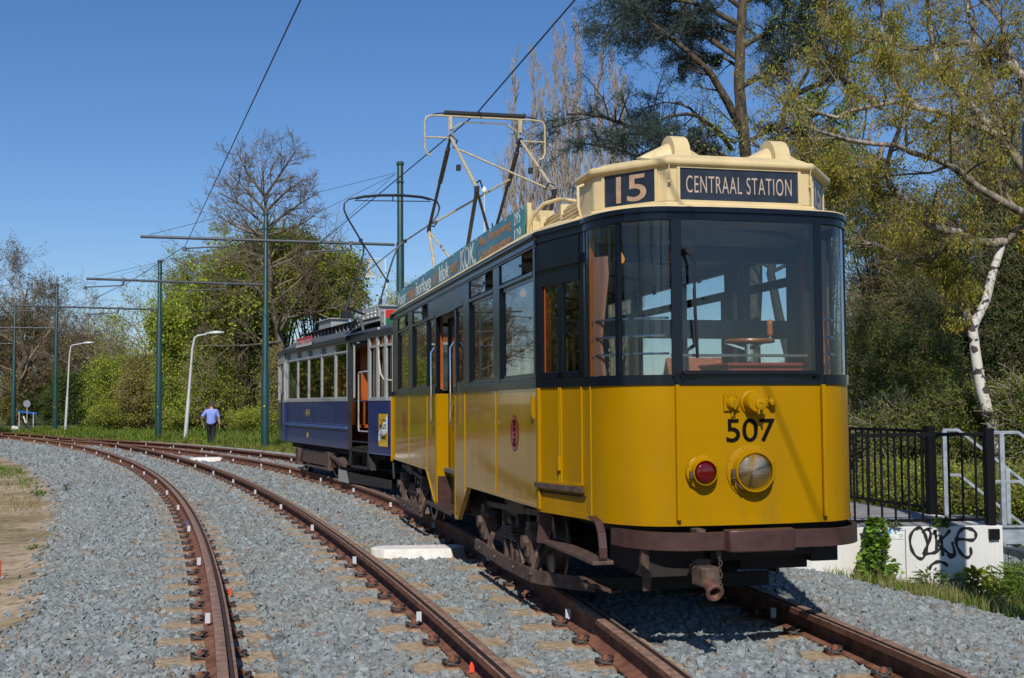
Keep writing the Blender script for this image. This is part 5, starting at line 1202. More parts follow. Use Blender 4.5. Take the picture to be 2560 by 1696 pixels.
strokes = [[(560, 1000), (535, 1010), (512, 1050), (515, 1110), (540, 1160), (575, 1182), (598, 1160), (612, 1100), (600, 1040), (575, 1000), (552, 998)],
 [(585, 1030), (600, 1010), (622, 1008), (632, 1040), (620, 1090), (600, 1130), (590, 1150), (625, 1150), (665, 1140), (705, 1105)],
 [(655, 1010), (665, 1060), (668, 1140)], [(748, 1010), (720, 1045), (675, 1085), (690, 1110), (735, 1145), (770, 1165)], [(690, 1040), (700, 1100), (705, 1165)],
 [(775, 1065), (830, 1065), (880, 1070), (900, 1050), (895, 1020), (865, 1002), (825, 1002), (795, 1035), (785, 1085), (800, 1130), (830, 1165), (855, 1172), (872, 1150), (868, 1112)],
 [(622, 1245), (640, 1215), (675, 1198), (710, 1205), (735, 1225)], [(735, 1150), (755, 1175), (775, 1150), (760, 1080)]]
def ribbon(P, wd, off):
    # catmull smoothing, flat ribbon on the wall with a little thickness variation
    Q = []
    for i in range(len(P)-1):
        p0, p1, p2, p3 = P[max(i-1, 0)], P[i], P[i+1], P[min(i+2, len(P)-1)]
        for k in range(6):
            t_ = k/6; Q.append(tuple(.5*((2*p1[j])+(-p0[j]+p2[j])*t_+(2*p0[j]-5*p1[j]+4*p2[j]-p3[j])*t_*t_+(-p0[j]+3*p1[j]-3*p2[j]+p3[j])*t_**3) for j in (0, 1)))
    Q.append(P[-1]); V = [on_wall(*c7(*q), off) for q in Q]; out = []
    for i, v in enumerate(V):
        d = (V[min(i+1, len(V)-1)]-V[max(i-1, 0)]).normalized(); s_ = d.cross(nw)*wd*(.8+.2*sin(i*.7)); out.append([v-s_, v+s_])
    return out
b = MB()
for i, s_ in enumerate(strokes): b.grid(ribbon(s_, .0185, .004+i*.0006))
b.build('graffiti', m_graf, t)
# certification plate
p_ = [on_wall(*c7(x, y), .006) for x, y in ((362, 1065), (475, 1063), (475, 1004), (362, 1006))]
b = MB(); b.add(p_, [(0, 1, 2, 3)]); sp = b.build('info_plate', m_white, t)
p_ = [on_wall(*c7(x, y), .008) for x, y in ((365, 1031), (397, 1031), (397, 1008), (365, 1008))]
b = MB(); b.add(p_, [(0, 1, 2, 3)]); b.build('blue_field', mat('label_blue', (.05, .30, .75), .5), sp)
m_gtx = mat('label_grey', (.2, .2, .2), .7)
q = on_wall(*c7(456, 1042), .008); fit(text('plate_lettering', 'CE', .05, basis(q, dw, (0, 0, 1)), m_gtx, sp), .042, .026)
b = MB()
for x0, x1, y0 in ((367, 392, 1037), (372, 390, 1042), (392, 420, 1053), (366, 382, 1050), (366, 380, 1057), (446, 462, 1054)):
    b.add([on_wall(*c7(x, y), .008) for x, y in ((x0, y0+1.6), (x1, y0+1.6), (x1, y0), (x0, y0))], [(0, 1, 2, 3)])
for x, y in ((420, 1014), (436, 1013)):
    b.add([on_wall(*c7(x+4.5*cos(k*pi/6), y+5*sin(k*pi/6)), .008) for k in range(12)], [tuple(range(12))])
b.build('plate_marks', m_gtx, sp)
# front railing
def railing(a, c, label, h=1.0, posts=(0, 1), n=None, ends=.07, base=.116):
    a = Vector(a); c = Vector(c); L_ = (c-a).length; d = (c-a).normalized(); rz = atan2(d.y, d.x)
    t = thing('railing', label, 'railing', (a.x, a.y, base), rz, 'black bar railings of the platform')
    b = MB(); b.b2(0, L_, -.016, .016, .06, .09); b.b2(0, L_, -.018, .018, h-.05, h-.015); b.build('rail_bar', m_fence, t)
    k = max(2, int(L_/.142))
    for i in range(1, k):
        b = MB(); b.b2(L_*i/k-.009, L_*i/k+.009, -.009, .009, .09, h-.05); b.build('baluster', m_fence, t)
    for p in posts:
        b = MB(); b.b2(L_*p-.045, L_*p+.045, -.045, .045, -.12, h+.03); b.b2(L_*p-.055, L_*p+.055, -.09, .045, -.13, -.02); b.build('post', m_fence, t, bevel=.004)
railing((wl.x+.45, wl.y+.03, 0), (5.02, 12.50, 0), 'front black railing on top of the graffiti wall')
x_, y_ = edge[-1]
railing((4.88, 13.86, 0), (4.88-.27*6.0, 13.86+.96*6.0, 0), 'rear black railing receding along the back of the platform', posts=(0, .333, .666, 1))
# galvanised stairs going down to the right
t = thing('staircase', 'galvanised steel stairs with handrails going down from the platform end', 'staircase', (5.0, 12.55, .116), atan2(-.27, .96)*0)
sl_ = -.56
def sbar(P, r=.022, q=m_galv, nm='handrail', par=t):
    b = MB()
    for a, c in zip(P[:-1], P[1:]): b.beam(a, c, .034, .034)
    return b.build(nm, q, par, bevel=.004)
SLP = -.80
for yy, xs, xf, posts in ((.05, .05, .38, ((.20, 0),)), (1.22, .0, .18, ((.02, 0), (.74, 1)))):
    sbar([(xs, yy, .98), (xf, yy, .98), (xf+1.7, yy, .98+1.7*SLP)]); sbar([(xs, yy, .46), (xf, yy, .46), (xf+1.7, yy, .46+1.7*SLP)], nm='knee_rail')
    for px_, k in posts: b = MB(); zt = .97+min(0, (px_-xf))*0+(SLP*(px_-xf) if px_ > xf else 0); zb = SLP*(px_-xf)-.05 if px_ > xf else 0; b.box((px_, yy, (zt+zb)/2), (.05, .05, zt-zb)); b.build('stair_post', m_galv, t, bevel=.004)
    for x0, x1, z0, z1 in ((.0, xf+.05, 0, -.19),):
        P_ = [(0, 0), (xf+.08, 0), (xf+1.75, 1.67*SLP), (xf+1.75, 1.67*SLP-.23), (xf-.02, -.19), (0, -.19)]
        b = MB(); b.prism(P_, lambda a, c, d: (a, d, c), yy-.006, yy+.006)
        b.prism([(0, 0), (xf+.08, 0), (xf+1.75, 1.67*SLP), (xf+1.75, 1.67*SLP-.025), (xf+.07, -.02), (0, -.02)], lambda a, c, d: (a, d, c), yy-.035, yy-.0065)
        b.prism([(0, -.17), (xf-.02, -.17), (xf+1.75, 1.67*SLP-.21), (xf+1.75, 1.67*SLP-.235), (xf-.02, -.195), (0, -.195)], lambda a, c, d: (a, d, c), yy-.035, yy-.0065); b.build('stringer', m_galv, t)
for k in range(7):
    b = MB(); x0 = .36+k*.225; z0 = -.18-k*.18
    for j in range(9): b.b2(x0+j*.03, x0+j*.03+.006, .07, 1.2, z0-.03, z0)
    b.b2(x0, x0+.24, .07, .08, z0-.03, z0); b.b2(x0, x0+.24, 1.19, 1.2, z0-.03, z0); b.b2(x0-.004, x0, .07, 1.2, z0-.06, z0); b.build('tread', m_galv, t)
b = MB()
for j in range(10): b.b2(.03+j*.033, .036+j*.033, .07, 1.2, -.03, 0)
b.build('landing_grate', m_galv, t)
# blue earthing cables at the rails
for (gx, gy, lb) in ((483, 1312, 'blue earthing cable clipped to the left rail'), (1030, 1280, 'blue earthing cable clipped to the rail under the yellow tram')):
    g = gnd(gx, gy, -.15); b = MB(); b.tube([(.06, 0, .03), (-.02, -.01, .02), (-.10, -.05, .0), (-.12, .02, .02), (-.06, .10, .05), (.02, .12, .03)], .007, 6); b.cyl((.05, 0, .03), (.09, 0, .05), .014, 6)
    tag(b.build('cable', mat('cable_blue', (.06, .16, .45), .5), loc=g), lb, 'cable')
# ------------------------------------------------------------------ walking man
m_skin = mat('skin', (.52, .27, .20), .6); m_shirt = mat('shirt_blue', (.23, .30, .72), .8, var=.12, vscale=6); m_trous = mat('trousers_black', (.010, .010, .012), .8); m_hair = mat('hair_grey', (.14, .11, .10), .9)
def skinned(name, V, E, R, m, parent, sub=2, root=0):
    me = bpy.data.meshes.new(name); me.from_pydata([tuple(v) for v in V], E, []); o = bpy.data.objects.new(name, me); COL.objects.link(o); o.parent = parent
    sk = o.modifiers.new('skin', 'SKIN'); sk.use_smooth_shade = True
    if not me.skin_vertices:
        bm = bmesh.new(); bm.from_mesh(me); bm.verts.layers.skin.verify(); bm.to_mesh(me); bm.free()
    for i, d in enumerate(me.skin_vertices[0].data):
        d.radius = R[i] if isinstance(R[i], tuple) else (R[i], R[i]); d.use_root = (i == root)
    s2 = o.modifiers.new('sub', 'SUBSURF'); s2.levels = sub; s2.render_levels = sub
    dg = bpy.context.evaluated_depsgraph_get(); nm = bpy.data.meshes.new_from_object(o.evaluated_get(dg)); o.modifiers.clear(); o.data = nm
    nm.materials.clear(); nm.materials.append(m); nm.polygons.foreach_set('use_smooth', [True]*len(nm.polygons)); return o
pg_ = gnd(528, 1118, -.25); man = thing('person', 'balding man in a light blue short sleeved shirt and black trousers walking away', 'person', (pg_.x, pg_.y, -.25), radians(8)); man.scale = (1.05, 1.05, 1.05)
# body: one skin surface (head, neck, torso, arms, legs)
V = [(0, 0, .95), (0, .0, 1.15), (0, .01, 1.36), (0, .0, 1.46), (0, .01, 1.53), (0, .02, 1.62), (0, .02, 1.71),
     (-.19, 0, 1.40), (-.36, -.03, 1.17), (-.35, .09, .98), (-.31, .14, .86),
     (.19, 0, 1.40), (.28, -.04, 1.14), (.31, -.02, .93), (.31, .0, .82),
     (-.10, 0, .90), (-.09, .10, .50), (-.08, .10, .10), (-.08, .18, .04), (.10, 0, .90), (.08, -.04, .50), (.07, -.18, .13), (.07, -.08, .04)]
E_ = [(0, 1), (1, 2), (2, 3), (3, 4), (4, 5), (5, 6), (2, 7), (7, 8), (8, 9), (9, 10), (2, 11), (11, 12), (12, 13), (13, 14), (0, 15), (15, 16), (16, 17), (17, 18), (0, 19), (19, 20), (20, 21), (21, 22)]
R = [(.09, .07), (.07, .05), (.12, .07), (.07, .06), (.055, .055), (.082, .098), (.06, .075), (.065, .06), .046, .036, .026, (.065, .06), .046, .036, .026, (.085, .09), .062, .042, .035, (.085, .09), .062, .042, .035]
body = skinned('body', V, E_, R, m_skin, man)
for s, w_ in ((-1, V[10]), (1, V[14])):
    w_ = Vector(w_); HV = [w_, w_+Vector((0, .01, -.07))]; HE = [(0, 1)]; HR = [(.018, .028), (.016, .036)]
    for k, (dy, ln) in enumerate(((-.030, .062), (-.010, .075), (.010, .07), (.028, .055))):
        i = len(HV); HV += [w_+Vector((0, .01+dy, -.10)), w_+Vector((-s*.012, .014+dy, -.10-ln*.6)), w_+Vector((-s*.03, .016+dy, -.10-ln))]; HE += [(1, i), (i, i+1), (i+1, i+2)]; HR += [.010, .009, .008]
    i = len(HV); HV += [w_+Vector((-s*.01, .045, -.05)), w_+Vector((-s*.02, .06, -.09))]; HE += [(1, i), (i, i+1)]; HR += [.011, .009]
    skinned('hand', HV, HE, HR, m_skin, body, 1)
V = [(0, 0, .82), (0, 0, 1.18), (0, .01, 1.37), (0, .0, 1.455), (-.19, 0, 1.40), (-.31, -.03, 1.22), (-.37, -.035, 1.15), (.19, 0, 1.40), (.265, -.03, 1.20), (.30, -.035, 1.12)]
skinned('shirt', V, [(0, 1), (1, 2), (2, 3), (2, 4), (4, 5), (5, 6), (2, 7), (7, 8), (8, 9)], [(.20, .15), (.20, .15), (.215, .15), (.085, .085), (.085, .08), .07, .075, (.085, .08), .07, .075], m_shirt, man)
V = [(0, 0, .99), (-.10, 0, .88), (-.09, .10, .50), (-.08, .10, .09), (.10, 0, .88), (.08, -.04, .50), (.07, -.18, .12)]
skinned('trousers', V, [(0, 1), (1, 2), (2, 3), (0, 4), (4, 5), (5, 6)], [(.165, .125), (.105, .11), .085, .07, (.105, .11), .085, .07], m_trous, man)
V = [(-.08, .07, .03), (-.08, .24, .025)]; skinned('shoe', V, [(0, 1)], [.05, .042], m_trous, man, 1)
V = [(.07, -.20, .07), (.07, -.04, .025)]; skinned('shoe', V, [(0, 1)], [.05, .042], m_trous, man, 1)
b = MB(); P = []
for z, r_ in ((1.585, .088), (1.62, .097), (1.66, .096), (1.685, .080)): P.append([(r_*.98*cos(a), .025+r_*1.12*sin(a), z) for a in np.linspace(pi*1.02, pi*1.98, 13)])
b.grid(P); b.build('hair', m_hair, body, smooth='all')
b = MB()
for s in (-1, 1): b.lathe([(.012, 0), (.020, .008), (.001, .014)], 10, Matrix.Translation((s*.088, .02, 1.62)) @ Matrix.Rotation(s*pi/2, 4, 'Y'))
b.lathe([(.014, -.02), (.012, 0), (.001, .02)], 8, Matrix.Translation((0, .128, 1.62)) @ Matrix.Rotation(-pi/2, 4, 'X')); b.build('ears_and_nose', m_skin, body, smooth='all')
b = MB(); b.box((0, .124, 1.565), (.05, .008, .012)); b.box((-.032, .122, 1.64), (.025, .006, .010)); b.box((.032, .122, 1.64), (.025, .006, .010)); b.build('face_features', m_hair, body)
# ================================================================== VEGETATION
def unit(v): return v/np.maximum(np.linalg.norm(v, axis=-1, keepdims=True), 1e-9)
def grow(P, R, n, rng, t0=.2, t1=1., ang=(35, 60), lr=.5, lrnd=.35, rr=.5, K=5, trop=(0, 0, 0), wig=.15, absl=None, taper=.25, flat=0., lfun=None):
    """n side branches on every branch. P (N,K,3) points, R (N,K) radii -> children arrays"""
    N, K0, _ = P.shape
    t = np.sort((np.arange(n)[None]+rng.random((N, n)))/n, 1)*(t1-t0)+t0
    f = t*(K0-1); i = np.clip(f.astype(int), 0, K0-2); u = (f-i)[..., None]; ar = np.arange(N)[:, None]
    p = P[ar, i]*(1-u)+P[ar, i+1]*u; tan = unit(P[ar, i+1]-P[ar, i]); r = R[ar, i]*(1-u[..., 0])+R[ar, i+1]*u[..., 0]
    rnd = rng.normal(size=p.shape); 
    if flat: rnd[..., 2] *= (1-flat)
    perp = unit(rnd-(rnd*tan).sum(-1, keepdims=True)*tan)
    a = np.radians(rng.uniform(ang[0], ang[1], (N, n)))[..., None]
    d = unit(tan*np.cos(a)+perp*np.sin(a))
    plen = np.linalg.norm(np.diff(P, axis=1), axis=2).sum(1)[:, None]
    L = (absl if absl is not None else plen*lr)*(1+rng.uniform(-lrnd, lrnd, (N, n)))
    if lfun is not None: L = L*lfun(t)
    L = L*np.ones((N, n))
    p = p.reshape(-1, 3); d = d.reshape(-1, 3); L = L.reshape(-1); r = (r*rr).reshape(-1); M = len(p)
    pts = [p]; cur = p; tr = np.array(trop)
    for k in range(1, K):
        d = unit(d+tr/(K-1)+rng.normal(0, wig, (M, 3))); cur = cur+d*(L/(K-1))[:, None]; pts.append(cur)
    C = np.stack(pts, 1); rad = np.minimum(r, L*.04)[:, None]*np.linspace(1, taper, K)[None]
    return C, rad
def tubes(sets, s=4):
    """list of (P, R, sides) -> V, F (quads)"""
    Vs, Fs, off = [], [], 0
    for P, R, s in sets:
        N, K, _ = P.shape
        if N == 0: continue
        T = np.empty_like(P); T[:, 1:-1] = P[:, 2:]-P[:, :-2]; T[:, 0] = P[:, 1]-P[:, 0]; T[:, -1] = P[:, -1]-P[:, -2]; T = unit(T)
        ref = np.where(np.abs(T[:, :1, 2:3]) > .9, np.array([1., 0, 0]), np.array([0, 0, 1.])); x = unit(np.cross(T, np.broadcast_to(ref, T.shape))); y = np.cross(T, x)
        a = np.arange(s)*2*pi/s
        V = P[:, :, None]+(x[:, :, None]*np.cos(a)[:, None]+y[:, :, None]*np.sin(a)[:, None])*R[:, :, None, None]
        idx = np.arange(N*K*s).reshape(N, K, s); A = idx[:, :-1]; B = idx[:, 1:]
        F = np.stack([A, np.roll(A, -1, 2), np.roll(B, -1, 2), B], -1).reshape(-1, 4)+off
        Vs.append(V.reshape(-1, 3)); Fs.append(F); off += N*K*s
    return np.concatenate(Vs), np.concatenate(Fs)
def leaves(P, n, rng, size, spread=.06, asp=.5, droop=0., t0=.15, clump=1):
    """n leaves scattered along each branch"""
    N, K, _ = P.shape
    t = rng.uniform(t0, 1, (N, n)); f = t*(K-1); i = np.clip(f.astype(int), 0, K-2); u = (f-i)[..., None]; ar = np.arange(N)[:, None]
    c = (P[ar, i]*(1-u)+P[ar, i+1]*u).reshape(-1, 3)+rng.normal(0, spread, (N*n, 3)); M = len(c)
    d = unit(rng.normal(size=(M, 3))+np.array([0, 0, -droop])); b = rng.normal(size=(M, 3)); b = unit(b-(b*d).sum(1, keepdims=True)*d)
    s = (size*rng.uniform(.55, 1.3, M))[:, None]
    V = np.stack([c, c+d*s*.5+b*s*asp*.5, c+d*s, c+d*s*.5-b*s*asp*.5], 1).reshape(-1, 3)
    return V, np.arange(M*4).reshape(-1, 4)
def combine(parts):
    Vs, Fs, o = [], [], 0
    for V, F in parts: Vs.append(V); Fs.append(F+o); o += len(V)
    return np.concatenate(Vs), np.concatenate(Fs)
def poly(pts, r0, r1, K=9):
    """smooth polyline through control points -> (1,K,3),(1,K)"""
    p = np.array(pts, float); s = np.concatenate([[0], np.cumsum(np.linalg.norm(np.diff(p, axis=0), axis=1))]); t = np.linspace(0, s[-1], K)
    return np.stack([np.interp(t, s, p[:, j]) for j in range(3)], 1)[None], np.linspace(r0, r1, K)[None]
def bark(name, c, c2, sc=8): return mat(name, c, .9, col2=c2, vscale=sc, bump=.4, bscale=30, stretch=(1, 1, .4))
b_grey = bark('bark_grey', (.16, .135, .105), (.075, .06, .045)); b_brown = bark('bark_brown', (.13, .095, .06), (.05, .036, .024))
b_dark = bark('bark_dark', (.075, .058, .042), (.025, .02, .015)); b_pop = bark('bark_poplar', (.34, .27, .21), (.18, .14, .11))
b_twig = mat('twig_brown', (.19, .14, .09), .9, island=.35); b_twigl = mat('twig_pale', (.33, .26, .20), .9, island=.35); b_twigd = mat('twig_dark', (.06, .045, .03), .9, island=.4)
b_birch = mat('bark_birch', (.62, .57, .50), .8, col2=(.06, .045, .038), vscale=5.5, bump=.3, bscale=25, stretch=(1, 1, 1.6), detail=3)
for e_, p_ in zip(b_birch.node_tree.nodes['Color Ramp'].color_ramp.elements if 'Color Ramp' in b_birch.node_tree.nodes else b_birch.node_tree.nodes['ColorRamp'].color_ramp.elements, (.42, .47)): e_.position = p_
def leafm(name, c, isl=.4, hue=.02): return mat(name, c, .6, island=isl, hue=hue, trans=.45, spec=.25)
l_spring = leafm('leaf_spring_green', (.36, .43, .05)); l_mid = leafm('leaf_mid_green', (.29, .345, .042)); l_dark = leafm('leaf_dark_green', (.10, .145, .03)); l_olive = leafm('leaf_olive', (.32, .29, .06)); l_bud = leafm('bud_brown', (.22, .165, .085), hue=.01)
l_catkin = leafm('catkin_gold', (.40, .31, .05), hue=.012); l_cedar = leafm('cedar_needles', (.078, .12, .10), .45, .015); l_bright = leafm('leaf_bright', (.10, .23, .02)); l_white = leafm('blossom_white', (.6, .6, .55), .1, 0)
def make_tree(name, label, cat, base, H, seed, trunk=None, r=.2, lv=(9, 7, 6), ang=((30, 60), (30, 60), (30, 65)), lr=(.45, .45, .5), trop=((0, 0, .3), (0, 0, .2), (0, 0, .1)), crown0=.25, mats=(None, None, None), leaf=(4, .09, .06, .5), limbs=(), lfun=None, wig=.14, twig_r=None, group=None, droop=0., tmax=.98, flat=0.):
    rng = np.random.default_rng(seed); lfun = lfun or (lambda q_: 1.3-.85*q_)
    t = thing(name, label, cat, base, 0, group)
    if trunk is None:
        trunk = [(0, 0, 0)]; 
        for k in range(1, 6): trunk.append((trunk[-1][0]+rng.normal(0, .02*H), trunk[-1][1]+rng.normal(0, .02*H), H*k/5))
    T, TR = poly(trunk, r, .012, 14); TR = TR**1.0; TR[0] = np.maximum(.012, r*(1-np.linspace(0, 1, 14))**.9)
    T[:, 1:-1] += rng.normal(0, .006*H, T[:, 1:-1].shape)
    mains = [(T, TR)]
    for pts, r0, r1 in limbs: mains.append(poly(pts, r0, r1, 10))
    c1 = [grow(T, TR, lv[0], rng, crown0, tmax, ang[0], lr[0], rr=.55, K=7, trop=trop[0], wig=wig, lfun=lfun, flat=flat)] if lv[0] else []
    for Lp, Lr in mains[1:]:
        c1.append(grow(Lp, Lr, max(5, int(lv[1]*1.4)), rng, .15, 1, ang[1], lr[1]*.8, rr=.6, K=7, trop=trop[1], wig=wig, flat=flat))
    P1 = np.concatenate([c[0] for c in c1]); R1 = np.concatenate([c[1] for c in c1])
    P2, R2 = grow(P1, R1, lv[1], rng, .2, 1, ang[1], lr[1], rr=.55, K=5, trop=trop[1], wig=wig, flat=flat)
    P3, R3 = grow(P2, R2, lv[2], rng, .15, 1, ang[2], lr[2], rr=.6, K=4, trop=trop[2], wig=wig, flat=flat*.6)
    tr_ = twig_r or .004
    R3 = np.maximum(R3, tr_*.7); R2 = np.maximum(R2, tr_)
    V, F = tubes([(m[0], m[1], 10) for m in mains]); np_mesh('trunk', V, F, mats[0], t, True)
    V, F = tubes([(P1, R1, 6), (P2, R2, 4), (P3, R3, 3)]); np_mesh('branches', V, F, mats[1], t, True)
    if leaf[0]:
        V, F = leaves(P3, leaf[0], rng, leaf[1], leaf[2], leaf[3], droop); 
        if len(leaf) > 4:
            V2, F2 = leaves(P2, leaf[4], rng, leaf[1], leaf[2]*1.5, leaf[3], droop); V, F = combine([(V, F), (V2, F2)])
        np_mesh('crown', V, F, mats[2], t)
    return t
def px(x, y, D, base):                 # displayed-photo pixel at depth D, relative to base
    p = at(x*1.0815, y*1.0815, D); return (p.x-base[0], p.y-base[1], p.z-base[2])
def base_at(x, D, z=-.4): p = at(x*1.0815, 1000, D); return (p.x, D, z)
def cp_tree(t, label, loc, rz, sc, group):
    r_ = t.copy(); COL.objects.link(r_); r_.location = loc; r_.rotation_euler = (0, 0, rz); r_.scale = (sc, sc, sc) if not hasattr(sc, '__len__') else sc; r_['label'] = label; r_['group'] = group
    for ch in list(t.children): c = ch.copy(); COL.objects.link(c); c.parent = r_
    return r_
def top(x, y, D, z=-.4): return at(x*1.0815, y*1.0815, D).z-z
# ---- left: large bare budding trees
GL_ = 'trees behind the left bend'
D = 104; bs = base_at(48, D)
tA = make_tree('budding_tree', 'large brown budding tree with thick trunk at the left edge', 'tree', bs, top(60, 645, D), 21, twig_r=.011, r=.42, lv=(15, 9, 9), ang=((35, 70), (30, 60), (30, 65)), lr=(.46, .42, .5), mats=(b_brown, b_twig, l_bud), leaf=(9, .13, .10, .6), crown0=.18, group=GL_, trunk=[(0, 0, 0), (-.3, 0, 3), (.3, 0, 6), (-.2, 0, 9), (.5, 0, top(60, 645, D))], limbs=[([(-.3, 0, 2.5), (3, 0, 5.5), (5, 0, 8)], .2, .05), ([(-.3, 0, 3.2), (-3, 1, 6.5), (-4.5, 0, 10)], .2, .05), ([(0, 0, 2.), (4, -1, 3.6), (7.4, 0, 4.8)], .16, .04)])
D = 106; bs = base_at(118, D); make_tree('budding_tree', 'brown twiggy tree behind the far green mast', 'tree', bs, top(120, 690, D), 22, twig_r=.011, r=.28, lv=(14, 8, 8), mats=(b_brown, b_twig, l_bud), leaf=(5, .11, .07, .6), lr=(.5, .42, .5), crown0=.12, group=GL_)
D = 98; bs = base_at(195, D); make_tree('bare_tree', 'smaller bare brown tree behind the far street lamp', 'tree', bs, top(200, 735, D), 23, twig_r=.011, r=.22, lv=(12, 8, 8), mats=(b_brown, b_twig, l_bud), leaf=(4, .10, .07, .6), lr=(.45, .42, .5), crown0=.15, group=GL_)
D = 104; bs = base_at(268, D); make_tree('bare_tree', 'light bare tree against the sky left of the mast between the lamps', 'tree', bs, top(270, 760, D), 24, twig_r=.011, r=.2, lv=(11, 8, 7), mats=(b_grey, b_twigl, l_bud), leaf=(2, .10, .07, .6), lr=(.5, .42, .5), crown0=.2, group=GL_)
D = 84; bs = base_at(345, D); make_tree('young_tree', 'fresh green tree behind the mast between the lamps', 'tree', bs, top(345, 710, D), 25, twig_r=.011, r=.2, lv=(12, 8, 7), mats=(b_brown, b_twig, l_spring), leaf=(9, .14, .13, .6), lr=(.5, .45, .5), crown0=.1, group=GL_)
D = 80; bs = base_at(425, D); make_tree('young_tree', 'green willow behind the nearer street lamp', 'tree', bs, top(432, 640, D), 26, twig_r=.011, r=.26, lv=(14, 9, 8), mats=(b_brown, b_twig, l_mid), leaf=(8, .13, .12, .6), lr=(.42, .45, .5), crown0=.12, group=GL_)
D = 76; bs = base_at(520, D); make_tree('young_tree', 'broad fresh green tree left of the tall bare topped tree', 'tree', bs, top(520, 600, D), 27, twig_r=.011, r=.28, lv=(15, 9, 8), mats=(b_brown, b_twig, l_spring), leaf=(8, .14, .13, .6), lr=(.45, .45, .5), crown0=.1, group=GL_)
# tall alder with bare top and greener lower crown
D = 66; bs = base_at(668, D); HH = top(600, 335, D)
tr_pts = [(0, 0, 0)]+[px(x, y, D, bs) for x, y in ((664, 880), (648, 780), (632, 690), (622, 600), (617, 520), (612, 430), (600, 340))]
def alf(t): return np.where(t < .62, 1.25, .62*(1.35-t)/.5)
lim = []
for (x0, y0, x1, y1, x2, y2) in ((645, 770, 690, 690, 720, 640), (636, 700, 560, 650, 500, 640), (625, 620, 700, 590, 790, 610), (630, 660, 560, 700, 470, 720), (640, 740, 740, 720, 820, 700), (650, 790, 560, 800, 470, 800), (622, 600, 560, 580, 520, 600), (617, 525, 560, 475, 505, 445), (617, 525, 680, 480, 728, 450), (612, 455, 572, 400, 548, 352), (612, 455, 650, 400, 682, 352), (618, 545, 560, 532, 505, 500), (618, 545, 690, 522, 728, 498), (614, 490, 570, 440, 530, 400), (614, 490, 660, 445, 700, 415)):
    lim.append(([px(x0, y0, D, bs), px(x1, y1, D, bs), px(x2, y2, D, bs)], .09, .03))
make_tree('alder', 'tall tree with a bare twiggy top and green lower crown above the blue tram', 'tree', bs, HH, 31, trunk=tr_pts, twig_r=.010, r=.28, lv=(27, 7, 7), ang=((40, 75), (30, 60), (30, 65)), lr=(.19, .45, .5), mats=(b_grey, b_twig, l_mid), leaf=(0, .1, .1, .5), crown0=.34, limbs=lim, lfun=alf, trop=((0, 0, .25), (0, 0, .15), (0, 0, .1)), group=GL_)
al = COL.objects[-3] if 0 else None
# its green foliage masses: the lower crown carried by the limbs
def foliage_blob(label, name, cx, cy, D, rx, ry, n, seed, m, tw, size, nl, parent=None, zb=-.4, depth=None, tl=.9, cat='tree', group=None, stem=b_brown, asp=.6, up=.1, mats_leaf=None):
    """a shrub or light tree: many thin stems fanning from the base through an uneven crown volume"""
    rng = np.random.default_rng(seed); bs = base_at(cx, D, zb); c = px(cx, cy, D, bs); s = D*1.0815/F_PX; rx_, ry_ = rx*s, ry*s; rz_ = depth or rx_*.8
    ctr = np.array(c); u = unit(rng.normal(size=(n, 3)))*rng.random((n, 1))**.45
    lump = 1+.22*np.sin(u[:, :1]*5+seed)+.16*np.sin(u[:, 2:]*7+seed*2)
    E = ctr+u*np.array([rx_, rz_, ry_])*lump
    return t_make(label, name, bs, E, rng, m, tw, size, nl, tl, cat, group, stem, asp, up, ctr)
def t_make(label, name, bs, E, rng, m, tw, size, nl, tl, cat, group, stem, asp, up, ctr):
    n = len(E); t = thing(name, label, cat, bs, 0, group)
    root = np.stack([rng.normal(0, .25, n), rng.normal(0, .25, n), np.zeros(n)], 1)+np.array([ctr[0], ctr[1], 0])*.35
    E[:, 2] = np.maximum(E[:, 2], .15)
    k = min(n, 60); Q = E[:k]; m1 = root[:k]*.6+Q*.4; m1[:, 2] = Q[:, 2]*.55
    S = np.stack([root[:k], m1, Q], 1); V, F = tubes([(S, np.linspace(1, .25, 3)[None]*np.full((k, 1), .02+.004*np.linalg.norm(ctr)), 5)]); np_mesh('stems', V, F, stem, t, True)
    d = unit(rng.normal(size=(n, 3))+np.array([0, 0, up*4])+unit(E-ctr)*.8); L = tl*rng.uniform(.5, 1.3, (n, 1)); pts = [E-d*L*.5]
    for j in range(4): d = unit(d+rng.normal(0, .18, (n, 3))); pts.append(pts[-1]+d*L/4)
    P = np.stack(pts, 1); R = np.full((n, 1), .0075*max(tl, .5))*np.linspace(1, .35, 5)[None]
    P2, R2 = grow(P, R, 5, rng, .1, 1, (30, 60), .5, K=4, wig=.15)
    V, F = tubes([(P, R, 3), (P2, np.maximum(R2, .0035*max(1, tl)), 3)]); np_mesh('branches', V, F, tw, t)
    if nl: V, F = leaves(P2, nl, rng, size, size*.9, asp, 0); np_mesh('foliage', V, F, m, t)
    return t
GB = 'bushes along the left verge'
foliage_blob('brown and green thicket to the left of the blue tram roof', 'shrub', 430, 770, 70, 80, 75, 900, 41, l_spring, b_twig, .17, 7, tl=1.4, cat='shrub', group=GB)
foliage_blob('spreading green crown under the bare topped tree', 'young_tree', 560, 700, 68, 110, 90, 1100, 42, l_spring, b_twig, .19, 7, tl=1.5, group=GL_)
foliage_blob('light green tree top rising behind the blue tram roof', 'young_tree', 735, 660, 69, 95, 75, 1100, 43, l_mid, b_twig, .18, 7, tl=1.5, group=GL_)
foliage_blob('green tree between the tall tree and the masts', 'young_tree', 640, 590, 70, 105, 50, 650, 44, l_spring, b_twig, .17, 7, tl=1.4, group=GL_)
foliage_blob('dense fresh green bush directly left of the blue tram', 'shrub', 600, 850, 70, 85, 90, 1500, 45, l_spring, b_twig, .13, 8, tl=1.1, cat='shrub', group=GB)
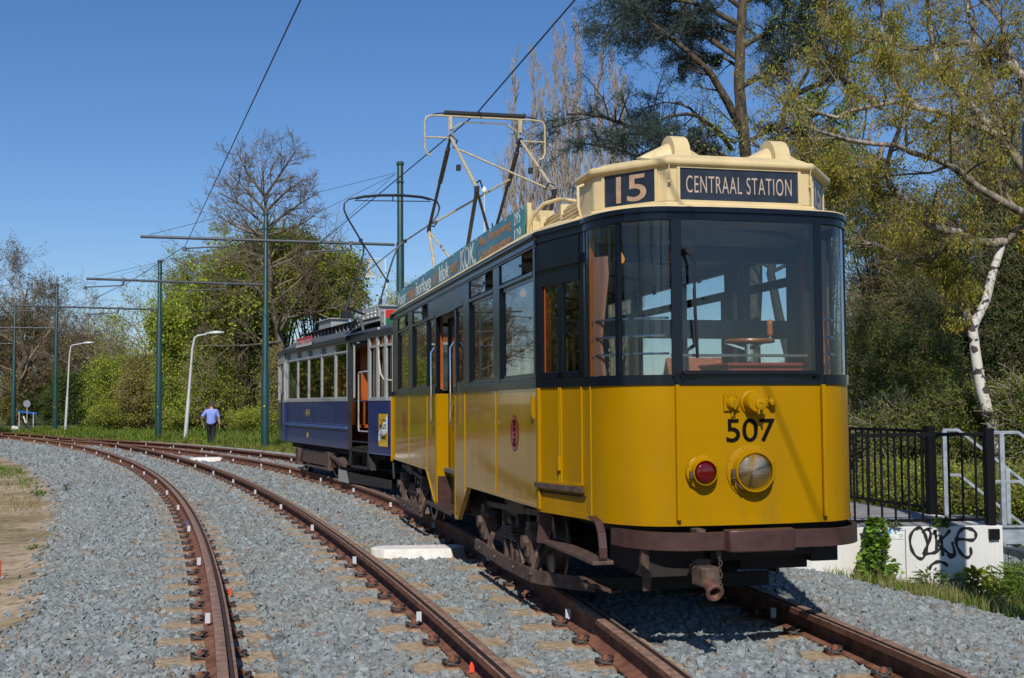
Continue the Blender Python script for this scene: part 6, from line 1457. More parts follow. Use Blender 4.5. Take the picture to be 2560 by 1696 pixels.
foliage_blob('tall green bush behind the walking man', 'shrub', 500, 880, 68, 75, 110, 1500, 46, l_mid, b_twigl, .12, 7, tl=1.1, cat='shrub', group=GB)
foliage_blob('mixed green and brown bush left of the walking man', 'shrub', 425, 900, 70, 60, 85, 1200, 47, l_spring, b_twig, .12, 6, tl=1.0, cat='shrub', group=GB)
foliage_blob('tawny green bush behind the mast between the lamps', 'shrub', 345, 900, 75, 65, 75, 1100, 48, l_olive, b_twigl, .12, 6, tl=1.0, cat='shrub', group=GB)
foliage_blob('bright green bush right of the far street lamp', 'shrub', 275, 900, 80, 60, 70, 1100, 49, l_spring, b_twig, .13, 7, tl=1.0, cat='shrub', group=GB)
foliage_blob('dark green holly bush by the far street lamp', 'shrub', 200, 915, 89, 55, 65, 1100, 50, l_dark, b_twigd, .15, 10, tl=.9, cat='shrub', group=GB)
foliage_blob('dark brushy bush behind the far green mast', 'shrub', 125, 925, 104, 60, 55, 900, 51, l_dark, b_twig, .15, 7, tl=1.0, cat='shrub', group=GB)
foliage_blob('low brown brush at the left edge', 'shrub', 40, 930, 105, 60, 60, 800, 52, l_olive, b_twig, .15, 4, tl=1.1, cat='shrub', group=GB)
foliage_blob('bush with bare stems beside the blue tram corner', 'shrub', 648, 900, 66, 38, 95, 900, 53, l_olive, b_twigl, .10, 5, tl=1.0, cat='shrub', group=GB)
foliage_blob('low green undergrowth bush behind the man and lamp', 'shrub', 470, 962, 70, 90, 24, 900, 54, l_spring, b_twig, .10, 7, tl=.6, cat='shrub', group=GB)
foliage_blob('low green undergrowth bush left of the middle mast', 'shrub', 300, 960, 76, 80, 22, 800, 55, l_mid, b_twig, .11, 7, tl=.6, cat='shrub', group=GB)
foliage_blob('low grassy bush right of the middle mast', 'shrub', 600, 972, 66, 60, 24, 800, 56, l_spring, b_twig, .09, 7, tl=.6, cat='shrub', group=GB)
# ---- poplars behind the tram
GP = 'bare poplars behind the yellow tram'
b_ptw = mat('poplar_twig', (.36, .30, .245), .9, island=.35)
def poplar(x, y, seed, D, label, w_=.055):
    bs = base_at(x, D); H = top(x, y, D)
    return make_tree('poplar', label, 'poplar', bs, H, seed, trunk=[(0, 0, 0), (.1, 0, H*.5), (0, 0, H)], r=.30, lv=(58, 8, 5), ang=((12, 28), (12, 28), (15, 35)), lr=(w_*1.75, .36, .5), trop=((0, 0, .9), (0, 0, .7), (0, 0, .5)), mats=(b_pop, b_ptw, l_bud), leaf=(0, .1, .1, .5), crown0=.06, group=GP, wig=.05, twig_r=.015, lfun=lambda t: .4+1.6*(1-t))
for k, (x, y, D, lb) in enumerate(((1192, 150, 92, 'leftmost bare poplar, just right of the pantograph'), (1240, 128, 90, 'bare poplar with a dense bundle of upright twigs behind the pantograph horn'), (1292, 85, 94, 'tall slim bare poplar, third from the pantograph'), (1312, 92, 88, 'tall bare poplar beside the tallest one'), (1345, 70, 91, 'tallest bare poplar in the row'), (1396, 130, 93, 'bare poplar behind the cedar branch tips'), (1420, 140, 89, 'second bare poplar from the right end of the row'), (1446, 170, 95, 'rightmost bare poplar partly behind the cedar'), (1262, 205, 97, 'shorter bare poplar in the middle of the row'), (1170, 420, 85, 'small bare poplar low behind the tram advert board'))):
    poplar(x, y, 60+k, D, lb)
# ---- cedar
D = 30; bs = base_at(1738, D, -.5); cpx = lambda x, y, dd=0: px(x, y, D+dd, base_at(1738, D, -.5)) if 0 else tuple(np.array(at(x*1.0815, y*1.0815, D+dd))-np.array(bs))
rng = np.random.default_rng(90)
cd_t = thing('cedar', 'large blue green cedar with spreading flat branches behind the yellow tram', 'tree', bs)
T, TR = poly([(0, 0, 0), cpx(1742, 900), cpx(1740, 780), cpx(1748, 640), cpx(1735, 480), cpx(1722, 340), cpx(1708, 200), cpx(1712, 90), cpx(1720, -60), cpx(1730, -220)], .22, .10, 26)
lm = [([(1712, 300), (1690, 250), (1640, 165), (1560, 95), (1480, 35), (1440, 0)], .12, .03, -2), ([(1690, 345), (1660, 300), (1600, 262), (1540, 270), (1490, 300)], .07, .02, -3), ([(1700, 330), (1640, 300), (1590, 245), (1540, 235), (1490, 250)], .05, .015, 1),
  ([(1735, 470), (1640, 390), (1560, 350), (1450, 290), (1370, 262), (1310, 265)], .11, .03, -2), ([(1740, 520), (1640, 420), (1540, 385), (1430, 345), (1340, 330)], .09, .02, 1), ([(1735, 500), (1620, 440), (1520, 430), (1440, 445)], .07, .02, -3),
  ([(1712, 140), (1640, 90), (1560, 30), (1440, 20), (1390, 100)], .08, .02, 2), ([(1712, 110), (1800, 60), (1880, 40)], .08, .02, 1), ([(1712, 60), (1620, 10), (1500, -10), (1410, -5)], .08, .02, -1), ([(1715, 20), (1640, -40), (1560, -30), (1500, 20), (1460, 60)], .07, .02, 0),
  ([(1715, 200), (1790, 160), (1840, 120), (1880, 90)], .08, .02, -2), ([(1725, 330), (1780, 300), (1830, 310), (1880, 330)], .06, .02, 2), ([(1725, 400), (1640, 350), (1600, 350)], .05, .02, 3), ([(1712, 80), (1660, 60), (1600, 70), (1530, 60)], .06, .02, 4), ([(1712, 160), (1670, 130), (1620, 150), (1580, 130)], .05, .02, 3),
  ([(1735, 440), (1690, 370), (1640, 340), (1600, 360), (1560, 380)], .06, .02, -1), ([(1715, 10), (1780, -30), (1850, -20), (1900, 20)], .07, .02, 0)]
Ls = [poly([cpx(x, y, dd*(i/len(P_))) for i, (x, y) in enumerate(P_)], r0, r1, 12) for P_, r0, r1, dd in lm]
V, F = tubes([(T, TR, 12)]+[(a, b_, 8) for a, b_ in Ls]); np_mesh('trunk', V, F, b_brown, cd_t, True)
LP = np.concatenate([a for a, _ in Ls]); LR = np.concatenate([b_ for _, b_ in Ls])
LP[:, 1:] += rng.normal(0, .05, LP[:, 1:].shape)
t0s = [.62, .75, .8, .30, .35, .3, .25, .2, .2, .2, .2, .3, .5, .2, .3, .6, .1]
cs = [grow(LP[i:i+1], LR[i:i+1], int(20*(1.15-t_)), rng, t_, 1, (40, 75), .24, K=6, trop=(0, 0, -.25), wig=.10, flat=.8) for i, t_ in enumerate(t0s)]
P1 = np.concatenate([c[0] for c in cs]); R1 = np.concatenate([c[1] for c in cs])
PB, RB = grow(LP, LR, 11, rng, .15, .95, (40, 75), .16, K=5, wig=.14, trop=(0, 0, -.3)); PB2, RB2 = grow(PB, RB, 6, rng, .2, 1, (30, 60), .5, K=4, wig=.16)
P2, R2 = grow(P1, R1, 10, rng, .1, 1, (35, 65), .42, K=4, trop=(0, 0, -.1), flat=.7)
V, F = tubes([(P1, R1, 5), (P2, np.maximum(R2, .005), 3), (PB, RB, 4), (PB2, np.maximum(RB2, .004), 3)]); np_mesh('branches', V, F, b_dark, cd_t, True)
dens = rng.random(len(P2)) < .9
P3, R3 = grow(P2[dens], R2[dens], 6, rng, .05, 1, (30, 70), .45, K=3, flat=.4)
V, F = leaves(P3, 9, rng, .10, .025, .17, 0, 0); np_mesh('needles', V, F, l_cedar, cd_t)
# second dark trunk crossing behind the box
D2 = 27; bs = base_at(1850, D2, -.5); q = lambda x, y, dd=0: tuple(np.array(at(x*1.0815, y*1.0815, D2+dd))-np.array(bs))
make_tree('oak', 'dark leaning tree trunk rising behind the right roof vent of the yellow tram', 'tree', bs, 12, 95, trunk=[(0, 0, 0), q(1805, 700), q(1795, 420), q(1800, 330), q(1835, 220), q(1880, 130), q(1900, 0), q(1960, -100)], r=.15, lv=(16, 8, 7), mats=(b_dark, b_dark, l_mid), leaf=(4, .07, .06, .55), crown0=.35, lr=(.28, .42, .5),
   limbs=[([q(1810, 320), q(1860, 280), q(1900, 260), q(1960, 300)], .05, .02), ([q(1835, 220), q(1900, 190), q(1960, 130), q(2060, 90)], .07, .03)], ang=((40, 75), (30, 60), (30, 65)))
# ---- birch on the right with long sagging limbs and hanging catkins
D3 = 19.; bs = base_at(2332, D3, -.7); q = lambda x, y, dd=0: tuple(np.array(at(x*1.0815, y*1.0815, D3+dd))-np.array(bs))
rng = np.random.default_rng(97)
bt_ = thing('birch', 'white barked birch with long arching limbs and golden catkins at the right', 'tree', bs)
trunk_pts = [(0, 0, 0), q(2325, 1130), q(2312, 1040), q(2290, 970), q(2268, 900), q(2255, 820), q(2248, 755), q(2278, 700), q(2292, 640), q(2305, 600), q(2318, 560)]
T, TR = poly(trunk_pts, .115, .06, 30)
lims = [([(2250, 760), (2230, 720), (2215, 660), (2190, 600)], .07, .02, 1), ([(2318, 560), (2270, 555), (2200, 545), (2130, 500), (2075, 440), (2050, 390), (2060, 340), (2080, 300), (2110, 220)], .07, .02, -2),
  ([(2400, 530), (2340, 480), (2260, 420), (2180, 375), (2100, 350), (2040, 335), (1960, 320), (1890, 300), (1840, 285)], .062, .015, -3), ([(2400, 420), (2330, 350), (2280, 300), (2200, 265), (2120, 250), (2040, 250), (1960, 258), (1890, 262), (1830, 235)], .06, .015, -1),
  ([(2318, 560), (2360, 520), (2420, 450)], .06, .03, 0), ([(2360, 380), (2250, 260), (2180, 180), (2150, 90), (2140, -40)], .07, .02, 1), ([(2400, 300), (2360, 200), (2340, 100), (2290, 20), (2180, -60)], .055, .02, 2), ([(2120, 250), (2080, 200), (2050, 130), (2040, 40), (2030, -60)], .05, .015, 0),
  ([(2040, 335), (2020, 400), (1990, 420), (1900, 390)], .04, .012, -1), ([(2200, 545), (2150, 600), (2080, 600), (2010, 560), (1960, 520)], .05, .015, 3), ([(2040, 250), (1960, 190), (1920, 140), (1900, 60), (1930, -40)], .05, .015, -1), ([(2330, 350), (2280, 200), (2240, 60), (2250, -60)], .06, .02, 3), ([(2400, 200), (2300, 120), (2200, 100), (2100, 110), (2020, 90)], .06, .02, 4)]
Ls = [poly([q(x, y, dd*i/len(P_)) for i, (x, y) in enumerate(P_)], r0*1.15, r1*1.3, 14) for P_, r0, r1, dd in lims]
for a, _ in Ls: a[:, 1:] += rng.normal(0, .035, a[:, 1:].shape)
# the second, hidden trunk that carries the high limbs beyond the right edge
T2, TR2 = poly([(1.1, -.3, 0), q(2420, 900), q(2410, 600), q(2400, 420), q(2400, 200), q(2390, -50)], .12, .05, 14)
V, F = tubes([(T, TR, 12), (T2, TR2, 10)]); np_mesh('trunk', V, F, b_birch, bt_, True)
V, F = tubes([(a, b_, 8) for a, b_ in Ls]); np_mesh('limbs', V, F, bark('bark_limb', (.40, .34, .27), (.10, .075, .055), 10), bt_, True)
LP = np.concatenate([a for a, _ in Ls]); LR = np.concatenate([b_ for _, b_ in Ls])
P1, R1 = grow(LP, LR, 14, rng, .08, 1, (35, 75), .20, K=6, trop=(0, 0, .25), wig=.16)
P2, R2 = grow(P1, R1, 8, rng, .15, 1, (30, 65), .48, K=5, trop=(0, 0, -.2), wig=.16)
P3, R3 = grow(P2, R2, 5, rng, .2, 1, (25, 60), .5, K=4, trop=(0, 0, -.7), wig=.12)
V, F = tubes([(P1, R1, 5), (P2, np.maximum(R2, .004), 3), (P3, np.maximum(R3, .0028), 3)]); np_mesh('branches', V, F, b_twig, bt_, True)
V, F = leaves(P3, 6, rng, .07, .04, .24, 2.2, .1); np_mesh('catkins', V, F, l_catkin, bt_)
V, F = leaves(P3, 4, rng, .040, .04, .75, 0, .1); np_mesh('leaves', V, F, l_mid, bt_)
# ---- thicket on the right
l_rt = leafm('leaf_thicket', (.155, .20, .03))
GR = 'thicket behind the platform on the right'
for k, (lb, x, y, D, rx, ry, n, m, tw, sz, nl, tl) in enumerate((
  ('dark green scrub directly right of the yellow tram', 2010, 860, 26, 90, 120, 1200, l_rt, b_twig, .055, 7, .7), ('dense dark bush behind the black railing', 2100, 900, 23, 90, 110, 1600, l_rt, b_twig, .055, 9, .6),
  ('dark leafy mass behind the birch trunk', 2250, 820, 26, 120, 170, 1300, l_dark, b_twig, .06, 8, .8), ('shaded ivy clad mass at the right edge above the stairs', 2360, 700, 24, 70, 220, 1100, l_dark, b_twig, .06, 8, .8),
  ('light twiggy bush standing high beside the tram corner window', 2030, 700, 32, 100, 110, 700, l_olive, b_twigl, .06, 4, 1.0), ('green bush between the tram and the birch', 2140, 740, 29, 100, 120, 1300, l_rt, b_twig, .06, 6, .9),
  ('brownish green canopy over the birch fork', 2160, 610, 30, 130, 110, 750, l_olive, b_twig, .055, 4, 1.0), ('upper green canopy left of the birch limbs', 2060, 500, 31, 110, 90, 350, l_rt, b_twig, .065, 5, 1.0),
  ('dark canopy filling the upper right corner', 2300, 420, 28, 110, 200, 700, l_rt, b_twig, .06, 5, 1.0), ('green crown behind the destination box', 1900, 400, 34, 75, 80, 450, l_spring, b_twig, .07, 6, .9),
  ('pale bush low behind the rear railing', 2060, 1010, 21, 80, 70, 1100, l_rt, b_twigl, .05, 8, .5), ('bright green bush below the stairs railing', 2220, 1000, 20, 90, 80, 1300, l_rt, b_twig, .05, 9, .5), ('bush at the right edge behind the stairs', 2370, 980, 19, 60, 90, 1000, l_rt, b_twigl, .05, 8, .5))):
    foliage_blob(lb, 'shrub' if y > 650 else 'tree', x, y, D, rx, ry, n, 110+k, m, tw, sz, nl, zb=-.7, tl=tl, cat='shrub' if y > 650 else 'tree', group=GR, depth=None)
foliage_blob('low yellow green ground bush behind the railing', 'shrub', 2120, 1130, 18.5, 130, 45, 1600, 130, l_mid, b_twig, .045, 8, zb=-.7, tl=.35, cat='shrub', group=GR)
foliage_blob('low green ground bush beyond the stairs', 'shrub', 2340, 1150, 17.5, 90, 45, 1300, 131, l_mid, b_twig, .045, 8, zb=-.7, tl=.35, cat='shrub', group=GR)
# branch that reaches past the box corner
# ---- trees reflected in the windows: row standing on the sandy side, left of and behind the viewer
for k, (x, y, H, lb) in enumerate(((-17, 12, 9, 'trees on the sandy side, first'), (-22, 3, 11, 'b'), (-15, -6, 10, 'c'), (-24, 22, 8, 'd'), (-8, -16, 10, 'e'), (2, -20, 11, 'f'), (-30, 32, 9, 'g'), (12, -18, 10, 'h'))):
    t = make_tree('verge_tree', ['green tree beyond the sandy verge outside the left edge', 'tall tree further out beyond the sandy verge', 'tree behind the viewer beside the sandy verge', 'small tree beyond the bend of the sandy verge', 'tree behind the viewer in line with the tracks', 'tall tree behind the viewer right of the tracks', 'small tree far out on the left verge', 'tree behind the viewer on the platform side'][k], 'tree', (x, y, -.5), H, 140+k, r=.22, lv=(12, 7, 6), mats=(b_brown, b_twig, l_mid), leaf=(5, .2, .2, .6), lr=(.45, .45, .5), crown0=.12, group='trees facing the trams')

# shrubs behind the trams on their far side, and the houses
foliage_blob('green bush on the far side of the blue tram', 'shrub', 960, 900, 40, 110, 90, 1200, 160, l_mid, b_twig, .08, 8, zb=-.4, tl=.9, cat='shrub', group='bushes beyond the trams')
foliage_blob('olive bush seen through the yellow tram windows', 'shrub', 1180, 930, 40, 130, 60, 1100, 161, l_olive, b_twig, .08, 7, zb=-.4, tl=.8, cat='shrub', group='bushes beyond the trams')
foliage_blob('pale green tree tip showing above the advert board', 'young_tree', 960, 720, 46, 70, 40, 260, 162, l_spring, b_twigl, .08, 5, zb=-.4, tl=1.2, cat='tree', group='bushes beyond the trams')
foliage_blob('light bush seen through the windscreen of the yellow tram', 'shrub', 1880, 900, 46, 120, 60, 900, 163, l_spring, b_twigl, .08, 5, zb=-.4, tl=.9, cat='shrub', group='bushes beyond the trams')
m_tile = mat('roof_tile_orange', (.42, .12, .05), .8, var=.25, vscale=3); m_slate = mat('roof_grey', (.16, .15, .15), .8, var=.2, vscale=3); m_brk = mat('brick_wall', (.24, .15, .11), .9, var=.3, vscale=6); m_plast = mat('plaster_white', (.6, .59, .56), .8)
def house(cx, ridge_y, D, w_, dpt, hroof, m_r, m_w, label, zb=-.5, gable=False):
    p = at(cx*1.0815, ridge_y*1.0815, D); H = p.z-zb; t = thing('house', label, 'house', (p.x, D, zb)); he = H-hroof
    b = MB(); b.b2(-w_/2, w_/2, 0, dpt, 0, he); b.prism([(0, he), (dpt, he), (dpt/2, H-.1)], lambda a, c, d: (d, a, c), -w_/2+.02, w_/2-.02); b.build('wall', m_w, t)
    b = MB(); e = .35; b.add([(-w_/2-e, -e, he-.25), (w_/2+e, -e, he-.25), (w_/2+e, dpt/2, H), (-w_/2-e, dpt/2, H), (w_/2+e, dpt+e, he-.25), (-w_/2-e, dpt+e, he-.25), (-w_/2-e, -e, he-.37), (w_/2+e, -e, he-.37), (w_/2+e, dpt/2, H-.12), (-w_/2-e, dpt/2, H-.12), (w_/2+e, dpt+e, he-.37), (-w_/2-e, dpt+e, he-.37)], [(0, 1, 2, 3), (3, 2, 4, 5), (7, 6, 9, 8), (8, 9, 11, 10), (0, 6, 7, 1), (4, 10, 11, 5), (1, 7, 8, 2), (2, 8, 10, 4), (0, 3, 9, 6), (3, 5, 11, 9)]); r_ = b.build('roof', m_r, t)
    b = MB(); b.b2(w_*.25, w_*.25+.6, dpt/2-.3, dpt/2+.3, H-.5, H+.7); b.build('chimney', m_brk, r_)
    for k in range(3):
        b = MB(); x0 = -w_/2+w_*(k+.5)/3; b.b2(x0-.5, x0+.5, -.05, .02, he-1.9, he-.7); f = b.build('window', m_plast, t); b = MB(); b.b2(x0-.42, x0+.42, -.07, -.05, he-1.82, he-.78); b.build('pane', GLR, f)
    if gable:
        b = MB(); gx = -w_*.02; b.prism([(gx-1.5, he-1.0), (gx+1.5, he-1.0), (gx, he+1.0)], lambda a, c, d: (a, d, c), -.6, dpt/2); b.build('gable', m_w, t)
        b = MB(); b.beam((gx-1.7, -.75, he-1.15), (gx, -.75, he+1.15), .3, .22); b.beam((gx+1.7, -.75, he-1.15), (gx, -.75, he+1.15), .3, .22); b.build('gable_board', m_plast, t)
    return t
house(1668, 822, 82, 6, 8, 2.6, m_tile, m_brk, 'house with an orange tiled roof and white gable boards seen through the tram windscreen', gable=True)
house(318, 848, 112, 11, 8, 2.6, m_slate, m_brk, 'house with a grey roof peeking over the bushes left of the middle mast')
house(392, 868, 100, 6, 6, 1.6, m_tile, m_plast, 'small white house with an orange roof behind the bushes by the street lamp')
house(252, 832, 135, 14, 9, 2.6, m_slate, m_brk, 'distant dark roofed house between the bare trees')
house(2010, 880, 46, 9, 6, 2.2, m_slate, m_plast, 'white house glimpsed through the scrub right of the yellow tram')

# tree line continuing round the bend outside the left edge of the view, mirrored in the tram sides
for k, (az_, D_, H_) in enumerate(((29.5, 62, 8), (32.5, 58, 11), (37, 52, 11), (43, 46, 10), (49, 42, 7), (56, 38, 8), (64, 34, 7), (73, 30, 8), (83, 28, 8))):
    a_ = radians(az_); rng = np.random.default_rng(500+k); bs = (-D_*sin(a_)*1.0, D_*cos(a_), -.5); n = 420; ctr = np.array([0, 0, H_*.45]); u = unit(rng.normal(size=(n, 3)))*rng.random((n, 1))**.4
    t_make(['round green bush just outside the left edge', 'wide olive bush round the bend', 'tall green hedge bush further left', 'brown green bush left of the sandy ground', 'large bush on the far side of the sand', 'leafy bush well left of the viewer', 'bush level with the yellow tram on the sand side', 'bush beside the viewer beyond the sand', 'last bush on the sand side'][k], 'shrub', bs, ctr+u*np.array([4.6, 3., H_*.5])*(1+.2*np.sin(u[:, :1]*5+k)), rng, (l_mid, l_olive, l_dark)[k % 3], b_twig, .26, 8, 1.5, 'shrub', 'bushes facing the trams', b_brown, .6, .1, ctr)

foliage_blob('rounded brown budding thicket at the far left edge', 'shrub', 35, 790, 106, 75, 105, 800, 170, l_olive, b_twigl, .12, 5, tl=1.5, cat='shrub', group=GB)
foliage_blob('hazy brown thicket between the two leftmost masts', 'shrub', 120, 810, 107, 70, 90, 650, 171, l_olive, b_twigl, .12, 4, tl=1.5, cat='shrub', group=GB)
foliage_blob('pale brown thicket behind the far street lamp', 'shrub', 215, 830, 108, 65, 60, 500, 172, l_bud, b_twigl, .13, 4, tl=1.5, cat='shrub', group=GB)

for k, (x_, y_, lb) in enumerate(((-34.5, 64, 'dense bush just beyond the left end of the far verge'), (-40, 74, 'second dense bush beyond the left end of the far verge'), (-47, 86, 'large dense bush far round the bend'), (-52, 70, 'tall bush outside the view behind the bend'), (-43, 58, 'bush outside the view level with the man'))):
    rng = np.random.default_rng(600+k); n = 500; H_ = 9; ctr = np.array([0, 0, H_*.45]); u = unit(rng.normal(size=(n, 3)))*rng.random((n, 1))**.4
    t_make(lb, 'shrub', (x_, y_, -.4), ctr+u*np.array([4.4, 4., H_*.5])*(1+.2*np.sin(u[:, :1]*5+k)), rng, (l_mid, l_olive)[k % 2], b_twig, .26, 8, 1.5, 'shrub', 'bushes facing the trams', b_brown, .6, .1, ctr)
# ================================================================== GRASS AND WEEDS
def blades(x, y, z, h, rng, w_=.006, bend=.5):
    n = len(x); a = rng.uniform(0, 2*pi, n); dx, dy = np.cos(a), np.sin(a); l = h*rng.uniform(.5, 1.2, n); bx = rng.normal(0, bend, n)*l*.5; by = rng.normal(0, bend, n)*l*.5
    p0 = np.stack([x-dx*w_, y-dy*w_, z], 1); p1 = np.stack([x+dx*w_, y+dy*w_, z], 1); m0 = np.stack([x-dx*w_*.7+bx*.3, y-dy*w_*.7+by*.3, z+l*.6], 1); m1 = np.stack([x+dx*w_*.7+bx*.3, y+dy*w_*.7+by*.3, z+l*.6], 1); tp = np.stack([x+bx, y+by, z+l], 1); tq = tp+np.array([w_*.2, 0, 0])
    V = np.stack([p0, p1, m1, m0, tq, tp], 1).reshape(-1, 3); o = (np.arange(n)*6)[:, None]
    return V, np.concatenate([o+np.array([0, 1, 2, 3]), o+np.array([3, 2, 4, 5])])
g_green = leafm('grass_green', (.16, .24, .03)); g_olive = leafm('grass_olive', (.24, .25, .05)); g_dry = leafm('grass_dry', (.42, .34, .17), .3, .01)
def grass(name, label, x, y, h, m, seed, w_=.006, dz=-.02, bend=.5):
    rng = np.random.default_rng(seed); V, F = blades(x, y, Hgt(x, y)+dz, h, rng, w_, bend); o = np_mesh(name, V, F, m); return tag(o, label, name, kind='stuff')
rng = np.random.default_rng(300)
def clumpy(x0, x1, y0, y1, n, f, thr, seed):
    r = np.random.default_rng(seed); x = r.uniform(x0, x1, n); y = r.uniform(y0, y1, n); v = np.sin(x*f+seed)*np.cos(y*f*.8+seed*2)+.6*np.sin(x*f*2.7+y*f*1.9); k = v+r.normal(0, .35, n) > thr; return x[k], y[k]
# far verge between the tracks and the bushes (right of rail S, beyond the kerb)
x, y = rng.uniform(-42, 4, 150000), rng.uniform(30, 82, 150000)
dr = np.hypot(x-C2[0], y-C2[1])-RS; dr1 = np.hypot(x-C1[0], y-C1[1])-RQ
k = ((dr > 1.0) | (y > 56)) & (dr1 > 1.2) & (np.abs(x+.45*y*.0) < .5*y+3) & ~((x > -3.6) & (y < 42))
grass('grass', 'green verge grass between the far track and the bushes', x[k], y[k], .20, g_olive, 301, .028, bend=.8)
x, y = clumpy(-42, 2, 46, 84, 60000, .5, .3, 302); dr = np.hypot(x-C2[0], y-C2[1])-RS; dr1 = np.hypot(x-C1[0], y-C1[1])-RQ; k = (dr > 1.6) & (dr1 > 1.6)
grass('undergrowth', 'leafy green ground cover in front of the bushes', x[k], y[k], .42, g_green, 303, .03, bend=1.)
# left sandy verge: dry grass and weeds
x, y = clumpy(-20, -3.5, 8, 34, 90000, .8, .55, 304); dl = RP-np.hypot(x-C1[0], y-C1[1]); k = (dl > lw(y)+.45) & (y > 19)
grass('dry_grass', 'sparse dry grass on the sandy verge at the left', x[k], y[k], .10, g_dry, 305, .006, bend=1.2)
x, y = clumpy(-24, -5, 15, 44, 70000, .6, .75, 306); dl = RP-np.hypot(x-C1[0], y-C1[1]); k = (dl > lw(y)+.4) & (y > 21)
grass('weeds', 'patchy green weeds on the sandy verge at the left', x[k], y[k], .13, g_green, 307, .010, bend=1.)
# right side: foot of the wall and beyond
x = rng.uniform(3.0, 8.6, 30000); y = rng.uniform(8.4, 12.3, 30000); k = (y > 11.75-(x-3.44)*1.9+rng.normal(0, .14, len(x))) & (y > 8.2) & (np.sin(x*9)*np.cos(y*11)+.5*np.sin(x*23+y*17)+rng.normal(0, .4, len(x)) > .1); 
grass('grass', 'tufts of grass and dry stalks along the foot of the graffiti wall', x[k], y[k], .12, g_green, 308, .005)
x = rng.uniform(3.4, 8.6, 5000); y = rng.uniform(9.2, 12.3, 5000); k = (y > 11.6-(x-3.44)*1.9+rng.normal(0, .15, len(x)))
grass('dry_stalks', 'pale dry stalks mixed in the grass by the graffiti wall', x[k], y[k], .17, g_dry, 309, .003)
x = rng.uniform(4.6, 22, 120000); y = rng.uniform(13.0, 36, 120000); k = (x > np.interp(y, [13, 14, 20, 36], [5.2, 5.0, 4.6, -.5])) & (x < .5*y+2)
grass('ground_cover', 'yellow green ground cover behind the platform', x[k], y[k], .26, g_green, 310, .016, bend=1.1)
# leafy plants at the wall
def herb(name, label, base, H, R_, n, size, m, seed, taper=.35, stems=7, group=None, asp=.8):
    r = np.random.default_rng(seed); t = thing(name, label, 'plant', base, 0, group); b = MB()
    for k in range(stems):
        a = r.uniform(0, 2*pi); rr = R_*r.random(); b.tube([(rr*.4*cos(a), rr*.4*sin(a), 0), (rr*.7*cos(a), rr*.7*sin(a), H*.5), (rr*cos(a)*.8, rr*sin(a)*.8, H*r.uniform(.75, 1))], [.008, .006, .003], 5)
    b.build('stem', leafm('stem_green', (.12, .18, .04)), t)
    z = r.random(n)**.9*H; rad = R_*(1-(1-taper)*(z/H))*np.sqrt(r.random(n)); a = r.uniform(0, 2*pi, n); rad = rad*(1+.3*np.sin(z*17+seed)+.25*np.sin(a*2+z*9)); c = np.stack([rad*np.cos(a), rad*np.sin(a), z], 1)
    out = np.stack([np.cos(a), np.sin(a), r.uniform(-.2, .5, n)], 1); d = unit(out+r.normal(0, .35, (n, 3))); up = unit(np.stack([np.zeros(n), np.zeros(n), np.ones(n)], 1)+r.normal(0, .45, (n, 3))); s_ = np.cross(d, up); s_ = unit(s_); S = size*r.uniform(.5, 1.25, (n, 1))
    nrm = np.cross(s_, d)
    V = np.stack([c, c+d*S*.35+s_*S*asp*.5+nrm*S*.08, c+d*S*.8+s_*S*asp*.32, c+d*S, c+d*S*.8-s_*S*asp*.32, c+d*S*.35-s_*S*asp*.5+nrm*S*.08], 1).reshape(-1, 3)
    np_mesh('leaf_mass', V, np.arange(n*6).reshape(-1, 6), m, t); return t
def wallfoot(px_, dy=-.25): p = on_wall(px_, 1400); return (p.x, p.y+dy, float(Hgt(p.x, p.y+dy))-.02)
herb('mustard_plant', 'tall bright green leafy plant growing against the left part of the white wall', wallfoot(2177, -.17), .66, .19, 620, .07, leafm('leaf_mustard', (.19, .31, .04)), 401, taper=.28, stems=9)
herb('weed', 'low dark leaved weed right of the tall leafy plant', wallfoot(2300, -.30), .22, .22, 160, .09, leafm('weed_green', (.10, .17, .03)), 402, asp=.35)
herb('weed', 'silvery grey green weed in the middle of the wall foot', wallfoot(2345, -.42), .20, .20, 260, .05, leafm('weed_silver', (.22, .26, .17), .2), 403, asp=.4)
herb('weed', 'dark green broad leaved weed under the graffiti', wallfoot(2405, -.35), .30, .24, 300, .08, l_mid, 404, asp=.6)
herb('weed', 'bushy dark weed in shade near the wall corner', wallfoot(2440, -.6), .24, .26, 320, .06, l_mid, 405, asp=.5)
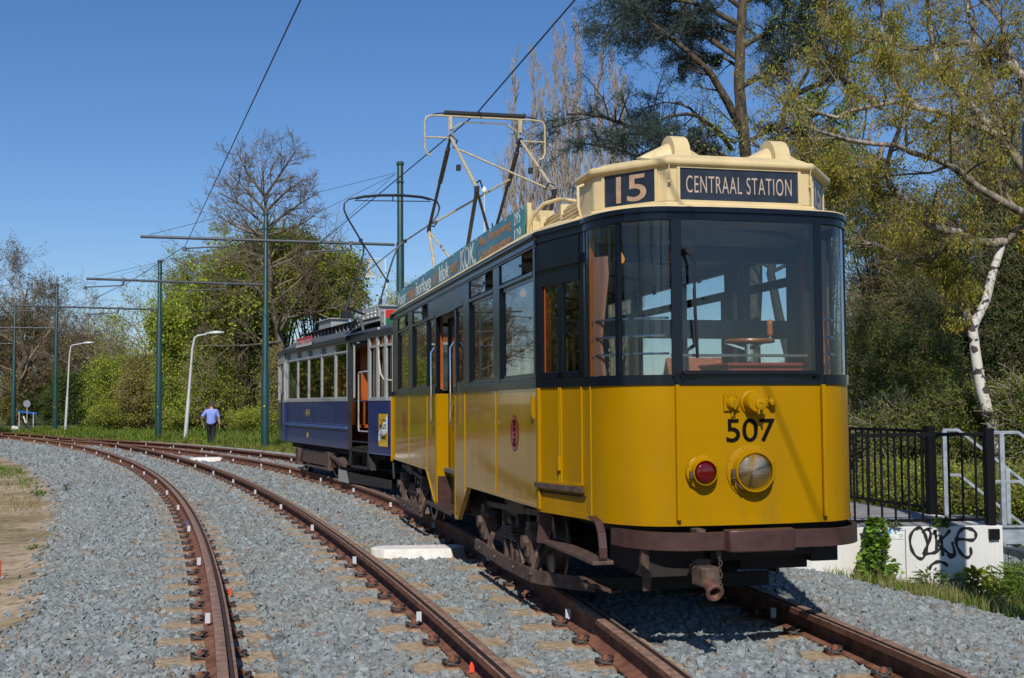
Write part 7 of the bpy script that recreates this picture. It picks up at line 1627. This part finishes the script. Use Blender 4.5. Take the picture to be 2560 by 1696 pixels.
herb('grass_clump', 'large spiky grass clump at the right edge by the stairs', (5.0, 11.45, float(Hgt(5.0, 11.45))-.02), .42, .34, 520, .16, g_green, 406, asp=.10, taper=.9)
herb('grass_clump', 'spiky grass clump hugging the wall corner', (5.15, 11.95, float(Hgt(5.1, 12))-.02), .40, .26, 420, .15, g_green, 407, asp=.10, taper=.9)
herb('weed', 'tuft of weeds hanging over the edge of the platform above the graffiti', tuple(on_wall(2350, 1318, .03)), .10, .12, 150, .06, l_dark, 408, asp=.4)
herb('weed', 'little weed on the wall top above the info plate', tuple(on_wall(2232, 1318, .03)), .06, .08, 50, .05, l_dark, 409, asp=.4)
herb('weed', 'small reddish weed at the edge of the ballast on the left', (*gnd(165, 1235, -.36)[:2], -.36), .22, .12, 90, .04, leafm('weed_red', (.16, .08, .05)), 410, asp=.5)
herb('weed', 'green weed on the sand beside the left ballast edge', (*gnd(95, 1240, -.37)[:2], -.37), .10, .25, 160, .05, l_bright, 411, asp=.5)
herb('weed', 'low green weed on the sand nearest the viewer', (*gnd(85, 1375, -.37)[:2], -.37), .06, .2, 90, .03, l_bright, 412, asp=.5)
herb('dandelion', 'yellow flowering dandelions by the walking man', (*gnd(490, 1108, -.25)[:2], -.25), .25, .3, 60, .10, leafm('flower_yellow', (.65, .5, .01), .1, 0), 413, asp=.9)
# orange survey stake at the left edge
g = gnd(-2, 1445, -.37); b = MB(); b.box((0, 0, .08), (.03, .02, .2)); tag(b.build('survey_stake', mat('stake_orange', (.8, .12, .04), .6), loc=g), 'orange survey stake in the sand at the left edge', 'stake')

for (gx, gy, lb) in ((2008, 1552, 'bright orange painted bolt on the clip of the right hand rail by the tram front'), (576, 1478, 'orange painted bolt on a clip of the left rail'), (1180, 1668, 'orange painted bolt on the second rail at the bottom of the view')):
    g = gnd(gx, gy, -.12); b = MB(); b.cyl((0, 0, -.03), (0, 0, .012), .017, 6); b.cyl((0, 0, .012), (0, 0, .028), .011, 6); tag(b.build('marker_bolt', mat('bolt_orange', (.85, .10, .04), .6), loc=g), lb, 'bolt', 'orange painted bolts')
